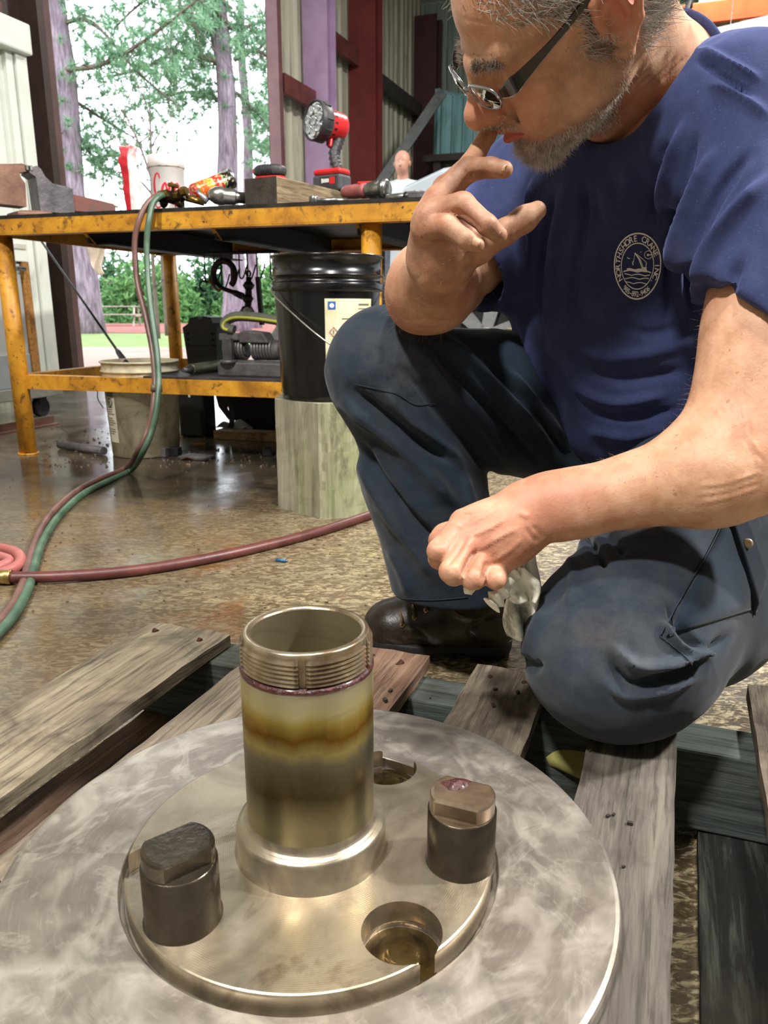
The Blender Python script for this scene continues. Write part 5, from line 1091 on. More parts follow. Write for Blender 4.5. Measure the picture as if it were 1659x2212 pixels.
MB().add([(1.12, .1, 1.50), (1.72, .16, 1.90), (1.72, 1.76, 1.90), (1.12, 1.82, 1.50), (1.10, .1, 1.52), (1.70, .16, 1.92), (1.70, 1.76, 1.92), (1.10, 1.82, 1.52)], [(0,1,2,3), (7,6,5,4), (0,4,5,1), (1,5,6,2), (2,6,7,3), (3,7,4,0)]).build('windshield', mat('dark_glass', '#1b2226', None, .05), trk)
# round steel drum lid and grey plate seen beside the wheel
dr = at(1098, 770, 3.75); dro = Vector((dr.x, dr.y, 0)); drum = thing('steel_drum', 'dirty olive steel drum on its side near the truck wheel', 'drum', dro)
fdd = Vector((-.25, -.97, 0)).normalized(); mb = MB(); mb.lathe([(0, .03), (.10, .03), (.11, .02), (.122, .02), (.128, 0), (.132, .004), (.132, .30), (0, .30)], Vector((0, 0, dr.z if dr.z > .132 else .132)), -fdd, 40); mb.v = [(x, y, z) for x, y, z in mb.v]; mb.build('drum_shell', mat('olive_dirty_metal', '#6b6446', '#8c8360', .6, .3, 20, .3), drum)
mb = MB(); mb.box((0, .15, (dr.z-.13)/2), (.2, .2, max(.02, dr.z-.135))); mb.build('drum_stand', M_dark, drum)
# ================================================================== STACK OF TEAL SHEETS, LEANING BEAM at the far wall
shp = at(995, 333, 11.2); sho = Vector((shp.x, shp.y, 0))
ts = thing('teal_sheet_stack', 'teal ribbed roofing sheets leaning upright on a dark rack', 'metal sheets', sho)
M_teal = siding('teal_sheet', '#5f8a8c', '#78a3a4', '#4c6c6c')
z0 = shp.z-.02; z1 = at(960, 195, 11.2).z
for k in range(3):
    mb = corrug(1.0, z0, z1-.04*k-.25*0, .16, .03); mb.v = [tuple(PD*(x-.40+.04*k)+WD*(-.05-.05*k+(z-z0)*.05)-WD*y+ZZ*(z-(x*.28))) if z > z0+.01 else tuple(PD*(x-.40+.04*k)+WD*(-.05-.05*k)-WD*y+ZZ*z) for x, y, z in mb.v]; mb.build('sheet', M_teal, ts)
mb = MB(); mb.box(PD*.1-WD*.1+ZZ*(z0-.05), (1.2, .3, .09), Matrix((PD, WD, ZZ)).transposed()); mb.box(PD*-.3-WD*.1+ZZ*(z0-.1)/2, (.1, .2, z0-.1), Matrix((PD, WD, ZZ)).transposed()); mb.box(PD*.6-WD*.1+ZZ*(z0-.1)/2, (.1, .2, z0-.1), Matrix((PD, WD, ZZ)).transposed()); mb.build('rack_beam', mat('grimy_girt', '#2a2422'), ts)
b0, b1 = at(872, 322, 10.2), at(955, 200, 10.3); lbm = thing('leaning_steel_beam', 'dark steel beam leaning diagonally by the far wall', 'beam', Vector((b0.x, b0.y, 0)))
dB = (b1-b0).normalized(); b00 = b0-dB*(b0.z/dB.z); mb = MB(); rB = Matrix((dB, dB.cross(Vector((0, 1, 0))).normalized(), dB.cross(dB.cross(Vector((0, 1, 0)))).normalized())).transposed(); mb.box((b00+b1)/2-Vector((b0.x, b0.y, 0)), ((b1-b00).length, .13, .10), rB); mb.build('beam', mat('grey_beam', '#3c4140', '#525857', .5), lbm)
# ================================================================== PALLET RACK and strip light, upper right
M_or = mat('orange_rack_paint', '#d8501c', '#e86428', .45, 0, 6)
rk0 = at(1420, 40, 6.6); RK = Vector((rk0.x, rk0.y, 0)); rack = thing('pallet_rack', 'orange steel pallet rack at the upper right', 'rack', RK)
RR_ = Matrix((PD, WD, ZZ)).transposed()
def rbx(x0, x1, y0, y1, z0, z1, name, m_, bev=0): mb = MB(); mb.box(RR_ @ Vector(((x0+x1)/2, (y0+y1)/2, (z0+z1)/2)), (x1-x0, y1-y0, z1-z0), RR_, bev); return mb.build(name, m_, rack)
zr = rk0.z
for y in (0, .95): rbx(-.75, 2.1, y, y+.05, zr-.075, zr+.075, 'beam', M_or); rbx(-.75, 2.1, y, y+.05, .95, 1.09, 'beam', M_or)
for x in (-.85, 2.1):
    for y in (-.03, .95): rbx(x, x+.09, y, y+.08, 0, 3.6, 'upright', mat('green_upright', '#3d5a48', '#4a6a55', .5))
for k in range(7): rbx(-.72, 2.05, .04+k*.135, .14+k*.135, zr+.075, zr+.095, 'deck_slat', wood('rack_slat', '#8f7d5c', '#a8966f', '#b8a880', 1))
for k in range(7): rbx(-.72, 2.05, .04+k*.135, .14+k*.135, 1.09, 1.11, 'deck_slat', wood('rack_slat2', '#8f7d5c', '#a8966f', '#b8a880', 1))
def rthing(name, label, cat, x, y, z, dims, m_, lid=None):
    o = RK+RR_ @ Vector((x, y, z)); t = thing(name, label, cat, o); mb = MB(); mb.box(Vector((0, 0, dims[2]/2)), dims, RR_, .006); mb.build('box_body', m_, t)
    mb = MB(); mb.box(Vector((0, 0, dims[2]-.01)), (dims[0]*1.03, dims[1]*1.03, .03), RR_, .006); mb.build('lid', lid or m_, t)
rthing('blue_crate', 'blue crate on the orange rack behind the head', 'crate', -.42, .3, zr+.097, (.30, .4, .32), mat('blue_crate', '#24476e', '#2c5580', .5))
rthing('tan_carton', 'tan carton on the orange rack', 'box', -.02, .35, zr+.097, (.34, .4, .26), mat('carton', '#a88a5e', '#b89a6e', .8, 0, 6))
rthing('grey_carton', 'pale grey box on the orange rack at the right', 'box', .5, .3, zr+.097, (.36, .4, .42), mat('pale_box', '#a7b4bc', '#bcc6cc', .7, 0, 6))
rthing('lower_carton', 'weathered wooden crate on the lower rack level', 'crate', .6, .4, 1.112, (.9, .6, .7), wood('crate_wood', '#8a7a60', '#a3927a', '#b5a58a', 1))
s0, s1 = at(1535, 86, 5.0), at(1720, 44, 4.66); s1.z = s0.z; sl = thing('strip_light', 'white fluorescent strip light hanging by wires', 'light', s0)
dS = (s1-s0).normalized(); SRm = Matrix((dS, ZZ.cross(dS), ZZ)).transposed(); Ls = (s1-s0).length+.4
mb = MB(); mb.box(SRm @ Vector((Ls/2, 0, .02)), (Ls, .14, .05), SRm, .012); mb.build('housing', mat('white_enamel', '#e8eaea', None, .4), sl)
for k in (-.04, .04): mb = MB(); mb.cyl(SRm @ Vector((.04, k, -.018)), SRm @ Vector((Ls-.04, k, -.018)), .013, .013, 12); mt_ = NT('lit_tube'); mt_.set('Emission Color', (1, .98, .94, 1)); mt_.set('Emission Strength', 3.0); mb.build('lamp_tube', mt_.m, sl)
for k in (.12, .55, 1.0): mb = MB(); mb.cyl(SRm @ Vector((k, 0, .04)), SRm @ Vector((k, 0, 3.18-.56)), .003, .003, 6); mb.build('hanger_wire', M_wire, sl)
# cable hanging at the upper right
ca = [at(1496, -40, 2.2), at(1490, 0, 2.2), at(1478, 40, 2.2), at(1470, 80, 2.2), at(1468, 160, 2.2), at(1470, 300, 2.2), at(1480, 800, 2.2)]; cl = thing('power_cable', 'black cable hanging behind the shoulder', 'cable', Vector((ca[-1].x, ca[-1].y, 0)))
top = ca[0].copy(); cz_ = [Vector((top.x+.03, top.y, 3.4)), Vector((top.x+.02, top.y, 2.2))]+ca+[Vector((ca[-1].x, ca[-1].y, .15)), Vector((ca[-1].x+.1, ca[-1].y+.05, .012)), Vector((ca[-1].x+.5, ca[-1].y+.2, .012))]
mb = MB(); mb.tube(spline(cz_, 6), .0085, 10); mb.build('cable', M_rub, cl, Vector((ca[-1].x, ca[-1].y, 0)))
# ================================================================== IMPLICIT SURFACE MODELLER (for people, boots and cloth)
class Field:
    def __init__(s, lo, hi, h):
        s.lo = np.array(lo, np.float32); s.h = h; s.n = np.ceil((np.array(hi)-np.array(lo))/h).astype(int)+1
        s.F = np.full(s.n, 1.0, np.float32)
    def _sub(s, lo, hi):
        a = np.maximum(np.floor((np.asarray(lo)-s.lo)/s.h).astype(int), 0); b = np.minimum(np.ceil((np.asarray(hi)-s.lo)/s.h).astype(int)+1, s.n)
        if np.any(b <= a): return None
        g = [(s.lo[i]+s.h*np.arange(a[i], b[i])).astype(np.float32) for i in range(3)]
        return (slice(a[0], b[0]), slice(a[1], b[1]), slice(a[2], b[2])), g[0][:, None, None], g[1][None, :, None], g[2][None, None, :]
    def _put(s, sl, d, k, op):
        A = s.F[sl]
        if op == 'u':
            if k > 0: h_ = np.maximum(k-np.abs(A-d), 0)/k; r = np.minimum(A, d)-h_*h_*k*.25
            else: r = np.minimum(A, d)
        else:
            d = -d
            if k > 0: h_ = np.maximum(k-np.abs(A-d), 0)/k; r = np.maximum(A, d)+h_*h_*k*.25
            else: r = np.maximum(A, d)
        s.F[sl] = r
    def cone(s, a, b, ra, rb=None, k=.0, op='u'):
        a = np.array(a, np.float32); b = np.array(b, np.float32); rb = ra if rb is None else rb; m = max(ra, rb)+k+3*s.h
        q = s._sub(np.minimum(a, b)-m, np.maximum(a, b)+m)
        if q is None: return s
        sl, X, Y, Z = q; ab = b-a; L2 = float(ab@ab)+1e-12
        t = np.clip(((X-a[0])*ab[0]+(Y-a[1])*ab[1]+(Z-a[2])*ab[2])/L2, 0, 1)
        d = np.sqrt((X-a[0]-t*ab[0])**2+(Y-a[1]-t*ab[1])**2+(Z-a[2]-t*ab[2])**2)-(ra+(rb-ra)*t)
        s._put(sl, d, k, op); return s
    def chain(s, pts, k=.0, op='u'):
        for (a, ra), (b, rb) in zip(pts[:-1], pts[1:]): s.cone(a, b, ra, rb, k, op)
        return s
    def ell(s, c, r, R=None, k=.0, op='u'):
        c = np.array(c, np.float32); r = np.array(r, np.float32); m = float(r.max())+k+3*s.h; q = s._sub(c-m, c+m)
        if q is None: return s
        sl, X, Y, Z = q; X = X-c[0]; Y = Y-c[1]; Z = Z-c[2]
        if R is None: P = (X/r[0], Y/r[1], Z/r[2])
        else: P = tuple((X*R[0][i]+Y*R[1][i]+Z*R[2][i])/r[i] for i in range(3))
        k0 = np.sqrt(P[0]**2+P[1]**2+P[2]**2); k1 = np.sqrt((P[0]/r[0])**2+(P[1]/r[1])**2+(P[2]/r[2])**2)+1e-6
        s._put(sl, k0*(k0-1)/k1, k, op); return s
    def box(s, c, hf, R=None, rd=.005, k=.0, op='u'):
        c = np.array(c, np.float32); m = float(np.linalg.norm(hf))+k+3*s.h; q = s._sub(c-m, c+m)
        if q is None: return s
        sl, X, Y, Z = q; X = X-c[0]; Y = Y-c[1]; Z = Z-c[2]
        P = (X, Y, Z) if R is None else tuple(X*R[0][i]+Y*R[1][i]+Z*R[2][i] for i in range(3))
        Q = [np.abs(P[i])-(hf[i]-rd) for i in range(3)]
        d = np.sqrt(sum(np.maximum(q_, 0)**2 for q_ in Q))+np.minimum(np.maximum(np.maximum(Q[0], Q[1]), Q[2]), 0)-rd
        s._put(sl, d, k, op); return s
    def half(s, p, n, k=.0):
        """cut away the side the normal points to"""
        n = np.array(n, np.float32); n /= np.linalg.norm(n); sl, X, Y, Z = s._sub(s.lo, s.lo+s.h*s.n)
        s._put(sl, -((X-p[0])*n[0]+(Y-p[1])*n[1]+(Z-p[2])*n[2]), k, 's'); return s
    def mesh(s):
        F = s.F; S = F < 0; n = s.n; c = S[:-1, :-1, :-1]; anyv = np.zeros(np.array(n)-1, bool); allv = np.ones(np.array(n)-1, bool)
        for i in (0, 1):
            for j in (0, 1):
                for k in (0, 1):
                    q = S[i:n[0]-1+i, j:n[1]-1+j, k:n[2]-1+k]; anyv |= q; allv &= q
        act = anyv & ~allv; idx = np.full(act.shape, -1, np.int32); I, J, K = np.nonzero(act); idx[I, J, K] = np.arange(len(I), dtype=np.int32)
        pos = np.zeros((len(I), 3), np.float32); cnt = np.zeros(len(I), np.float32)
        cor = [(a, b, c_) for a in (0, 1) for b in (0, 1) for c_ in (0, 1)]; val = {q: F[I+q[0], J+q[1], K+q[2]] for q in cor}
        for q in cor:
            for ax in range(3):
                if q[ax]: continue
                w = list(q); w[ax] = 1; w = tuple(w); va, vb = val[q], val[w]; m = (va < 0) != (vb < 0); t = np.where(m, va/(va-vb+1e-12), 0)
                for d in range(3): pos[:, d] += np.where(m, q[d]+(t if d == ax else 0), 0)
                cnt += m
        V = s.lo+s.h*(np.stack([I, J, K], 1)+pos/np.maximum(cnt, 1)[:, None])
        Q = []
        for ax in range(3):
            b, c_ = [(1, 2), (2, 0), (0, 1)][ax]; sh = [slice(None)]*3; sa = list(sh); sb = list(sh); sa[ax] = slice(0, -1); sb[ax] = slice(1, None)
            A, B = S[tuple(sa)], S[tuple(sb)]; D = A != B; i0 = np.stack(np.nonzero(D), 1); fl = A[i0[:, 0], i0[:, 1], i0[:, 2]]
            ok = (i0[:, b] > 0) & (i0[:, c_] > 0) & (i0[:, b] < n[b]-1) & (i0[:, c_] < n[c_]-1); i0 = i0[ok]; fl = fl[ok]
            def cell(db, dc): w = i0.copy(); w[:, b] += db; w[:, c_] += dc; return idx[w[:, 0], w[:, 1], w[:, 2]]
            q = np.stack([cell(-1, -1), cell(0, -1), cell(0, 0), cell(-1, 0)], 1); q[~fl] = q[~fl][:, ::-1]; Q.append(q)
        return V, np.concatenate(Q)
def vnormals(V, Q):
    fn = np.cross(V[Q[:, 2]]-V[Q[:, 0]], V[Q[:, 3]]-V[Q[:, 1]]); N = np.zeros_like(V)
    for i in range(4): np.add.at(N, Q[:, i], fn)
    return N/(np.linalg.norm(N, axis=1)[:, None]+1e-12)
def vsmooth(V, Q, it=2, lam=.5):
    for _ in range(it):
        A = np.zeros_like(V); c = np.zeros(len(V))
        for i in range(4):
            a, b = Q[:, i], Q[:, (i+1) % 4]; np.add.at(A, a, V[b]); np.add.at(A, b, V[a]); np.add.at(c, a, 1); np.add.at(c, b, 1)
        V = V+(A/np.maximum(c, 1)[:, None]-V)*lam
    return V
_Rn, _Un, _Fn, _Cn = (np.array(tuple(q)) for q in (_R, _U, _F, _C))
def project(V):
    q = V-_Cn; d = q@_Fn; return CX+FPX*(q@_Rn)/d, CY-FPX*(q@_Un)/d
def poly_dist(u, v, P):
    """distance in pixels to a polyline and the position 0..1 along it"""
    best = np.full(len(u), 1e9); tt = np.zeros(len(u)); P = np.array(P, float); L = np.r_[0, np.cumsum(np.linalg.norm(np.diff(P, axis=0), axis=1))]
    for i in range(len(P)-1):
        a, b = P[i], P[i+1]; ab = b-a; l2 = ab@ab+1e-9; t = np.clip(((u-a[0])*ab[0]+(v-a[1])*ab[1])/l2, 0, 1); d = np.hypot(u-a[0]-t*ab[0], v-a[1]-t*ab[1]); m = d < best; best[m] = d[m]; tt[m] = ((L[i]+t*math.sqrt(l2))/L[-1])[m]
    return best, tt
def crv(P, n=6): return [(p.x, p.y) for p in spline([Vector((x, y, 0)) for x, y in P], n)]
def folds(V, Q, lst, lo=-.02, hi=.02):
    """push cloth or skin in and out along traced crease lines (pixel polyline, half width, amplitude in m)"""
    N = vnormals(V, Q); u, v = project(V); vd = V-_Cn; face = (np.einsum('ij,ij->i', N, vd)/np.linalg.norm(vd, axis=1)) < .25
    D = np.zeros(len(V))
    for P, w, amp in lst:
        P = crv(P); pu = [p[0] for p in P]; pv = [p[1] for p in P]; box = (u > min(pu)-3*w) & (u < max(pu)+3*w) & (v > min(pv)-3*w) & (v < max(pv)+3*w) & face
        if not box.any(): continue
        d, t = poly_dist(u[box], v[box], P); D[box] += amp*np.exp(-(d/w)**2)*np.clip(np.minimum(t, 1-t)*5+.15, 0, 1)
    return V+N*np.clip(D, lo, hi)[:, None]
def vnoise(P, scale, seed=0):
    """smooth value noise in -1..1"""
    q = P*scale+seed*17.3; i = np.floor(q).astype(np.int64); f = q-i; f = f*f*(3-2*f); r = np.zeros(len(P))
    def hsh(a, b, c): x = (a*374761393+b*668265263+c*2147483647+seed*974711) & 0xffffffff; x = ((x ^ (x >> 13))*1274126177) & 0xffffffff; return ((x ^ (x >> 16)) & 0xffff)/32767.5-1
    for a in (0, 1):
        for b in (0, 1):
            for c in (0, 1):
                r += hsh(i[:, 0]+a, i[:, 1]+b, i[:, 2]+c)*(f[:, 0] if a else 1-f[:, 0])*(f[:, 1] if b else 1-f[:, 1])*(f[:, 2] if c else 1-f[:, 2])
    return r
def fattr(o, name, vals):
    a = o.data.attributes.new(name, 'FLOAT', 'POINT'); a.data.foreach_set('value', np.asarray(vals, np.float32))
def A3(v): return np.array(tuple(v), float)
def J(u, v, d): return A3(at(u, v, d))
def strands(roots, dirs, length, r, bend=.3, seg=3, seed=1, jitter=.35):
    """short tapering hairs as three-sided tubes"""
    rg_ = np.random.default_rng(seed); n = len(roots); L = length*rg_.uniform(.6, 1.15, n) if np.isscalar(length) else length*rg_.uniform(.75, 1.15, n)
    d = dirs+rg_.normal(size=(n, 3))*jitter; d /= np.linalg.norm(d, axis=1)[:, None]; b = rg_.normal(size=(n, 3))*bend
    px_ = np.cross(d, [.3, .5, .8]); px_ /= np.linalg.norm(px_, axis=1)[:, None]+1e-9; py_ = np.cross(d, px_); V = []; rows = []
    for k in range(seg+1):
        t = k/seg; c = roots+(d*t+b*t*t)*L[:, None]; rr = r*(1-.75*t)
        rows.append(np.stack([c+(px_*math.cos(a)+py_*math.sin(a))*rr for a in (0, 2.094, 4.189)], 1))
    V = np.stack(rows, 1).reshape(-1, 3); base = np.arange(n)[:, None]*(3*(seg+1)); Qs = []
    for k in range(seg):
        for j in range(3): Qs.append(base+np.array([[k*3+j, k*3+(j+1) % 3, (k+1)*3+(j+1) % 3, (k+1)*3+j]]))
    return V, np.concatenate(Qs)
# ================================================================== THE MECHANIC: skeleton
HipR, HipL = J(1310, 940, 1.24), J(1575, 1010, 1.07)
KneeR, AnkR = J(834, 800, 1.125), J(984, 1290, 1.20)
KneeL, AnkL = J(1335, 1405, .79), J(1575, 1310, 1.12)
Neck = J(1425, 205, .925); ShL, ShR = J(1605, 262, .785), J(1160, 420, 1.10)
ElbL, WriL = J(1690, 985, .715), J(1135, 1112, .765)
ElbR, WriR = J(925, 643, 1.045), J(955, 560, .84)
Pel = (HipR+HipL)/2
tL = ShL-ShR; tL /= np.linalg.norm(tL); tS = Neck-Pel; tS -= tL*(tS@tL); tS /= np.linalg.norm(tS); tF = np.cross(tL, tS)   # left, spine, forward
if tF@np.array([1., 0, 0]) > 0: tF = -tF
TR = np.stack([tL, tF, tS], 1)
def T3(l, f, s): return Pel+tL*l+tF*f+tS*s
# head frame fitted to the photograph
HS = 1.03
def cv(r, u, b): return A3(cvec(r, u, b))
hL, hF, hU = cv(.2768, -.626, .729), cv(-.7745, -.5945, -.2164), cv(-.5688, .5047, .6494)
HO_ = A3(_C)+cv(.19098, .51258, -.78685); HR = np.stack([hL, hF, hU], 1)
def H3(x, y, z): return HO_+(hL*x+hF*y+hU*z)*HS
def skinmat():
    n = NT('skin'); red = n.attr('red'); dirt = n.attr('grime'); lip = n.attr('lip'); stub = n.attr('stubble')
    f = n.noise(40, 5, .6); g = n.noise(220, 3, .6)
    c = n.ramp(f, [(.3, srgb('#b98868')), (.5, srgb('#cb9c7c')), (.7, srgb('#d8ac8e'))])
    c = n.mix(n.ramp(n.noise(11, 4, .6), [(.48, 0), (.70, .5)]), c, srgb('#b5735a')); c = n.mix(n.ramp(n.noise(70, 3, .6), [(.55, 0), (.75, .3)]), c, srgb('#e0b79c'))
    c = n.mix(n.math('MULTIPLY', red, .75, True), c, srgb('#bd5f4a')); c = n.mix(n.math('MULTIPLY', lip, .8, True), c, srgb('#c0605c'))
    c = n.mix(n.math('MULTIPLY', n.math('MULTIPLY', dirt, n.ramp(n.noise(28, 5, .7), [(.3, .1), (.65, 1)])), .62, True), c, srgb('#54392c'))
    c = n.mix(n.math('MULTIPLY', stub, .55, True), c, srgb('#7a6256')); c = n.mix(n.ramp(n.noise(130, 2, .5), [(.70, 0), (.74, .5)]), c, srgb('#8a5238'))
    n.set('Base Color', c); n.set('Roughness', n.ramp(f, [(.3, .48), (.7, .62)])); n.set('Specular IOR Level', .4)
    n.set('Subsurface Weight', .10); n.set('Subsurface Radius', (.012, .004, .002)); n.set('Subsurface Scale', .4)
    n.bump(g, .25, .0012); n.bump(n.voronoi(420), .12, .0008); return n.m
M_skin = skinmat()
man = thing('person', 'man in navy work t-shirt and trousers crouching on one knee by the flange', 'person', Vector(((KneeL[0]+AnkR[0])/2, (KneeL[1]+AnkR[1])/2, 0)))
MO = tuple(man.location)
# ---- head and neck
fd = Field(HO_-np.array([.16, .17, .19]), HO_+np.array([.30, .24, .16]), .0019)
def he(x, y, z, rx, ry, rz, k=.012, op='u', R=None, both=True):
    for s in ((1, -1) if both and abs(x) > 1e-6 else (1,)):
        Rl = HR if R is None else HR@R
        if s < 0 and R is not None: Mx = np.diag([-1., 1, 1]); Rl = HR@(Mx@R@Mx)
        fd.ell(H3(s*x, y, z), np.array([rx, ry, rz])*HS, Rl, k, op)
def hc(a, b, ra, rb, k=.010, op='u'):
    for s in ((1, -1) if (abs(a[0]) > 1e-6 or abs(b[0]) > 1e-6) else (1,)):
        fd.cone(H3(s*a[0], a[1], a[2]), H3(s*b[0], b[1], b[2]), ra*HS, rb*HS, k, op)
he(0, -.012, .045, .0765, .100, .083, 0); he(0, .040, .050, .065, .058, .056, .03); he(0, .042, -.012, .060, .058, .072, .03)
he(0, .040, -.062, .049, .050, .034, .03); hc((.057, .008, -.050), (.020, .084, -.084), .020, .014, .02); he(0, .087, -.085, .022, .016, .016, .018)
he(.046, .068, -.012, .022, .022, .020, .02); he(.034, .078, -.045, .022, .020, .022, .02)
hc((.046, .084, .031), (.010, .102, .024), .010, .009, .014); hc((0, .099, .024), (0, .1225, -.012), .0090, .0118, .012)
he(0, .1275, -.0185, .0140, .0125, .0125, .010); he(.0140, .114, -.0230, .0092, .012, .0092, .007); hc((.006, .119, -.026), (.008, .113, -.027), .0035, .003, .003, 's')
he(.031, .106, .008, .0165, .016, .0125, .012, 's'); he(.031, .0805, .009, .0145, .0145, .0135, .004)
hc((.044, .089, .0085), (.018, .094, .006), .0028, .0028, .004)
he(0, .096, -.040, .026, .018, .017, .014); hc((.021, .0935, -.051), (0, .1105, -.0475), .0045, .0058, .006); hc((.019, .0925, -.0575), (0, .1080, -.0590), .0052, .0068, .006)
hc((.025, .0945, -.0540), (0, .1165, -.0530), .0022, .0024, .004, 's'); he(0, .1085, -.070, .016, .007, .005, .008, 's')
hc((.021, .104, -.022), (.033, .090, -.050), .0025, .003, .007, 's')            # nasolabial fold

# ears
a_e = math.radians(18); Re = np.array([[math.cos(a_e), -math.sin(a_e), 0], [math.sin(a_e), math.cos(a_e), 0], [0, 0, 1.]])
he(.079, -.010, .004, .0085, .018, .029, .006); 
for s in (1, -1):
    rim = [((.079, .010, .006), .0035), ((.084, .009, .026), .0042), ((.089, -.006, .036), .0046), ((.093, -.022, .030), .0046), ((.093, -.028, .012), .0044), ((.089, -.023, -.008), .0040), ((.084, -.012, -.022), .0048), ((.082, -.004, -.031), .0068), ((.079, .003, -.026), .0045)]
    fd.chain([(H3(s*p[0], p[1], p[2]), r*HS) for p, r in rim], .004)
    fd.chain([(H3(s*p[0], p[1], p[2]), r*HS) for p, r in [((.087, -.004, .026), .0035), ((.089, -.014, .018), .0038), ((.087, -.016, .002), .0036), ((.084, -.008, -.014), .0036)]], .004)
he(.091, -.003, .003, .0095, .0085, .013, .005, 's'); he(.083, .0085, .000, .0040, .0045, .007, .004)
# neck: from skull base into the collar, throat, muscles
Nb = Neck; fd.cone(H3(0, -.030, -.035), Nb, .060, .066, .03); fd.cone(H3(0, .020, -.078), Nb+tF*.045+tS*-.02, .034, .045, .03)
fd.cone(H3(.058, -.022, -.035), Nb+tF*.045-tS*.02+tL*.02, .014, .012, .02); fd.cone(H3(-.058, -.022, -.035), Nb+tF*.05-tS*.02-tL*.03, .014, .012, .02)
fd.cone(Nb, T3(.0, .0, .40), .066, .10, .04)
Vh, Qh = fd.mesh(); del fd
# wrinkles of the neck and forehead as shallow grooves
neckw = [([(1330+i*14, 205-i*4), (1372+i*15, 170-i*6), (1420+i*8, 100+i*4)], 5, -.0011 if i % 2 else .0008) for i in range(8)]
brow = [([(985, 112), (1035, 122), (1075, 122)], 5, -.0005), ([(980, 70), (1040, 84), (1100, 86)], 5, -.0005), ([(990, 40), (1060, 50), (1120, 44)], 5, -.0004), ([(1180, 150), (1220, 180), (1240, 220)], 8, -.0010), ([(1120, 200), (1160, 240), (1178, 280)], 8, -.0018), ([(1100, 205), (1140, 215), (1180, 210)], 6, -.0008)]
Vh = folds(Vh, Qh, neckw+brow)
# ---- arms and hands
def hand(fd, pts, k=.004):
    fd.chain(pts, k)
fa_ = Field(np.minimum(np.minimum(ShR, ElbR), WriR)-np.array([.09, .20, .12]), np.maximum(np.maximum(ShR, ElbR), WriR)+np.array([.13, .09, .20]), .0021)
fa_.cone(ShR, ElbR+(ShR-ElbR)*.1, .055, .047, .02)
fa_.cone(ElbR+(ShR-ElbR)*.35, ElbR, .048, .043, .02)
fa_.cone(ElbR, ElbR+(WriR-ElbR)*.38, .040, .049, .03); fa_.cone(ElbR+(WriR-ElbR)*.3, WriR, .048, .031, .03); fa_.ell(J(895, 645, 1.01), (.034, .034, .040), None, .02)
fa_.cone(ElbR+(ShR-ElbR)*.18, ElbR+(WriR-ElbR)*.30, .042, .046, .03)
# right hand: knuckles and finger joints traced on the photo
hd_ = .80
kn = {'i': J(962, 408, .825), 'm': J(946, 432, .80), 'r': J(932, 462, .79), 'p': J(922, 492, .795)}
W_ = WriR
for q in 'imrp': fa_.cone(W_+(kn[q]-W_)*.08, kn[q], .026 if q in 'im' else .023, .0135, .022)
fa_.cone(W_, J(985, 520, .83), .030, .026, .02); fa_.ell(J(968, 490, .822), (.028, .024, .040), None, .02)
fa_.chain([(kn['i'], .0130), (J(1018, 352, .845), .0112), (J(1052, 292, .858), .0098), (J(1083, 240, .862), .0082)], .004)
fa_.chain([(kn['m'], .0130), (J(1012, 366, .795), .0120), (J(1060, 362, .775), .0098), (J(1090, 366, .765), .0084)], .004)
fa_.chain([(kn['r'], .0130), (J(1000, 442, .770), .0120), (J(1052, 486, .758), .0100), (J(1078, 508, .765), .0086)], .004)
fa_.chain([(kn['p'], .0125), (J(968, 490, .768), .0110), (J(1008, 518, .757), .0090), (J(1030, 530, .758), .0078)], .004)
fa_.chain([(J(975, 545, .835), .022), (J(1030, 535, .82), .0170), (J(1090, 502, .805), .0125), (J(1132, 474, .80), .0125), (J(1160, 455, .80), .0098)], .008)
VaR, QaR = fa_.mesh(); del fa_
VaR = folds(VaR, QaR, [([(960, 425), (985, 400), (1005, 372)], 10, .0012), ([(940, 460), (970, 450), (995, 440)], 9, .001), ([(975, 452), (1010, 470), (1040, 500)], 7, -.0022), ([(1000, 405), (1020, 380), (1060, 378)], 6, -.002), ([(1100, 520), (1108, 505), (1104, 485)], 5, -.0012), ([(1040, 545), (1000, 600), (950, 640)], 14, -.002), ([(870, 700), (910, 690), (980, 700)], 6, -.0012), ([(1045, 610), (1052, 660), (1040, 700)], 9, -.003), ([(905, 600), (930, 640), (925, 690)], 16, .0025)])
fl__ = Field(np.minimum(np.minimum(ShL, ElbL), WriL)-np.array([.17, .14, .14]), np.maximum(np.maximum(ShL, ElbL), WriL)+np.array([.09, .09, .06]), .0022)
fl__.cone(ShL, ElbL, .046, .047, .02); fl__.cone(ElbL+(ShL-ElbL)*.40, ElbL+(ShL-ElbL)*.1, .054, .050, .02)
fl__.cone(ElbL, ElbL+(WriL-ElbL)*.30, .046, .046, .02); fl__.cone(ElbL+(WriL-ElbL)*.25, ElbL+(WriL-ElbL)*.85, .046, .0300, .02); fl__.cone(ElbL+(WriL-ElbL)*.8, WriL, .0300, .0285, .02)
fl__.ell(J(1185, 1068, .762), (.030, .022, .016), None, .02)
fl__.cone(ElbL+(ShL-ElbL)*.3+np.array([-.02, 0, 0]), ElbL+(WriL-ElbL)*.25, .040, .040, .03)
kl = {'i': J(1000, 1128, .742), 'm': J(1012, 1170, .728), 'r': J(1036, 1206, .733), 'p': J(1062, 1230, .745)}
for q in 'imrp': fl__.cone(WriL+(kl[q]-WriL)*.05, kl[q], .026 if q in 'im' else .024, .0126 if q in 'im' else .0116, .014)
fl__.ell(J(1075, 1160, .755), (.040, .026, .030), None, .02)
fl__.chain([(kl['i'], .0116), (J(948, 1190, .712), .0108), (J(949, 1206, .735), .0104), (J(968, 1216, .757), .0088)], .0035)
fl__.chain([(kl['m'], .0114), (J(974, 1234, .696), .0106), (J(980, 1241, .718), .0104), (J(1000, 1243, .745), .0088)], .0035)
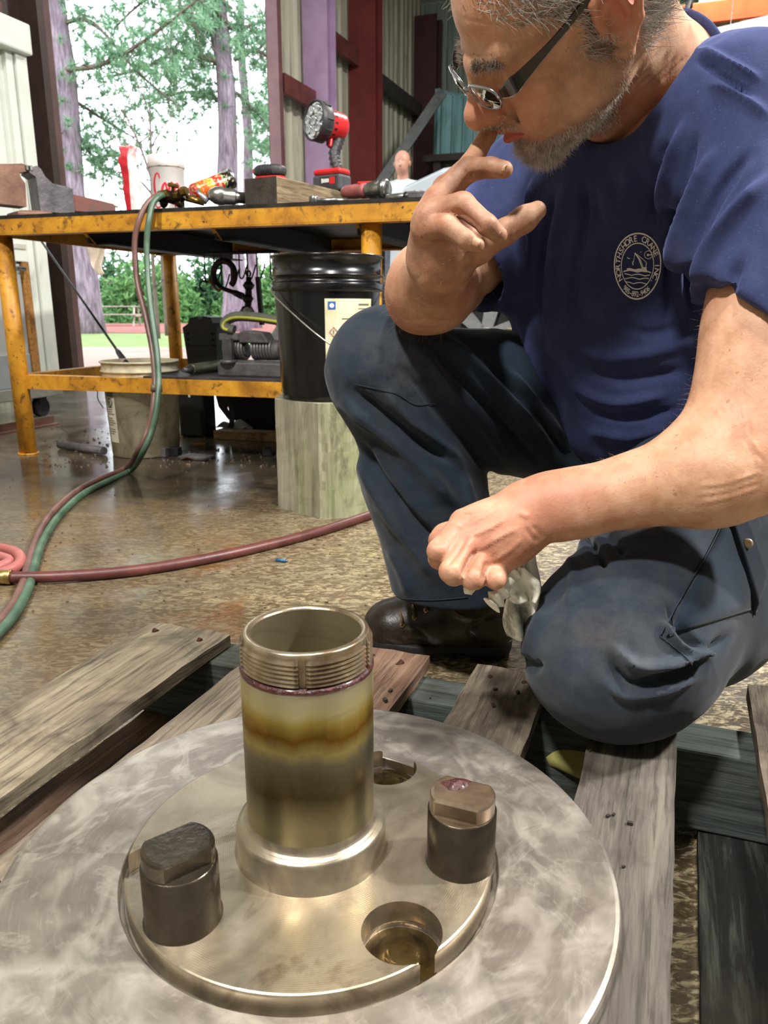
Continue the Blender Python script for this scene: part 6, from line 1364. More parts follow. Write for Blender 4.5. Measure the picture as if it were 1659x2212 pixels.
fl__.chain([(kl['r'], .0108), (J(1020, 1250, .700), .0100), (J(1026, 1251, .722), .0096), (J(1044, 1248, .750), .0082)], .0035)
fl__.chain([(kl['p'], .0102), (J(1070, 1252, .720), .0090), (J(1075, 1250, .738), .0086), (J(1086, 1240, .758), .0076)], .0035)
fl__.chain([(J(1060, 1130, .785), .022), (J(1000, 1150, .775), .0155), (J(962, 1160, .765), .0125), (J(946, 1168, .758), .0098)], .008)
VaL, QaL = fl__.mesh(); del fl__
VaL = folds(VaL, QaL, [([(1010, 1160), (1060, 1140), (1090, 1120)], 5, .0022), ([(1030, 1190), (1070, 1165), (1120, 1140)], 5, .0016), ([(1000, 1140), (1050, 1112), (1090, 1085)], 5, .0012), ([(1060, 1215), (1100, 1190), (1130, 1160)], 5, .0010), ([(958, 1222), (984, 1196), (1010, 1158)], 5, -.0042), ([(1000, 1246), (1012, 1218), (1030, 1188)], 5, -.0042), ([(1046, 1255), (1048, 1236), (1054, 1212)], 5, -.0035), ([(935, 1182), (950, 1176), (965, 1178)], 4, -.001), ([(962, 1222), (975, 1214), (990, 1214)], 4, -.001), ([(985, 1140), (998, 1128), (1010, 1130)], 9, .0016), ([(1002, 1180), (1014, 1170), (1026, 1172)], 9, .0018), ([(1028, 1214), (1038, 1206), (1048, 1208)], 8, .0014), ([(1118, 1105), (1130, 1112), (1142, 1116)], 7, .0018), ([(1135, 1140), (1150, 1160), (1165, 1172)], 5, -.0014), ([(1150, 1135), (1165, 1150), (1175, 1165)], 5, -.0014)]
    +[([(1545+i*9, 885-i*3), (1600+i*7, 930+i*14), (1650+i*3, 990+i*16)], 6, -.0011 if i % 2 else .0009) for i in range(7)]+[([(1510, 1050+i*9), (1570, 1045+i*7), (1640, 1020+i*8)], 6, -.001 if i % 2 else .001) for i in range(5)])
# ---- hidden trunk that joins head and arms under the shirt
ft = Field(Pel-np.array([.34, .34, .12]), Pel+np.array([.30, .30, .62]), .008)
ft.ell(T3(0, .0, .12), (.15, .10, .13), TR, .03); ft.ell(T3(0, 0, .32), (.155, .10, .14), TR, .04); ft.cone(ShR, ShL, .05, .05, .05); ft.cone(T3(0, 0, .36), Neck, .08, .055, .03); ft.cone(ShL, ShL+(ElbL-ShL)*.4, .05, .045, .02); ft.cone(ShR, ShR+(ElbR-ShR)*.4, .05, .045, .02)
Vt, Qt = ft.mesh(); del ft
parts = [(Vh, Qh), (VaR, QaR), (VaL, QaL), (Vt, Qt)]; off = 0; VV = []; QQ = []
for V_, Q_ in parts: VV.append(V_); QQ.append(Q_+off); off += len(V_)
body = np_mesh('body', np.concatenate(VV), np.concatenate(QQ), M_skin, man, MO, True)
nh, nr, nl = len(Vh), len(VaR), len(VaL)
def blob(V, c, r): return np.exp(-(np.linalg.norm(V-c, axis=1)/r)**2)
hl = (Vh-HO_)@HR/HS                     # head-local coordinates of the head vertices
red = np.zeros(off); red[:nh] = .9*np.exp(-(((hl[:, 0])/.022)**2+((hl[:, 1]-.122)/.02)**2+((hl[:, 2]+.014)/.02)**2))+.75*np.exp(-(((np.abs(hl[:, 0])-.088)/.014)**2+((hl[:, 1]+.008)/.03)**2+((hl[:, 2]-.005)/.04)**2))+.35*np.exp(-(((np.abs(hl[:, 0])-.04)/.03)**2+((hl[:, 1]-.075)/.03)**2+((hl[:, 2]+.015)/.02)**2))+.2*(hl[:, 2] < -.09)
for c, r in ((J(985, 1140, .74), .05), (J(960, 1190, .72), .04), (J(1140, 1070, .75), .05), (J(1060, 1200, .74), .05)): red[nh+nr:nh+nr+nl] += .22*blob(VaL, c, r)
for c, r in ((J(962, 408, .82), .03), (J(940, 470, .79), .04), (J(1000, 600, .9), .05), (J(880, 680, 1.0), .05)): red[nh:nh+nr] += .35*blob(VaR, c, r)
lip = np.zeros(off); lip[:nh] = np.clip(1.5*np.exp(-((hl[:, 0]/.021)**2)**2-((hl[:, 2]+.0535)/.0095)**4)*(hl[:, 1] > .085), 0, 1)
stub = np.zeros(off)
def beard_mask(p):
    x, y, z = np.abs(p[:, 0]), p[:, 1], p[:, 2]
    low = np.clip((-.030-.55*(.085-y)*0-z)/.012, 0, 1)*np.clip((y-.005)/.02, 0, 1); cheek = np.clip((-z-.050+.45*np.maximum(0, .095-y)*.35)/.015, 0, 1)
    must = np.exp(-((z+.039)/.010)**2)*np.clip((.034-x)/.008, 0, 1)*(y > .085)
    side = np.exp(-((y-.012)/.017)**2)*np.clip((.012-z)/.02, 0, 1)*np.clip((z+.075)/.02, 0, 1)*(x > .045)
    jaw = np.clip((-.058-z)/.014, 0, 1)*np.clip((y-.0)/.02, 0, 1)*np.clip((z+.125)/.02, 0, 1)
    lipz = np.exp(-((p[:, 0]/.022)**2)**2-((z+.0535)/.0090)**4)*(y > .085)
    return np.clip(np.maximum(np.maximum(must, jaw), side*.8)-1.3*lipz, 0, 1)
bmask = beard_mask(hl); stub[:nh] = bmask
grime = np.zeros(off); grime[nh:nh+nr] = np.clip(1.4-np.linalg.norm(VaR-J(1010, 470, .79), axis=1)/.13, 0, 1); grime[nh+nr:nh+nr+nl] = .55*np.clip(1.3-np.linalg.norm(VaL-J(1000, 1210, .73), axis=1)/.11, 0, 1)
for nm, a in (('red', red), ('lip', lip), ('stubble', stub), ('grime', grime)): fattr(body, nm, np.clip(a, 0, 1))
# fingernails
M_nail = mat('dirty_fingernail', '#c9a184', '#b78c70', .35)
def nail(c, d, nrm, L=.010, w=.0085):
    c, d, nrm = A3(c), A3(d), A3(nrm); d /= np.linalg.norm(d); nrm = nrm-d*(nrm@d); nrm /= np.linalg.norm(nrm); s = np.cross(d, nrm); m = MB()
    m.grid(lambda a, b: Vector((c+d*L*(b-.5)+s*w*(a-.5)*(1 if b < .8 else .85)+nrm*(.0016*(1-(2*a-1)**2)-.0006)).tolist()), 7, 6); o = m.build('fingernail', M_nail, man, MO); o.modifiers.new('s', 'SOLIDIFY').thickness = .0008
tov = lambda p: A3(_C)-p
for p, q in ((J(1083, 366, .767), J(1055, 362, .778)), (J(1072, 503, .763), J(1050, 484, .76)), (J(1026, 527, .757), J(1006, 516, .758))): nail(p+tov(p)/np.linalg.norm(tov(p))*.0078+np.array([0, 0, .002]), p-q, tov(p)+np.array([-.2, 0, .3]))
# ---- hair, beard, brows
N_ = vnormals(Vh, Qh); M_hair = mat('grey_hair', '#98928a', '#d2cdc5', .5, 0, 90); M_beard = mat('white_beard', '#a89d92', '#ebe6de', .5, 0, 110); M_brow = mat('brow_hair', '#6d6258', '#93887c', .5)
x_, y_, z_ = np.abs(hl[:, 0]), hl[:, 1], hl[:, 2]
uh_, vh_ = project(Vh)
front_line = np.where(x_ < .03, .080, .080-(x_-.03)*1.1)           # receding hairline, dropping towards the temples
hmask = np.clip((z_-front_line)/.010, 0, 1)*(y_ > .02)+np.clip((z_-.028)/.012, 0, 1)*(y_ <= .045)*(y_ > .012)*(x_ > .055)+np.clip((z_-.026)/.01, 0, 1)*(y_ <= .02)*(y_ > -.02)+np.clip((z_+.050)/.015, 0, 1)*(y_ <= -.020)
hmask = np.clip(hmask, 0, 1)*(x_ < .0795+.004*(z_ > .045))
side_b = np.exp(-((y_-.018)/.010)**2)*np.clip((z_+.030)/.01, 0, 1)*(z_ < .05)*(x_ > .05)*(x_ < .078)
rs_ = np.random.default_rng(4)
def pick(mask, n, seed):
    g_ = np.random.default_rng(seed); p = np.clip(mask, 0, None); p = p/p.sum(); return g_.choice(len(mask), n, p=p)
I_ = pick(np.clip(hmask+.6*side_b, 0, 1), 16000, 1); dirn = N_[I_]*.35+(-hF*.55-hU*.35)[None, :]*1.0+hL[None, :]*np.sign(hl[I_, 0])[:, None]*.15
V1, Q1 = strands(Vh[I_]-N_[I_]*.001+np.random.default_rng(8).normal(size=(len(I_), 3))*.0009, dirn, .019, .00046, .35, 4, 2, .22); tag(np_mesh('hair', V1, Q1, M_hair, man, MO), kind='stuff')
lb_m = bmask*(1+1.5*np.exp(-((hl[:, 1]-.09)/.02)**2-((hl[:, 2]+.088)/.02)**2))
I_ = pick(lb_m, 9500, 3); chin = np.exp(-((hl[I_, 1]-.088)/.03)**2-((hl[I_, 2]+.088)/.022)**2); dirn = N_[I_]*.55+(-hU*.6+hF*.05)[None, :]
V1, Q1 = strands(Vh[I_]-N_[I_]*.0006+np.random.default_rng(9).normal(size=(len(I_), 3))*.0009, dirn, .0042+.0075*chin, .00027, .3, 3, 5, .3); tag(np_mesh('beard', V1, Q1, M_beard, man, MO), kind='stuff')
bm_ = np.exp(-((z_-(.030-.10*np.maximum(0, x_-.03)))/.0045)**2)*(x_ > .010)*(x_ < .050)*(y_ > .07)
I_ = pick(bm_, 900, 6); dirn = N_[I_]*.4+hL[None, :]*np.sign(hl[I_, 0])[:, None]*.8+hU[None, :]*.2
V1, Q1 = strands(Vh[I_]-N_[I_]*.0005, dirn, .009, .00030, .2, 3, 7, .25); tag(np_mesh('eyebrows', V1, Q1, M_brow, man, MO), kind='stuff')
fu, fv_ = project(VaL); fm = ((fv_ < 1120) & (fu > 1250)).astype(float); NL = vnormals(VaL, QaL); I_ = pick(fm+1e-9, 700, 12)
V1, Q1 = strands(VaL[I_], NL[I_]*.5+np.array([-.5, 0, -.2]), .007, .00010, .3, 3, 13, .3); V2i = pick(np.ones(len(VaR)), 500, 14); NR = vnormals(VaR, QaR); fu2, fv2 = project(VaR[V2i]); V2i = V2i[fv2 > 560]
V2, Q2 = strands(VaR[V2i], NR[V2i]*.7+np.array([-.2, 0, .2]), .012, .00012, .3, 3, 15, .3); tag(np_mesh('arm_hair', np.concatenate([V1, V2]), np.concatenate([Q1, Q2+len(V1)]), mat('fair_arm_hair', '#a58263', '#c09c7c', .5), man, MO), kind='stuff')
# ================================================================== T-SHIRT
def cotton():
    n = NT('navy_cotton'); w = n.noise(900, 2, .5); f = n.noise(9, 5, .65); c = n.ramp(f, [(.3, srgb('#2a3050')), (.55, srgb('#363d60')), (.75, srgb('#484f74'))]); c = n.mix(n.ramp(n.noise(420, 2, .5), [(.64, 0), (.72, .35)]), c, srgb('#55608c')); n.set('Base Color', c); n.set('Roughness', .9); n.set('Specular IOR Level', .15); n.set('Sheen Weight', .45); n.set('Sheen Roughness', .5); n.set('Sheen Tint', srgb('#7a86c0')); n.bump(w, .25, .0008); n.bump(n.noise(60, 4, .6), .12, .002); return n.m
M_shirt = cotton()
fs_ = Field(np.minimum(np.minimum(Pel, ShR), ShL)-np.array([.26, .22, .14]), np.maximum(Pel, ShL)+np.array([.22, .26, .34]), .0036)
IN = .008; dL = (ElbL-ShL)/np.linalg.norm(ElbL-ShL); dR = (ElbR-ShR)/np.linalg.norm(ElbR-ShR)
fs_.ell(T3(0, .006, .085), np.array([.172, .132, .125])+IN, TR, .03); fs_.ell(T3(0, .022, .20), np.array([.165, .128, .13])+IN, TR, .05); fs_.ell(T3(0, .008, .335), np.array([.170, .128, .14])+IN, TR, .05)
fs_.cone(ShR*.82+ShL*.18, ShL*.84+ShR*.16, .070, .070, .06); fs_.cone(Neck-tS*.035, ShL, .062, .066, .05); fs_.cone(Neck-tS*.035, ShR, .062, .070, .05)
fs_.cone(T3(-.09, .02, .40), T3(-.11, .05, .20), .075, .06, .06)
eL = ShL+(ElbL-ShL)*.66; eR = ShR+(ElbR-ShR)*.58
fs_.cone(ShL, eL+dL*.07, .074, .072, .04); fs_.cone(ShR, eR, .076, .080, .04)
fs_.cone(ShR, J(1085, 560, 1.12), .07, .06, .05)
fs_.half(eL, ElbL-ShL, .004) if False else None
# open sleeve ends and neck hole
def cutter(a, b, r0, r1, k=.004): fs_.cone(a, b, r0, r1, k, 's')
cutL = dL+np.array([-.75, .55, 0]); cutL /= np.linalg.norm(cutL)
def frame_of(d): a = np.cross(d, [0, 1, 0]); a /= np.linalg.norm(a); return np.stack([a, np.cross(d, a), d], 1)
fs_.box(eL+cutL*.10, (.15, .13, .10), frame_of(cutL), .002, .004, 's')
fs_.box(eR+dR*.045+np.array([-.03, -.02, 0]), (.08, .10, .045), np.stack([np.cross(dR, [0, 1, 0])/np.linalg.norm(np.cross(dR, [0, 1, 0])), np.cross(dR, np.cross(dR, [0, 1, 0]))/np.linalg.norm(np.cross(dR, [0, 1, 0])), dR], 1), .002, .004, 's')
cutter(eL-dL*.01, eL+dL*.09, .056, .058); cutter(eR-dR*.03, eR+dR*.05, .066, .072)
nd = (H3(0, -.02, -.05)-Neck); nd /= np.linalg.norm(nd); 
fs_.cone(Neck-tS*.006+nd*.026, Neck+nd*.14, .069, .095, .008, 's')
Vs, Qs = fs_.mesh(); del fs_
Vs = vsmooth(Vs, Qs, 2)
FS = [([(1115, 640), (1150, 760), (1190, 860)], 16, .004), ([(1165, 380), (1140, 470), (1120, 600)], 12, .007), ([(1195, 420), (1178, 520), (1160, 700)], 9, -.006), ([(1225, 400), (1200, 520), (1190, 640), (1200, 760)], 13, .006), ([(1262, 390), (1262, 480), (1240, 600), (1230, 720)], 11, -.005),
      ([(1300, 380), (1320, 470), (1290, 560), (1280, 700)], 22, .005), ([(1370, 350), (1350, 440), (1330, 520)], 22, .004), ([(1440, 300), (1420, 400), (1415, 480)], 16, -.003), ([(1480, 260), (1450, 360), (1430, 470), (1424, 600)], 12, .006), ([(1500, 300), (1470, 420), (1445, 560), (1440, 700)], 10, -.008),
      ([(1540, 330), (1500, 430), (1462, 560), (1470, 660)], 12, .008), ([(1620, 330), (1540, 440), (1490, 560), (1500, 680)], 13, -.008), ([(1659, 380), (1570, 480), (1515, 580), (1520, 700)], 16, .006), ([(1600, 560), (1570, 640), (1560, 720)], 14, -.004),
      ([(1230, 730), (1300, 770), (1420, 760), (1500, 730)], 20, .006), ([(1260, 800), (1350, 820), (1480, 800)], 14, -.006), ([(1230, 830), (1330, 870), (1450, 850)], 14, .006), ([(1280, 890), (1370, 905), (1470, 880)], 12, -.006), ([(1270, 930), (1360, 945), (1460, 920)], 14, .005), ([(1330, 690), (1400, 720), (1480, 700)], 12, -.004),
      ([(1510, 110), (1560, 130), (1640, 170)], 9, .004), ([(1500, 130), (1540, 150), (1620, 205)], 8, -.004), ([(1530, 180), (1590, 200), (1659, 250)], 12, .003), ([(1320, 720), (1345, 650), (1340, 600)], 30, .003)]
Vs = folds(Vs, Qs, [(P, w*.85, a*(2.0 if i < 14 or i > 19 else 1.0)) for i, (P, w, a) in enumerate(FS)], -.0075, .014)
Ns = vnormals(Vs, Qs); Vs = Vs+Ns*(.0016*vnoise(Vs, 22, 3)+.0008*vnoise(Vs, 60, 5))[:, None]
shirt = np_mesh('tshirt', Vs, Qs, M_shirt, man, MO, True); shirt['label'] = 'navy cotton t-shirt with white round crane company print'
# collar rib
cc = Neck-tS*.004+nd*.024; ca_ = np.cross(nd, [0, 1, 0]); ca_ /= np.linalg.norm(ca_); cb_ = np.cross(nd, ca_)
m = MB(); m.tube([Vector((cc+(ca_*math.cos(a)+cb_*math.sin(a))*.079+nd*(.006*math.cos(a*2))).tolist()) for a in np.linspace(0, 2*math.pi, 60).tolist()], .009, 10, flat=.5); m.build('collar_rib', M_shirt, shirt, MO)
# sleeve hem rings
M_hem = M_shirt
# ---- chest print, laid onto the cloth
from mathutils.bvhtree import BVHTree
bvh = BVHTree.FromPolygons([Vector(v) for v in Vs.tolist()], Qs.tolist())
def on_shirt(u, v, off=.0012):
    d = ray(u, v).normalized(); h = bvh.ray_cast(_C, d); return (h[0]-d*off) if h[0] is not None else None
M_print = mat('white_screen_print', '#f4f3ee', '#e6e4de', .8, 0, 90)
LC = (1377, 575); RX, RY = 50, 71; TILT = math.radians(4)
def lp(x, y):
    """logo units (-1..1, y up) -> pixel on the chest"""
    px, py = x*RX, -y*RY; return LC[0]+px*math.cos(TILT)-py*math.sin(TILT)*.6+(x*y*3), LC[1]+py*math.cos(TILT)+px*math.sin(TILT)*.6
pm = MB()
def pstroke(P, w, closed=False):
    n_ = len(P); vs = []; ok = True
    for i in range(n_):
        a, b = (P[(i-1) % n_], P[(i+1) % n_]) if closed else (P[max(i-1, 0)], P[min(i+1, n_-1)]); dx, dy = b[0]-a[0], b[1]-a[1]; l = math.hypot(dx, dy)+1e-9; nx, ny = -dy/l*w/2, dx/l*w/2
        for s in (1, -1):
            p = on_shirt(*lp(P[i][0]+nx*s, P[i][1]+ny*s)); 
            if p is None: return
            vs.append(p)
    pm.add(vs, [(2*i, 2*i+1, (2*i+3) % (2*n_), (2*i+2) % (2*n_)) for i in range(n_ if closed else n_-1)])
circ = lambda r, n=64: [(r*math.cos(2*math.pi*i/n), r*math.sin(2*math.pi*i/n)) for i in range(n)]
pstroke(circ(1.0), .05, True); pstroke(circ(.70), .035, True)
def glyph(ch, cx_, cy_, ang, size):
    cu = bpy.data.curves.new('g', 'FONT'); cu.body = ch; cu.size = 1.0; cu.offset = .018; ob = bpy.data.objects.new('g', cu); COL.objects.link(ob); dg = bpy.context.evaluated_depsgraph_get(); me = ob.evaluated_get(dg).to_mesh()
    vs = [(v.co.x, v.co.y) for v in me.vertices]; fs = [tuple(p.vertices) for p in me.polygons]; ob.evaluated_get(dg).to_mesh_clear(); bpy.data.objects.remove(ob); bpy.data.curves.remove(cu)
    if not vs: return
    mx = (min(v[0] for v in vs)+max(v[0] for v in vs))/2; out = []
    for x, y in vs:
        gx, gy = (x-mx)*size, (y-.35)*size; p = on_shirt(*lp(cx_+gx*math.cos(ang)-gy*math.sin(ang), cy_+gx*math.sin(ang)+gy*math.cos(ang)))
        if p is None: return
        out.append(p)
    pm.add(out, fs)
txt = 'NORTHSHORE CRANE INC.'; a0, a1 = math.radians(207), math.radians(-33)
for i, ch in enumerate(txt):
    if ch == ' ': continue
    a = a0+(a1-a0)*i/(len(txt)-1); glyph(ch, .85*math.cos(a), .85*math.sin(a), a-math.pi/2, .27)
num = '985-892-9406'
for i, ch in enumerate(num):
    a = math.radians(232)+(math.radians(308)-math.radians(232))*i/(len(num)-1); glyph(ch, .85*math.cos(a), .85*math.sin(a), a+math.pi/2, .235)
for k, (y0, w) in enumerate(((-.16, .04), (-.27, .03), (-.38, .03), (-.52, .03))):
    xs = .66-abs(y0)*.35; pstroke([(x, y0+.045*abs(math.sin(x*5.2+k*1.3))-.02) for x in np.linspace(-xs, xs, 22).tolist()], w)
pstroke([(x, -.12+.015*math.sin(x*14)) for x in np.linspace(-.45, .42, 14).tolist()], .08)
pstroke([(.22, -.06), (.05, .22), (-.13, .40)], .045); pstroke([(.28, -.06), (.10, .22), (-.13, .40)], .02); pstroke([(-.13, .40), (.15, .26), (.38, .12)], .02); pstroke([(.38, .12), (.36, .0), (.32, -.10)], .03); pstroke([(-.13, .40), (-.17, .15)], .02); pstroke([(-.17, .15), (-.22, .10), (-.19, .03)], .04); pstroke([(.18, -.08), (.40, -.08)], .12)
pstroke([(.44+.17*math.cos(a), .36+.12*math.sin(a)) for a in np.linspace(.5, 5.9, 18).tolist()], .02); pstroke([(.40, .35), (.62, .37)], .03); pstroke([(.38, .35), (.46, .36)], .07)
pstroke([(-.46, .26), (-.40, .22), (-.34, .23)], .025); pstroke([(.10, .42), (.13, .45)], .025)
pm.build('chest_logo', M_print, shirt, MO)
# ================================================================== TROUSERS
def twill():
    n = NT('navy_twill'); f = n.noise(7, 5, .65); c = n.ramp(f, [(.3, srgb('#151f2b')), (.55, srgb('#1c2937')), (.75, srgb('#273647'))]); du = n.attr('dust'); c = n.mix(n.math('MULTIPLY', n.math('MULTIPLY', du, n.ramp(n.noise(26, 5, .7), [(.35, .2), (.65, 1)])), .26, True), c, srgb('#8b8a84'))
    c = n.mix(n.math('MULTIPLY', n.attr('stain'), n.ramp(n.noise(50, 4, .6), [(.4, .1), (.6, .8)])), c, srgb('#8a6c58')); n.set('Base Color', c); n.set('Roughness', .8); n.set('Specular IOR Level', .2); n.set('Sheen Weight', .12); n.set('Sheen Roughness', .5); n.bump(n.wave(900, 0, 0, n.mapping((1, .4, 1), (0, 0, .6))), .12, .0006); n.bump(n.noise(80, 4, .6), .1, .0015); return n.m
M_twill = twill()
fp = Field(np.array([-.16, .60, .02]), np.array([.74, 1.52, .66]), .0036)
fp.ell(T3(0, -.005, .02), (.178, .138, .12), TR, .03)
# right leg (far): thigh, knee, wide straight lower leg
mR_ = KneeR+(HipR-KneeR)*.45
fp.chain([(HipR, .108), (mR_, .098), (KneeR, .078)], .04); fp.ell(KneeR+np.array([-.002, .0, .004]), (.079, .078, .082), None, .03)
hemR = J(972, 1270, 1.19); calf = KneeR+(hemR-KneeR)*.5
fp.chain([(KneeR, .076), (calf+np.array([.008, 0, 0]), .080), (hemR, .088)], .03); fp.cone(calf, hemR+np.array([.02, 0, .0]), .075, .086, .03)
fp.ell(KneeR+(HipR-KneeR)*.18+(hemR-KneeR)*.14, (.080, .08, .085), None, .05)
# left leg (near): thigh towards viewer, knee on the pallet, folded shin
mL_ = KneeL+(HipL-KneeL)*.5
fp.chain([(HipL, .118), (mL_, .104), (KneeL+(HipL-KneeL)*.15, .092)], .05); fp.ell(KneeL, (.092, .085, .080), None, .04)
fp.chain([(KneeL, .080), ((KneeL+AnkL)/2+np.array([.01, 0, .015]), .078), (AnkL, .062)], .05); fp.ell((KneeL+AnkL)/2+np.array([.02, 0, .04]), (.08, .10, .075), None, .05)
fp.half(J(960, 1300, 1.19), [0.06, -.05, -1], .002) if False else None
fp.box(hemR+np.array([0, 0, -.066]), (.16, .16, .066), None, .002, .003, 's') if False else None
Zc = A3(at(980, 1272, 1.19))[2]
fp.box(np.array([hemR[0], hemR[1], Zc-.10]), (.17, .17, .10), None, .002, .004, 's')
fp.cone(hemR+np.array([0, 0, .035]), hemR-np.array([0, 0, .05]), .070, .076, .004, 's')
# keep the knee from sinking into the boards
fp.box(np.array([.3, .8, .135-.15]), (.6, .5, .15), None, .001, .004, 's') if False else None
Vp, Qp = fp.mesh(); del fp
Vp = vsmooth(Vp, Qp, 2)
FP = [([(735, 860), (790, 900), (880, 980), (990, 1100)], 20, .010), ([(760, 840), (830, 900), (900, 950), (985, 1000)], 14, -.010), ([(830, 830), (880, 900), (950, 960), (1000, 1010)], 16, .008), ([(775, 950), (810, 1020), (870, 1100), (960, 1190)], 14, -.009), ([(770, 980), (830, 1090), (900, 1190), (960, 1260)], 20, .007),
      ([(960, 730), (1040, 800), (1120, 880), (1200, 960)], 13, .007), ([(930, 740), (1010, 830), (1090, 920), (1160, 1000)], 11, -.008), ([(890, 740), (970, 840), (1050, 930), (1120, 1020)], 14, .007), ([(870, 790), (940, 880), (1010, 960), (1070, 1040)], 12, -.007), ([(1040, 760), (1110, 840), (1180, 930), (1240, 1000)], 10, -.007), ([(1090, 790), (1150, 860), (1220, 950)], 10, .006),
      ([(840, 1180), (870, 1240), (890, 1290)], 14, .004), ([(1000, 1020), (1020, 1090), (1060, 1180)], 12, .004),
      ([(1310, 1420), (1360, 1480), (1450, 1460), (1530, 1420)], 14, -.007), ([(1330, 1400), (1380, 1440), (1470, 1430), (1550, 1385)], 12, .008), ([(1300, 1470), (1350, 1500), (1440, 1490), (1520, 1450)], 12, .004), ([(1440, 1300), (1480, 1370), (1520, 1400), (1580, 1370)], 10, -.006), ([(1420, 1330), (1470, 1395), (1540, 1420)], 9, .005), ([(1120, 1420), (1150, 1440), (1170, 1430)], 12, -.005), ([(1180, 1310), (1150, 1370), (1130, 1430)], 10, .004),
      ([(1250, 1150), (1290, 1190), (1310, 1230)], 9, -.005), ([(1290, 1140), (1330, 1170), (1350, 1200)], 9, -.004), ([(1230, 1200), (1240, 1260), (1220, 1310)], 12, .003)]
Vp = folds(Vp, Qp, [(P, w*.85, a*1.8) for P, w, a in FP], -.016, .016)
Np = vnormals(Vp, Qp); Vp = Vp+Np*(.0020*vnoise(Vp, 16, 2)+.0008*vnoise(Vp, 55, 6))[:, None]
low = (Vp[:, 0] > .13) & (Vp[:, 1] < 1.0); Vp[:, 2] = np.where(low, np.maximum(Vp[:, 2], .1365+.0008*vnoise(Vp, 40, 9)), Vp[:, 2])
trousers = np_mesh('trousers', Vp, Qp, M_twill, man, MO, True); trousers['label'] = 'dusty dark navy work trousers with cargo pocket'
fattr(trousers, 'dust', np.clip(.9*blob(Vp, J(860, 800, 1.05), .07)+.75*blob(Vp, J(1300, 1400, .69), .10)+.4*blob(Vp, J(900, 1180, 1.1), .12)+.5*blob(Vp, J(1500, 1200, .85), .1), 0, 1))
fattr(trousers, 'stain', np.clip(1.2*blob(Vp, J(1270, 1362, .69), .018)+1.2*blob(Vp, J(1240, 1350, .69), .016)+1.3*blob(Vp, J(1385, 1165, .82), .018)+.8*blob(Vp, J(1220, 1330, .69), .014)+.9*blob(Vp, J(870, 930, 1.05), .01), 0, 1))
# cargo pocket on the near thigh: raised panel, flap, button, seams
pbv = BVHTree.FromPolygons([Vector(v) for v in Vp.tolist()], Qp.tolist())
def on_p(u, v, off=.002):
    d = ray(u, v).normalized(); h = pbv.ray_cast(_C, d); return None if h[0] is None else h[0]+h[1]*(off if h[1].dot(d) < 0 else -off)
def ppatch(name, quad, off, m_, nu=24, nv=24, th=.003):
    a, b, c, d = quad; vs = []
    for i in range(nu):
        for j in range(nv):
            s, t = i/(nu-1), j/(nv-1); u = (a[0]*(1-s)+b[0]*s)*(1-t)+(d[0]*(1-s)+c[0]*s)*t; v = (a[1]*(1-s)+b[1]*s)*(1-t)+(d[1]*(1-s)+c[1]*s)*t
            e = min(min(s, 1-s), min(t, 1-t)); p = on_p(u, v, off*min(1, e*8+.25)); 
            vs.append(p if p is not None else (vs[-1] if vs else Vector((0, 0, 0))))
    mb = MB(); mb.add(vs, [(i*nv+j, (i+1)*nv+j, (i+1)*nv+j+1, i*nv+j+1) for i in range(nu-1) for j in range(nv-1)], True); o = mb.build(name, m_, trousers, MO); o.modifiers.new('s', 'SOLIDIFY').thickness = th; return o
ppatch('cargo_pocket', [(1440, 1376), (1570, 1115), (1640, 1180), (1620, 1320)], .004, M_twill)
ppatch('pocket_flap', [(1560, 1092), (1600, 1100), (1652, 1250), (1628, 1330)], .008, M_twill, 12, 24)
def pseam(P, w=.0007, name='seam', off=.001):
    pts = [on_p(u, v, off) for u, v in crv(P, 8)]; pts = [p for p in pts if p is not None]
    if len(pts) > 2: m_ = MB(); m_.tube(pts, w, 5); m_.build(name, mat('dark_thread', '#17202e', '#24303f', .8), trousers, MO)
pseam([(1425, 1375), (1480, 1275), (1530, 1190), (1572, 1105)], .0009); pseam([(1425, 1375), (1460, 1400), (1500, 1440)], .0009); pseam([(770, 830), (850, 850), (900, 875), (960, 870)]); pseam([(865, 1292), (930, 1296), (1010, 1290)], .0008)
bp_ = on_p(1600, 1178, .009)
if bp_ is not None: m = MB(); m.lathe([(0, 0), (.0052, 0), (.0052, .0018), (.003, .0026), (0, .0022)], bp_, (_C-bp_).normalized(), 16); m.build('pocket_button', mat('tan_button', '#b8a888', '#8f8064', .4, .3), trousers, MO)
# ================================================================== BOOTS
def leather():
    n = NT('brown_black_leather'); f = n.noise(14, 5, .65); c = n.ramp(f, [(.3, srgb('#17120f')), (.5, srgb('#2c221c')), (.72, srgb('#4a382b'))]); n.set('Base Color', c); n.set('Roughness', n.ramp(f, [(.3, .28), (.7, .48)])); n.bump(n.voronoi(260), .15, .001); n.bump(n.noise(40, 4, .6), .2, .002); return n.m
M_leath = leather(); M_sole = mat('black_rubber_sole', '#141313', '#24211f', .7, 0, 30, .3)
heel = A3(onz(1095, 1440, .0)); toe = A3(onz(812, 1428, .0)); heel[1] += .055; toe[1] += .055
bd = toe-heel; bl = np.linalg.norm(bd); bd /= bl; bs2 = np.array([-bd[1], bd[0], 0.]); bz = np.array([0, 0, 1.]); BT = np.stack([bd, bs2, bz], 1)
def b3(x, y, z): return heel+bd*x*bl+bs2*y+bz*z
fb2 = Field(np.minimum(heel, toe)-np.array([.07, .09, .01]), np.maximum(heel, toe)+np.array([.07, .09, .26]), .0022)
fb2.ell(b3(.80, 0, .045), (.062, .050, .036), BT, .01); fb2.cone(b3(.86, 0, .045), b3(.5, 0, .052), .036, .046, .03); fb2.cone(b3(.62, 0, .075), b3(.22, 0, .10), .030, .044, .04); fb2.cone(b3(.12, 0, .055), b3(.45, 0, .052), .046, .044, .03)
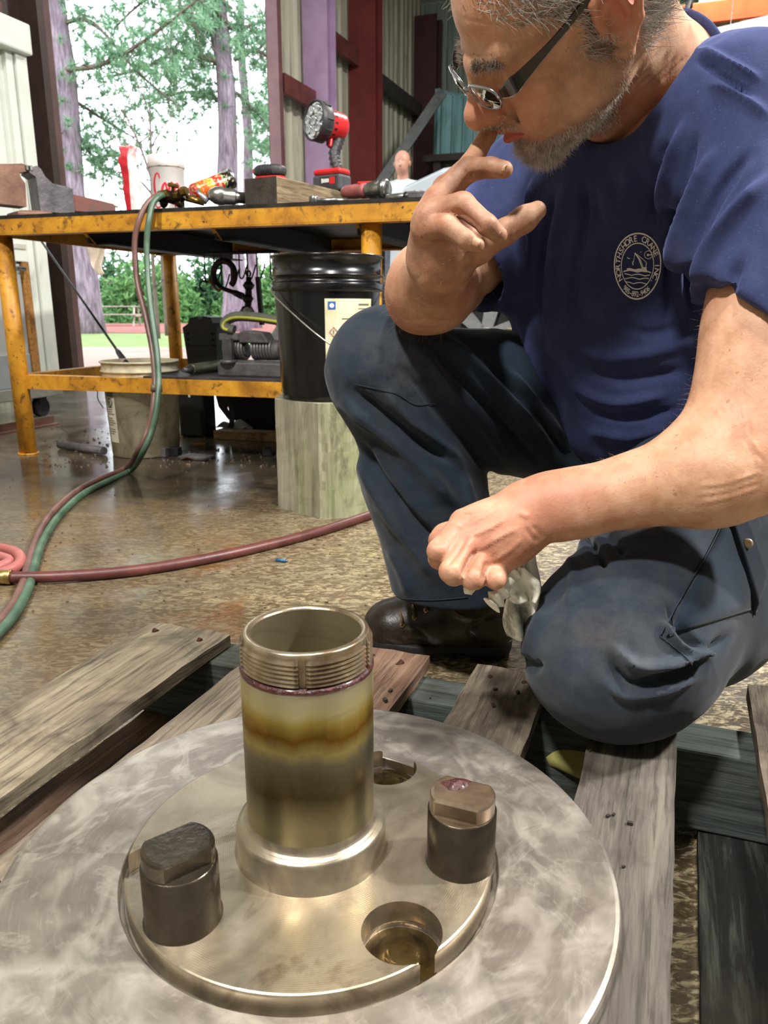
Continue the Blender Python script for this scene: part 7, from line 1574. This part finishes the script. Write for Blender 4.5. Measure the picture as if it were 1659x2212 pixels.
fb2.cone(b3(.16, 0, .07), b3(.16, 0, .20), .046, .052, .04); fb2.cone(b3(.30, 0, .10), b3(.24, 0, .19), .040, .045, .04)
fb2.box(b3(.5, 0, -.03), (.3, .2, .045), BT, .002, .003, 's')
fb2.cone(b3(.19, 0, .19), b3(.19, 0, .28), .040, .044, .004, 's')
Vb, Qb = fb2.mesh(); del fb2
ub, vb2 = project(Vb)
Vb = folds(Vb, Qb, [([(855, 1375), (890, 1385), (940, 1390)], 5, -.0016), ([(870, 1350), (905, 1362), (930, 1385)], 5, -.0014), ([(1010, 1360), (1060, 1330), (1100, 1330)], 6, -.0018), ([(1010, 1362), (1030, 1395), (1035, 1415)], 5, -.0016), ([(960, 1310), (1000, 1330), (1060, 1340)], 9, .002), ([(830, 1385), (850, 1400), (860, 1420)], 4, -.0012)])
boot = np_mesh('boot', Vb, Qb, M_leath, man, MO, True); boot['label'] = 'dark brown leather lace-up work boot'
fso = Field(np.minimum(heel, toe)-np.array([.07, .08, .012]), np.maximum(heel, toe)+np.array([.07, .08, .04]), .0024)
fso.cone(b3(.84, 0, .019), b3(.66, 0, .019), .046, .050, .02); fso.cone(b3(.66, 0, .019), b3(.12, 0, .019), .049, .042, .02); fso.box(b3(.5, 0, -.028), (.3, .2, .029), BT, .001, 0, 's'); fso.box(b3(.5, 0, .055), (.3, .2, .027), BT, .001, .002, 's'); fso.box(b3(.42, 0, .002), (.034, .2, .010), BT, .003, .002, 's')
Vo, Qo = fso.mesh(); del fso; np_mesh('sole', Vo, Qo, M_sole, boot, MO, True)
bbv = BVHTree.FromPolygons([Vector(v) for v in Vb.tolist()], Qb.tolist())
def on_b2(u, v, off=.002):
    d = ray(u, v).normalized(); h = bbv.ray_cast(_C, d); return None if h[0] is None else h[0]-d*off
M_lace = mat('brown_lace', '#4a3624', '#6b5138', .8, 0, 60); M_eye = mat('brass_eyelet', '#b39a6a', '#8f7a4e', .3, .9)
eye_px = [(869, 1350), (895, 1334), (920, 1318), (948, 1302)]
for (u, v) in eye_px:
    p = on_b2(u, v, .0018)
    if p is None: continue
    m = MB(); m.lathe([(.0022, -.0005), (.0042, 0), (.0042, .0010), (.0022, .0010)], p, (_C-p).normalized(), 14); m.build('eyelet', M_eye, boot, MO)
    q = on_b2(u-4, v-22, .003)
    q = q if q is not None else p+Vector((-.003, .02, .018))
    m = MB(); m.tube(spline([p, p+(q-p)*.5-Vector((0, .006, 0))+Vector((0, 0, .004)), q+Vector((0, 0, .002)), q+Vector((.002, .035, -.004))], 5), .0021, 6); m.build('lace', M_lace, boot, MO)
m = MB(); pts = [on_b2(u, v, .003) for u, v in [(948, 1302), (962, 1300), (975, 1312), (988, 1326), (1000, 1330)]]; pts = [p for p in pts if p is not None]
if len(pts) > 2: m.tube(spline(pts, 5), .0021, 6); m.build('lace', M_lace, boot, MO)
# left boot behind the folded shin
fb3 = Field(AnkL-np.array([.14, .12, .14]), AnkL+np.array([.16, .20, .10]), .004)
zf = .135; fb3.cone(AnkL, AnkL+np.array([.04, .05, -.02]), .046, .044, .02); fb3.cone(AnkL+np.array([.03, .04, -.01]), np.array([AnkL[0]+.06, AnkL[1]+.10, zf+.05]), .044, .040, .03)
fb3.box(np.array([AnkL[0], AnkL[1], -.0]), (.3, .3, .10), None, .002, .002, 's') if False else None
V3, Q3 = fb3.mesh(); np_mesh('boot', V3, Q3, M_leath, man, MO, True)
# ================================================================== EYEGLASSES
gl_o = Vector(H3(0, .12, .014).tolist()); gls = thing('eyeglasses', 'black half-rim eyeglasses slid down the crouching man\'s nose', 'glasses', gl_o)
M_gb = mat('black_glossy_frame', '#0d0e12', '#15161c', .18, 0, 20); M_gs = mat('silver_frame', '#b9bcc2', '#8f9298', .2, .95, 30)
ng = NT('lens_glass'); ng.set('Base Color', (.93, .95, .95, 1)); ng.set('Roughness', .02); ng.set('Transmission Weight', 1.0); ng.set('IOR', 1.35); M_lens = ng.m
def hv(x, y, z): return Vector(H3(x, y, z).tolist())
for s in (1, -1):
    rim = []
    for a in np.linspace(0, 2*math.pi, 40, endpoint=False).tolist():
        x = .0365+.0265*math.copysign(abs(math.cos(a))**.75, math.cos(a)); z = .009+.0125*math.copysign(abs(math.sin(a))**.8, math.sin(a)); y = .1215-.010*((x-.01)/.055)**2-.12*(.02-z)*0-.18*(.0-z)*0; rim.append((s*x, y, z))
    ring_ = [hv(*p) for p in rim]
    m = MB(); up_ = ring_[:21]; m.tube(up_, .0019, 8); m.build('upper_rim', M_gs, gls, gl_o)
    m = MB(); m.tube(ring_[20:]+[ring_[0]], .0011, 6); m.build('lower_rim', M_gs, gls, gl_o)
    m = MB(); c_ = hv(s*.0365, .1195, .009); fr_ = [c_+(p-c_)*k for k in (1.0,) for p in ring_]; hN = Vector(hF.tolist())
    front = [p+hN*.0008 for p in ring_]; back = [p-hN*.0008 for p in ring_]; n4 = len(front); cf, cb = c_+hN*.0030, c_+hN*.0014
    m.add(front+back+[cf, cb], [(i, (i+1) % n4, 2*n4) for i in range(n4)]+[(n4+(i+1) % n4, n4+i, 2*n4+1) for i in range(n4)]+[(i, n4+i, n4+(i+1) % n4, (i+1) % n4) for i in range(n4)], True); m.build('lens', M_lens, gls, gl_o)
    m = MB(); P_ = spline([hv(s*.064, .110, .012), hv(s*.072, .103, .014), hv(s*.0775, .085, .018), hv(s*.0805, .045, .025), hv(s*.0830, .008, .033), hv(s*.0830, -.014, .030), hv(s*.0815, -.030, .008)], 7)
    wd = [.0030+.0052*max(0, 1-abs(i/len(P_)-.22)/.24) if i/len(P_) < .62 else .0026 for i in range(len(P_))]; wd = [max(.0028, w) for w in wd]
    vs = []; hUv = Vector(hU.tolist()); hLv = Vector(hL.tolist())*s
    for p, w in zip(P_, wd): vs += [p+hUv*w-hLv*.0012, p+hUv*w+hLv*.0012, p-hUv*w+hLv*.0012, p-hUv*w-hLv*.0012]
    k_ = len(P_); m.add(vs, [(4*i+j, 4*i+(j+1) % 4, 4*i+4+(j+1) % 4, 4*i+4+j) for i in range(k_-1) for j in range(4)]+[(0, 1, 2, 3), (4*k_-1, 4*k_-2, 4*k_-3, 4*k_-4)]); tmp = m.build('temple_arm', M_gb, gls, gl_o)
    m = MB(); m.tube([p-hUv*w*1.02+hLv*.0004 for p, w in zip(P_[:24], wd[:24])], .0009, 5); m.build('temple_edge', M_gs, tmp, gl_o)
m = MB(); m.tube(spline([hv(.0105, .1205, .008), hv(.004, .1225, .012), hv(-.004, .1225, .012), hv(-.0105, .1205, .008)], 5), .0017, 8); m.build('bridge', M_gs, gls, gl_o)
for s in (1, -1): m = MB(); m.tube([hv(s*.011, .1175, .004), hv(s*.012, .112, -.001), hv(s*.0125, .110, -.006)], [.0008, .0018, .0026], 8); m.build('nose_pad', M_lens, gls, gl_o)
# ================================================================== RAG IN THE LEFT HAND
ro_ = Vector(J(1130, 1270, .77).tolist()); rag = thing('shop_rag', 'dirty white rag held in the crouching man\'s left hand', 'rag', ro_)
nr_ = NT('oily_white_rag'); f_ = nr_.noise(20, 5, .7); nr_.set('Base Color', nr_.mix(nr_.ramp(f_, [(.54, 0), (.66, .7)]), srgb('#ecebdc'), srgb('#5a5a48'))); nr_.set('Roughness', .9); nr_.bump(nr_.noise(300, 2), .2, .001); M_rag = nr_.m
def ragsheet(name, top, bot, dtop, dbot, amp, fr_, ph):
    def f(u, v):
        a = Vector(J(top[0][0]+(top[1][0]-top[0][0])*u, top[0][1]+(top[1][1]-top[0][1])*u, dtop).tolist()); b = Vector(J(bot[0][0]+(bot[1][0]-bot[0][0])*u, bot[0][1]+(bot[1][1]-bot[0][1])*u, dbot).tolist())
        return a.lerp(b, v)+_F*(amp*math.sin(u*fr_+ph+v*2)*(.35+.65*v))+_R*(amp*.4*math.sin(v*6+u*5))
    m = MB(); m.grid(f, 34, 26); o = m.build(name, M_rag, rag, ro_); o.modifiers.new('s', 'SOLIDIFY').thickness = .0016; return o
ragsheet('rag_drape', ((1095, 1205), (1166, 1190)), ((1105, 1376), (1150, 1392)), .77, .80, .014, 13, 0)
ragsheet('rag_fold', ((1090, 1220), (1140, 1225)), ((1112, 1300), (1168, 1300)), .758, .775, .012, 10, 1.4)
m = MB(); tw_ = spline([Vector(J(1108, 1232, .755).tolist()), Vector(J(1085, 1275, .748).tolist()), Vector(J(1062, 1308, .744).tolist())], 8); m.tube(tw_, [.011+.003*math.sin(i*1.7) for i in range(len(tw_))], 12, flat=.6); m.build('rag_twist', M_rag, rag, ro_)
ragsheet('rag_corner', ((1006, 1252), (1040, 1252)), ((1006, 1284), (1024, 1284)), .735, .735, .004, 6, 0)
ragsheet('rag_tuft', ((944, 1172), (962, 1150)), ((950, 1180), (972, 1160)), .748, .75, .003, 4, 0)
# ================================================================== SECOND MAN BEHIND THE TRUCK
def bystander():
    hc_ = J(869, 352, 7.6); base = np.array([hc_[0], hc_[1], 0.]); t = thing('person', 'balding man in a light shirt looking down behind the white truck', 'person', Vector(base.tolist())); up = np.array([0, 0, 1.])
    to = np.array([-.25, -.97, 0]); side = np.array([.97, -.25, 0]); o = tuple(base)
    f = Field(base+np.array([-.36, -.36, .85]), base+np.array([.36, .36, hc_[2]+.18]), .0065); z = hc_[2]
    P = lambda s, f_, h: base+side*s+to*f_+up*h
    f.ell(P(0, -.01, z+.03), (.076, .095, .085), np.stack([side, to, up], 1), 0); f.ell(P(0, .03, z-.035), (.062, .065, .08), np.stack([side, to, up], 1), .03); f.cone(P(0, .085, z), P(0, .11, z-.035), .010, .014, .012)
    for s in (1, -1): f.ell(P(.078*s, 0, z-.01), (.01, .02, .03), np.stack([side, to, up], 1), .008); f.ell(P(.03*s, .095, z+.005), (.018, .018, .012), np.stack([side, to, up], 1), .01, 's')
    f.cone(P(-.02, .088, z-.075), P(.02, .088, z-.075), .004, .004, .004, 's'); f.cone(P(0, -.02, z-.08), P(0, -.03, z-.2), .055, .06, .03)
    f.ell(P(0, -.03, z-.40), (.19, .12, .24), np.stack([side, to, up], 1), .04)
    for s in (1, -1): f.cone(P(.17*s, -.02, z-.26), P(.22*s, .02, z-.55), .055, .04, .04); f.cone(P(.22*s, .02, z-.55), P(.14*s, .20, z-.70), .04, .028, .02); f.ell(P(.12*s, .24, z-.72), (.035, .05, .02), np.stack([side, to, up], 1), .02)
    V, Q = f.mesh(); ob = np_mesh('body', V, Q, mat('bystander_skin', '#b07d68', '#c08e7a', .5, 0, 14), t, o, True)
    f = Field(base+np.array([-.40, -.36, .80]), base+np.array([.40, .36, z-.1]), .012); f.ell(P(0, -.03, z-.40), (.21, .14, .26), np.stack([side, to, up], 1), .04); f.cone(P(-.15, -.03, z-.25), P(.15, -.03, z-.25), .085, .085, .05)
    for s in (1, -1): f.cone(P(.17*s, -.02, z-.26), P(.21*s, .01, z-.46), .072, .066, .04)
    V, Q = f.mesh(); np_mesh('shirt', V, Q, mat('pale_green_shirt', '#b9c6bc', '#c9d4ca', .8, 0, 10), t, o, True)
    f = Field(base+np.array([-.34, -.36, 0]), base+np.array([.34, .36, 1.2]), .014); f.ell(P(0, -.03, z-.68), (.18, .13, .13), np.stack([side, to, up], 1), .04)
    for s in (1, -1): f.chain([(P(.09*s, -.02, z-.72), .09), (P(.10*s, .0, .5), .07), (P(.11*s, -.02, .10), .062)], .03)
    V, Q = f.mesh(); np_mesh('trousers', V, Q, mat('grey_work_trousers', '#3c4048', '#4a4e56', .8), t, o, True)
    for s in (1, -1):
        f = Field(P(.11*s, 0, 0)-.2, P(.11*s, 0, 0)+.25, .012); f.cone(P(.11*s, -.05, .04), P(.11*s, .14, .035), .045, .04, .02); f.box(P(.11*s, .03, -.04), (.2, .2, .04), None, .002, 0, 's'); V, Q = f.mesh(); np_mesh('boot', V, Q, M_leath, t, o, True)
    # thin hair round the sides and back
    g = np.random.default_rng(3); n = 1600; d = g.normal(size=(n, 3)); d /= np.linalg.norm(d, axis=1)[:, None]; keep = (d[:, 1] < .25) & (d[:, 2] < .62) & (d[:, 2] > -.35); d = d[keep]
    R = P(0, -.01, z+.03)+d[:, :1]*side*.078+d[:, 1:2]*to*.097+d[:, 2:]*up*.087; V, Q = strands(R, d[:, :1]*side+d[:, 1:2]*to-.5*up, .025, .0014, .2, 2, 2, .2); tag(np_mesh('hair', V, Q, mat('brown_grey_hair', '#5a5048', '#7a7068', .6), t, o), kind='stuff')
bystander()
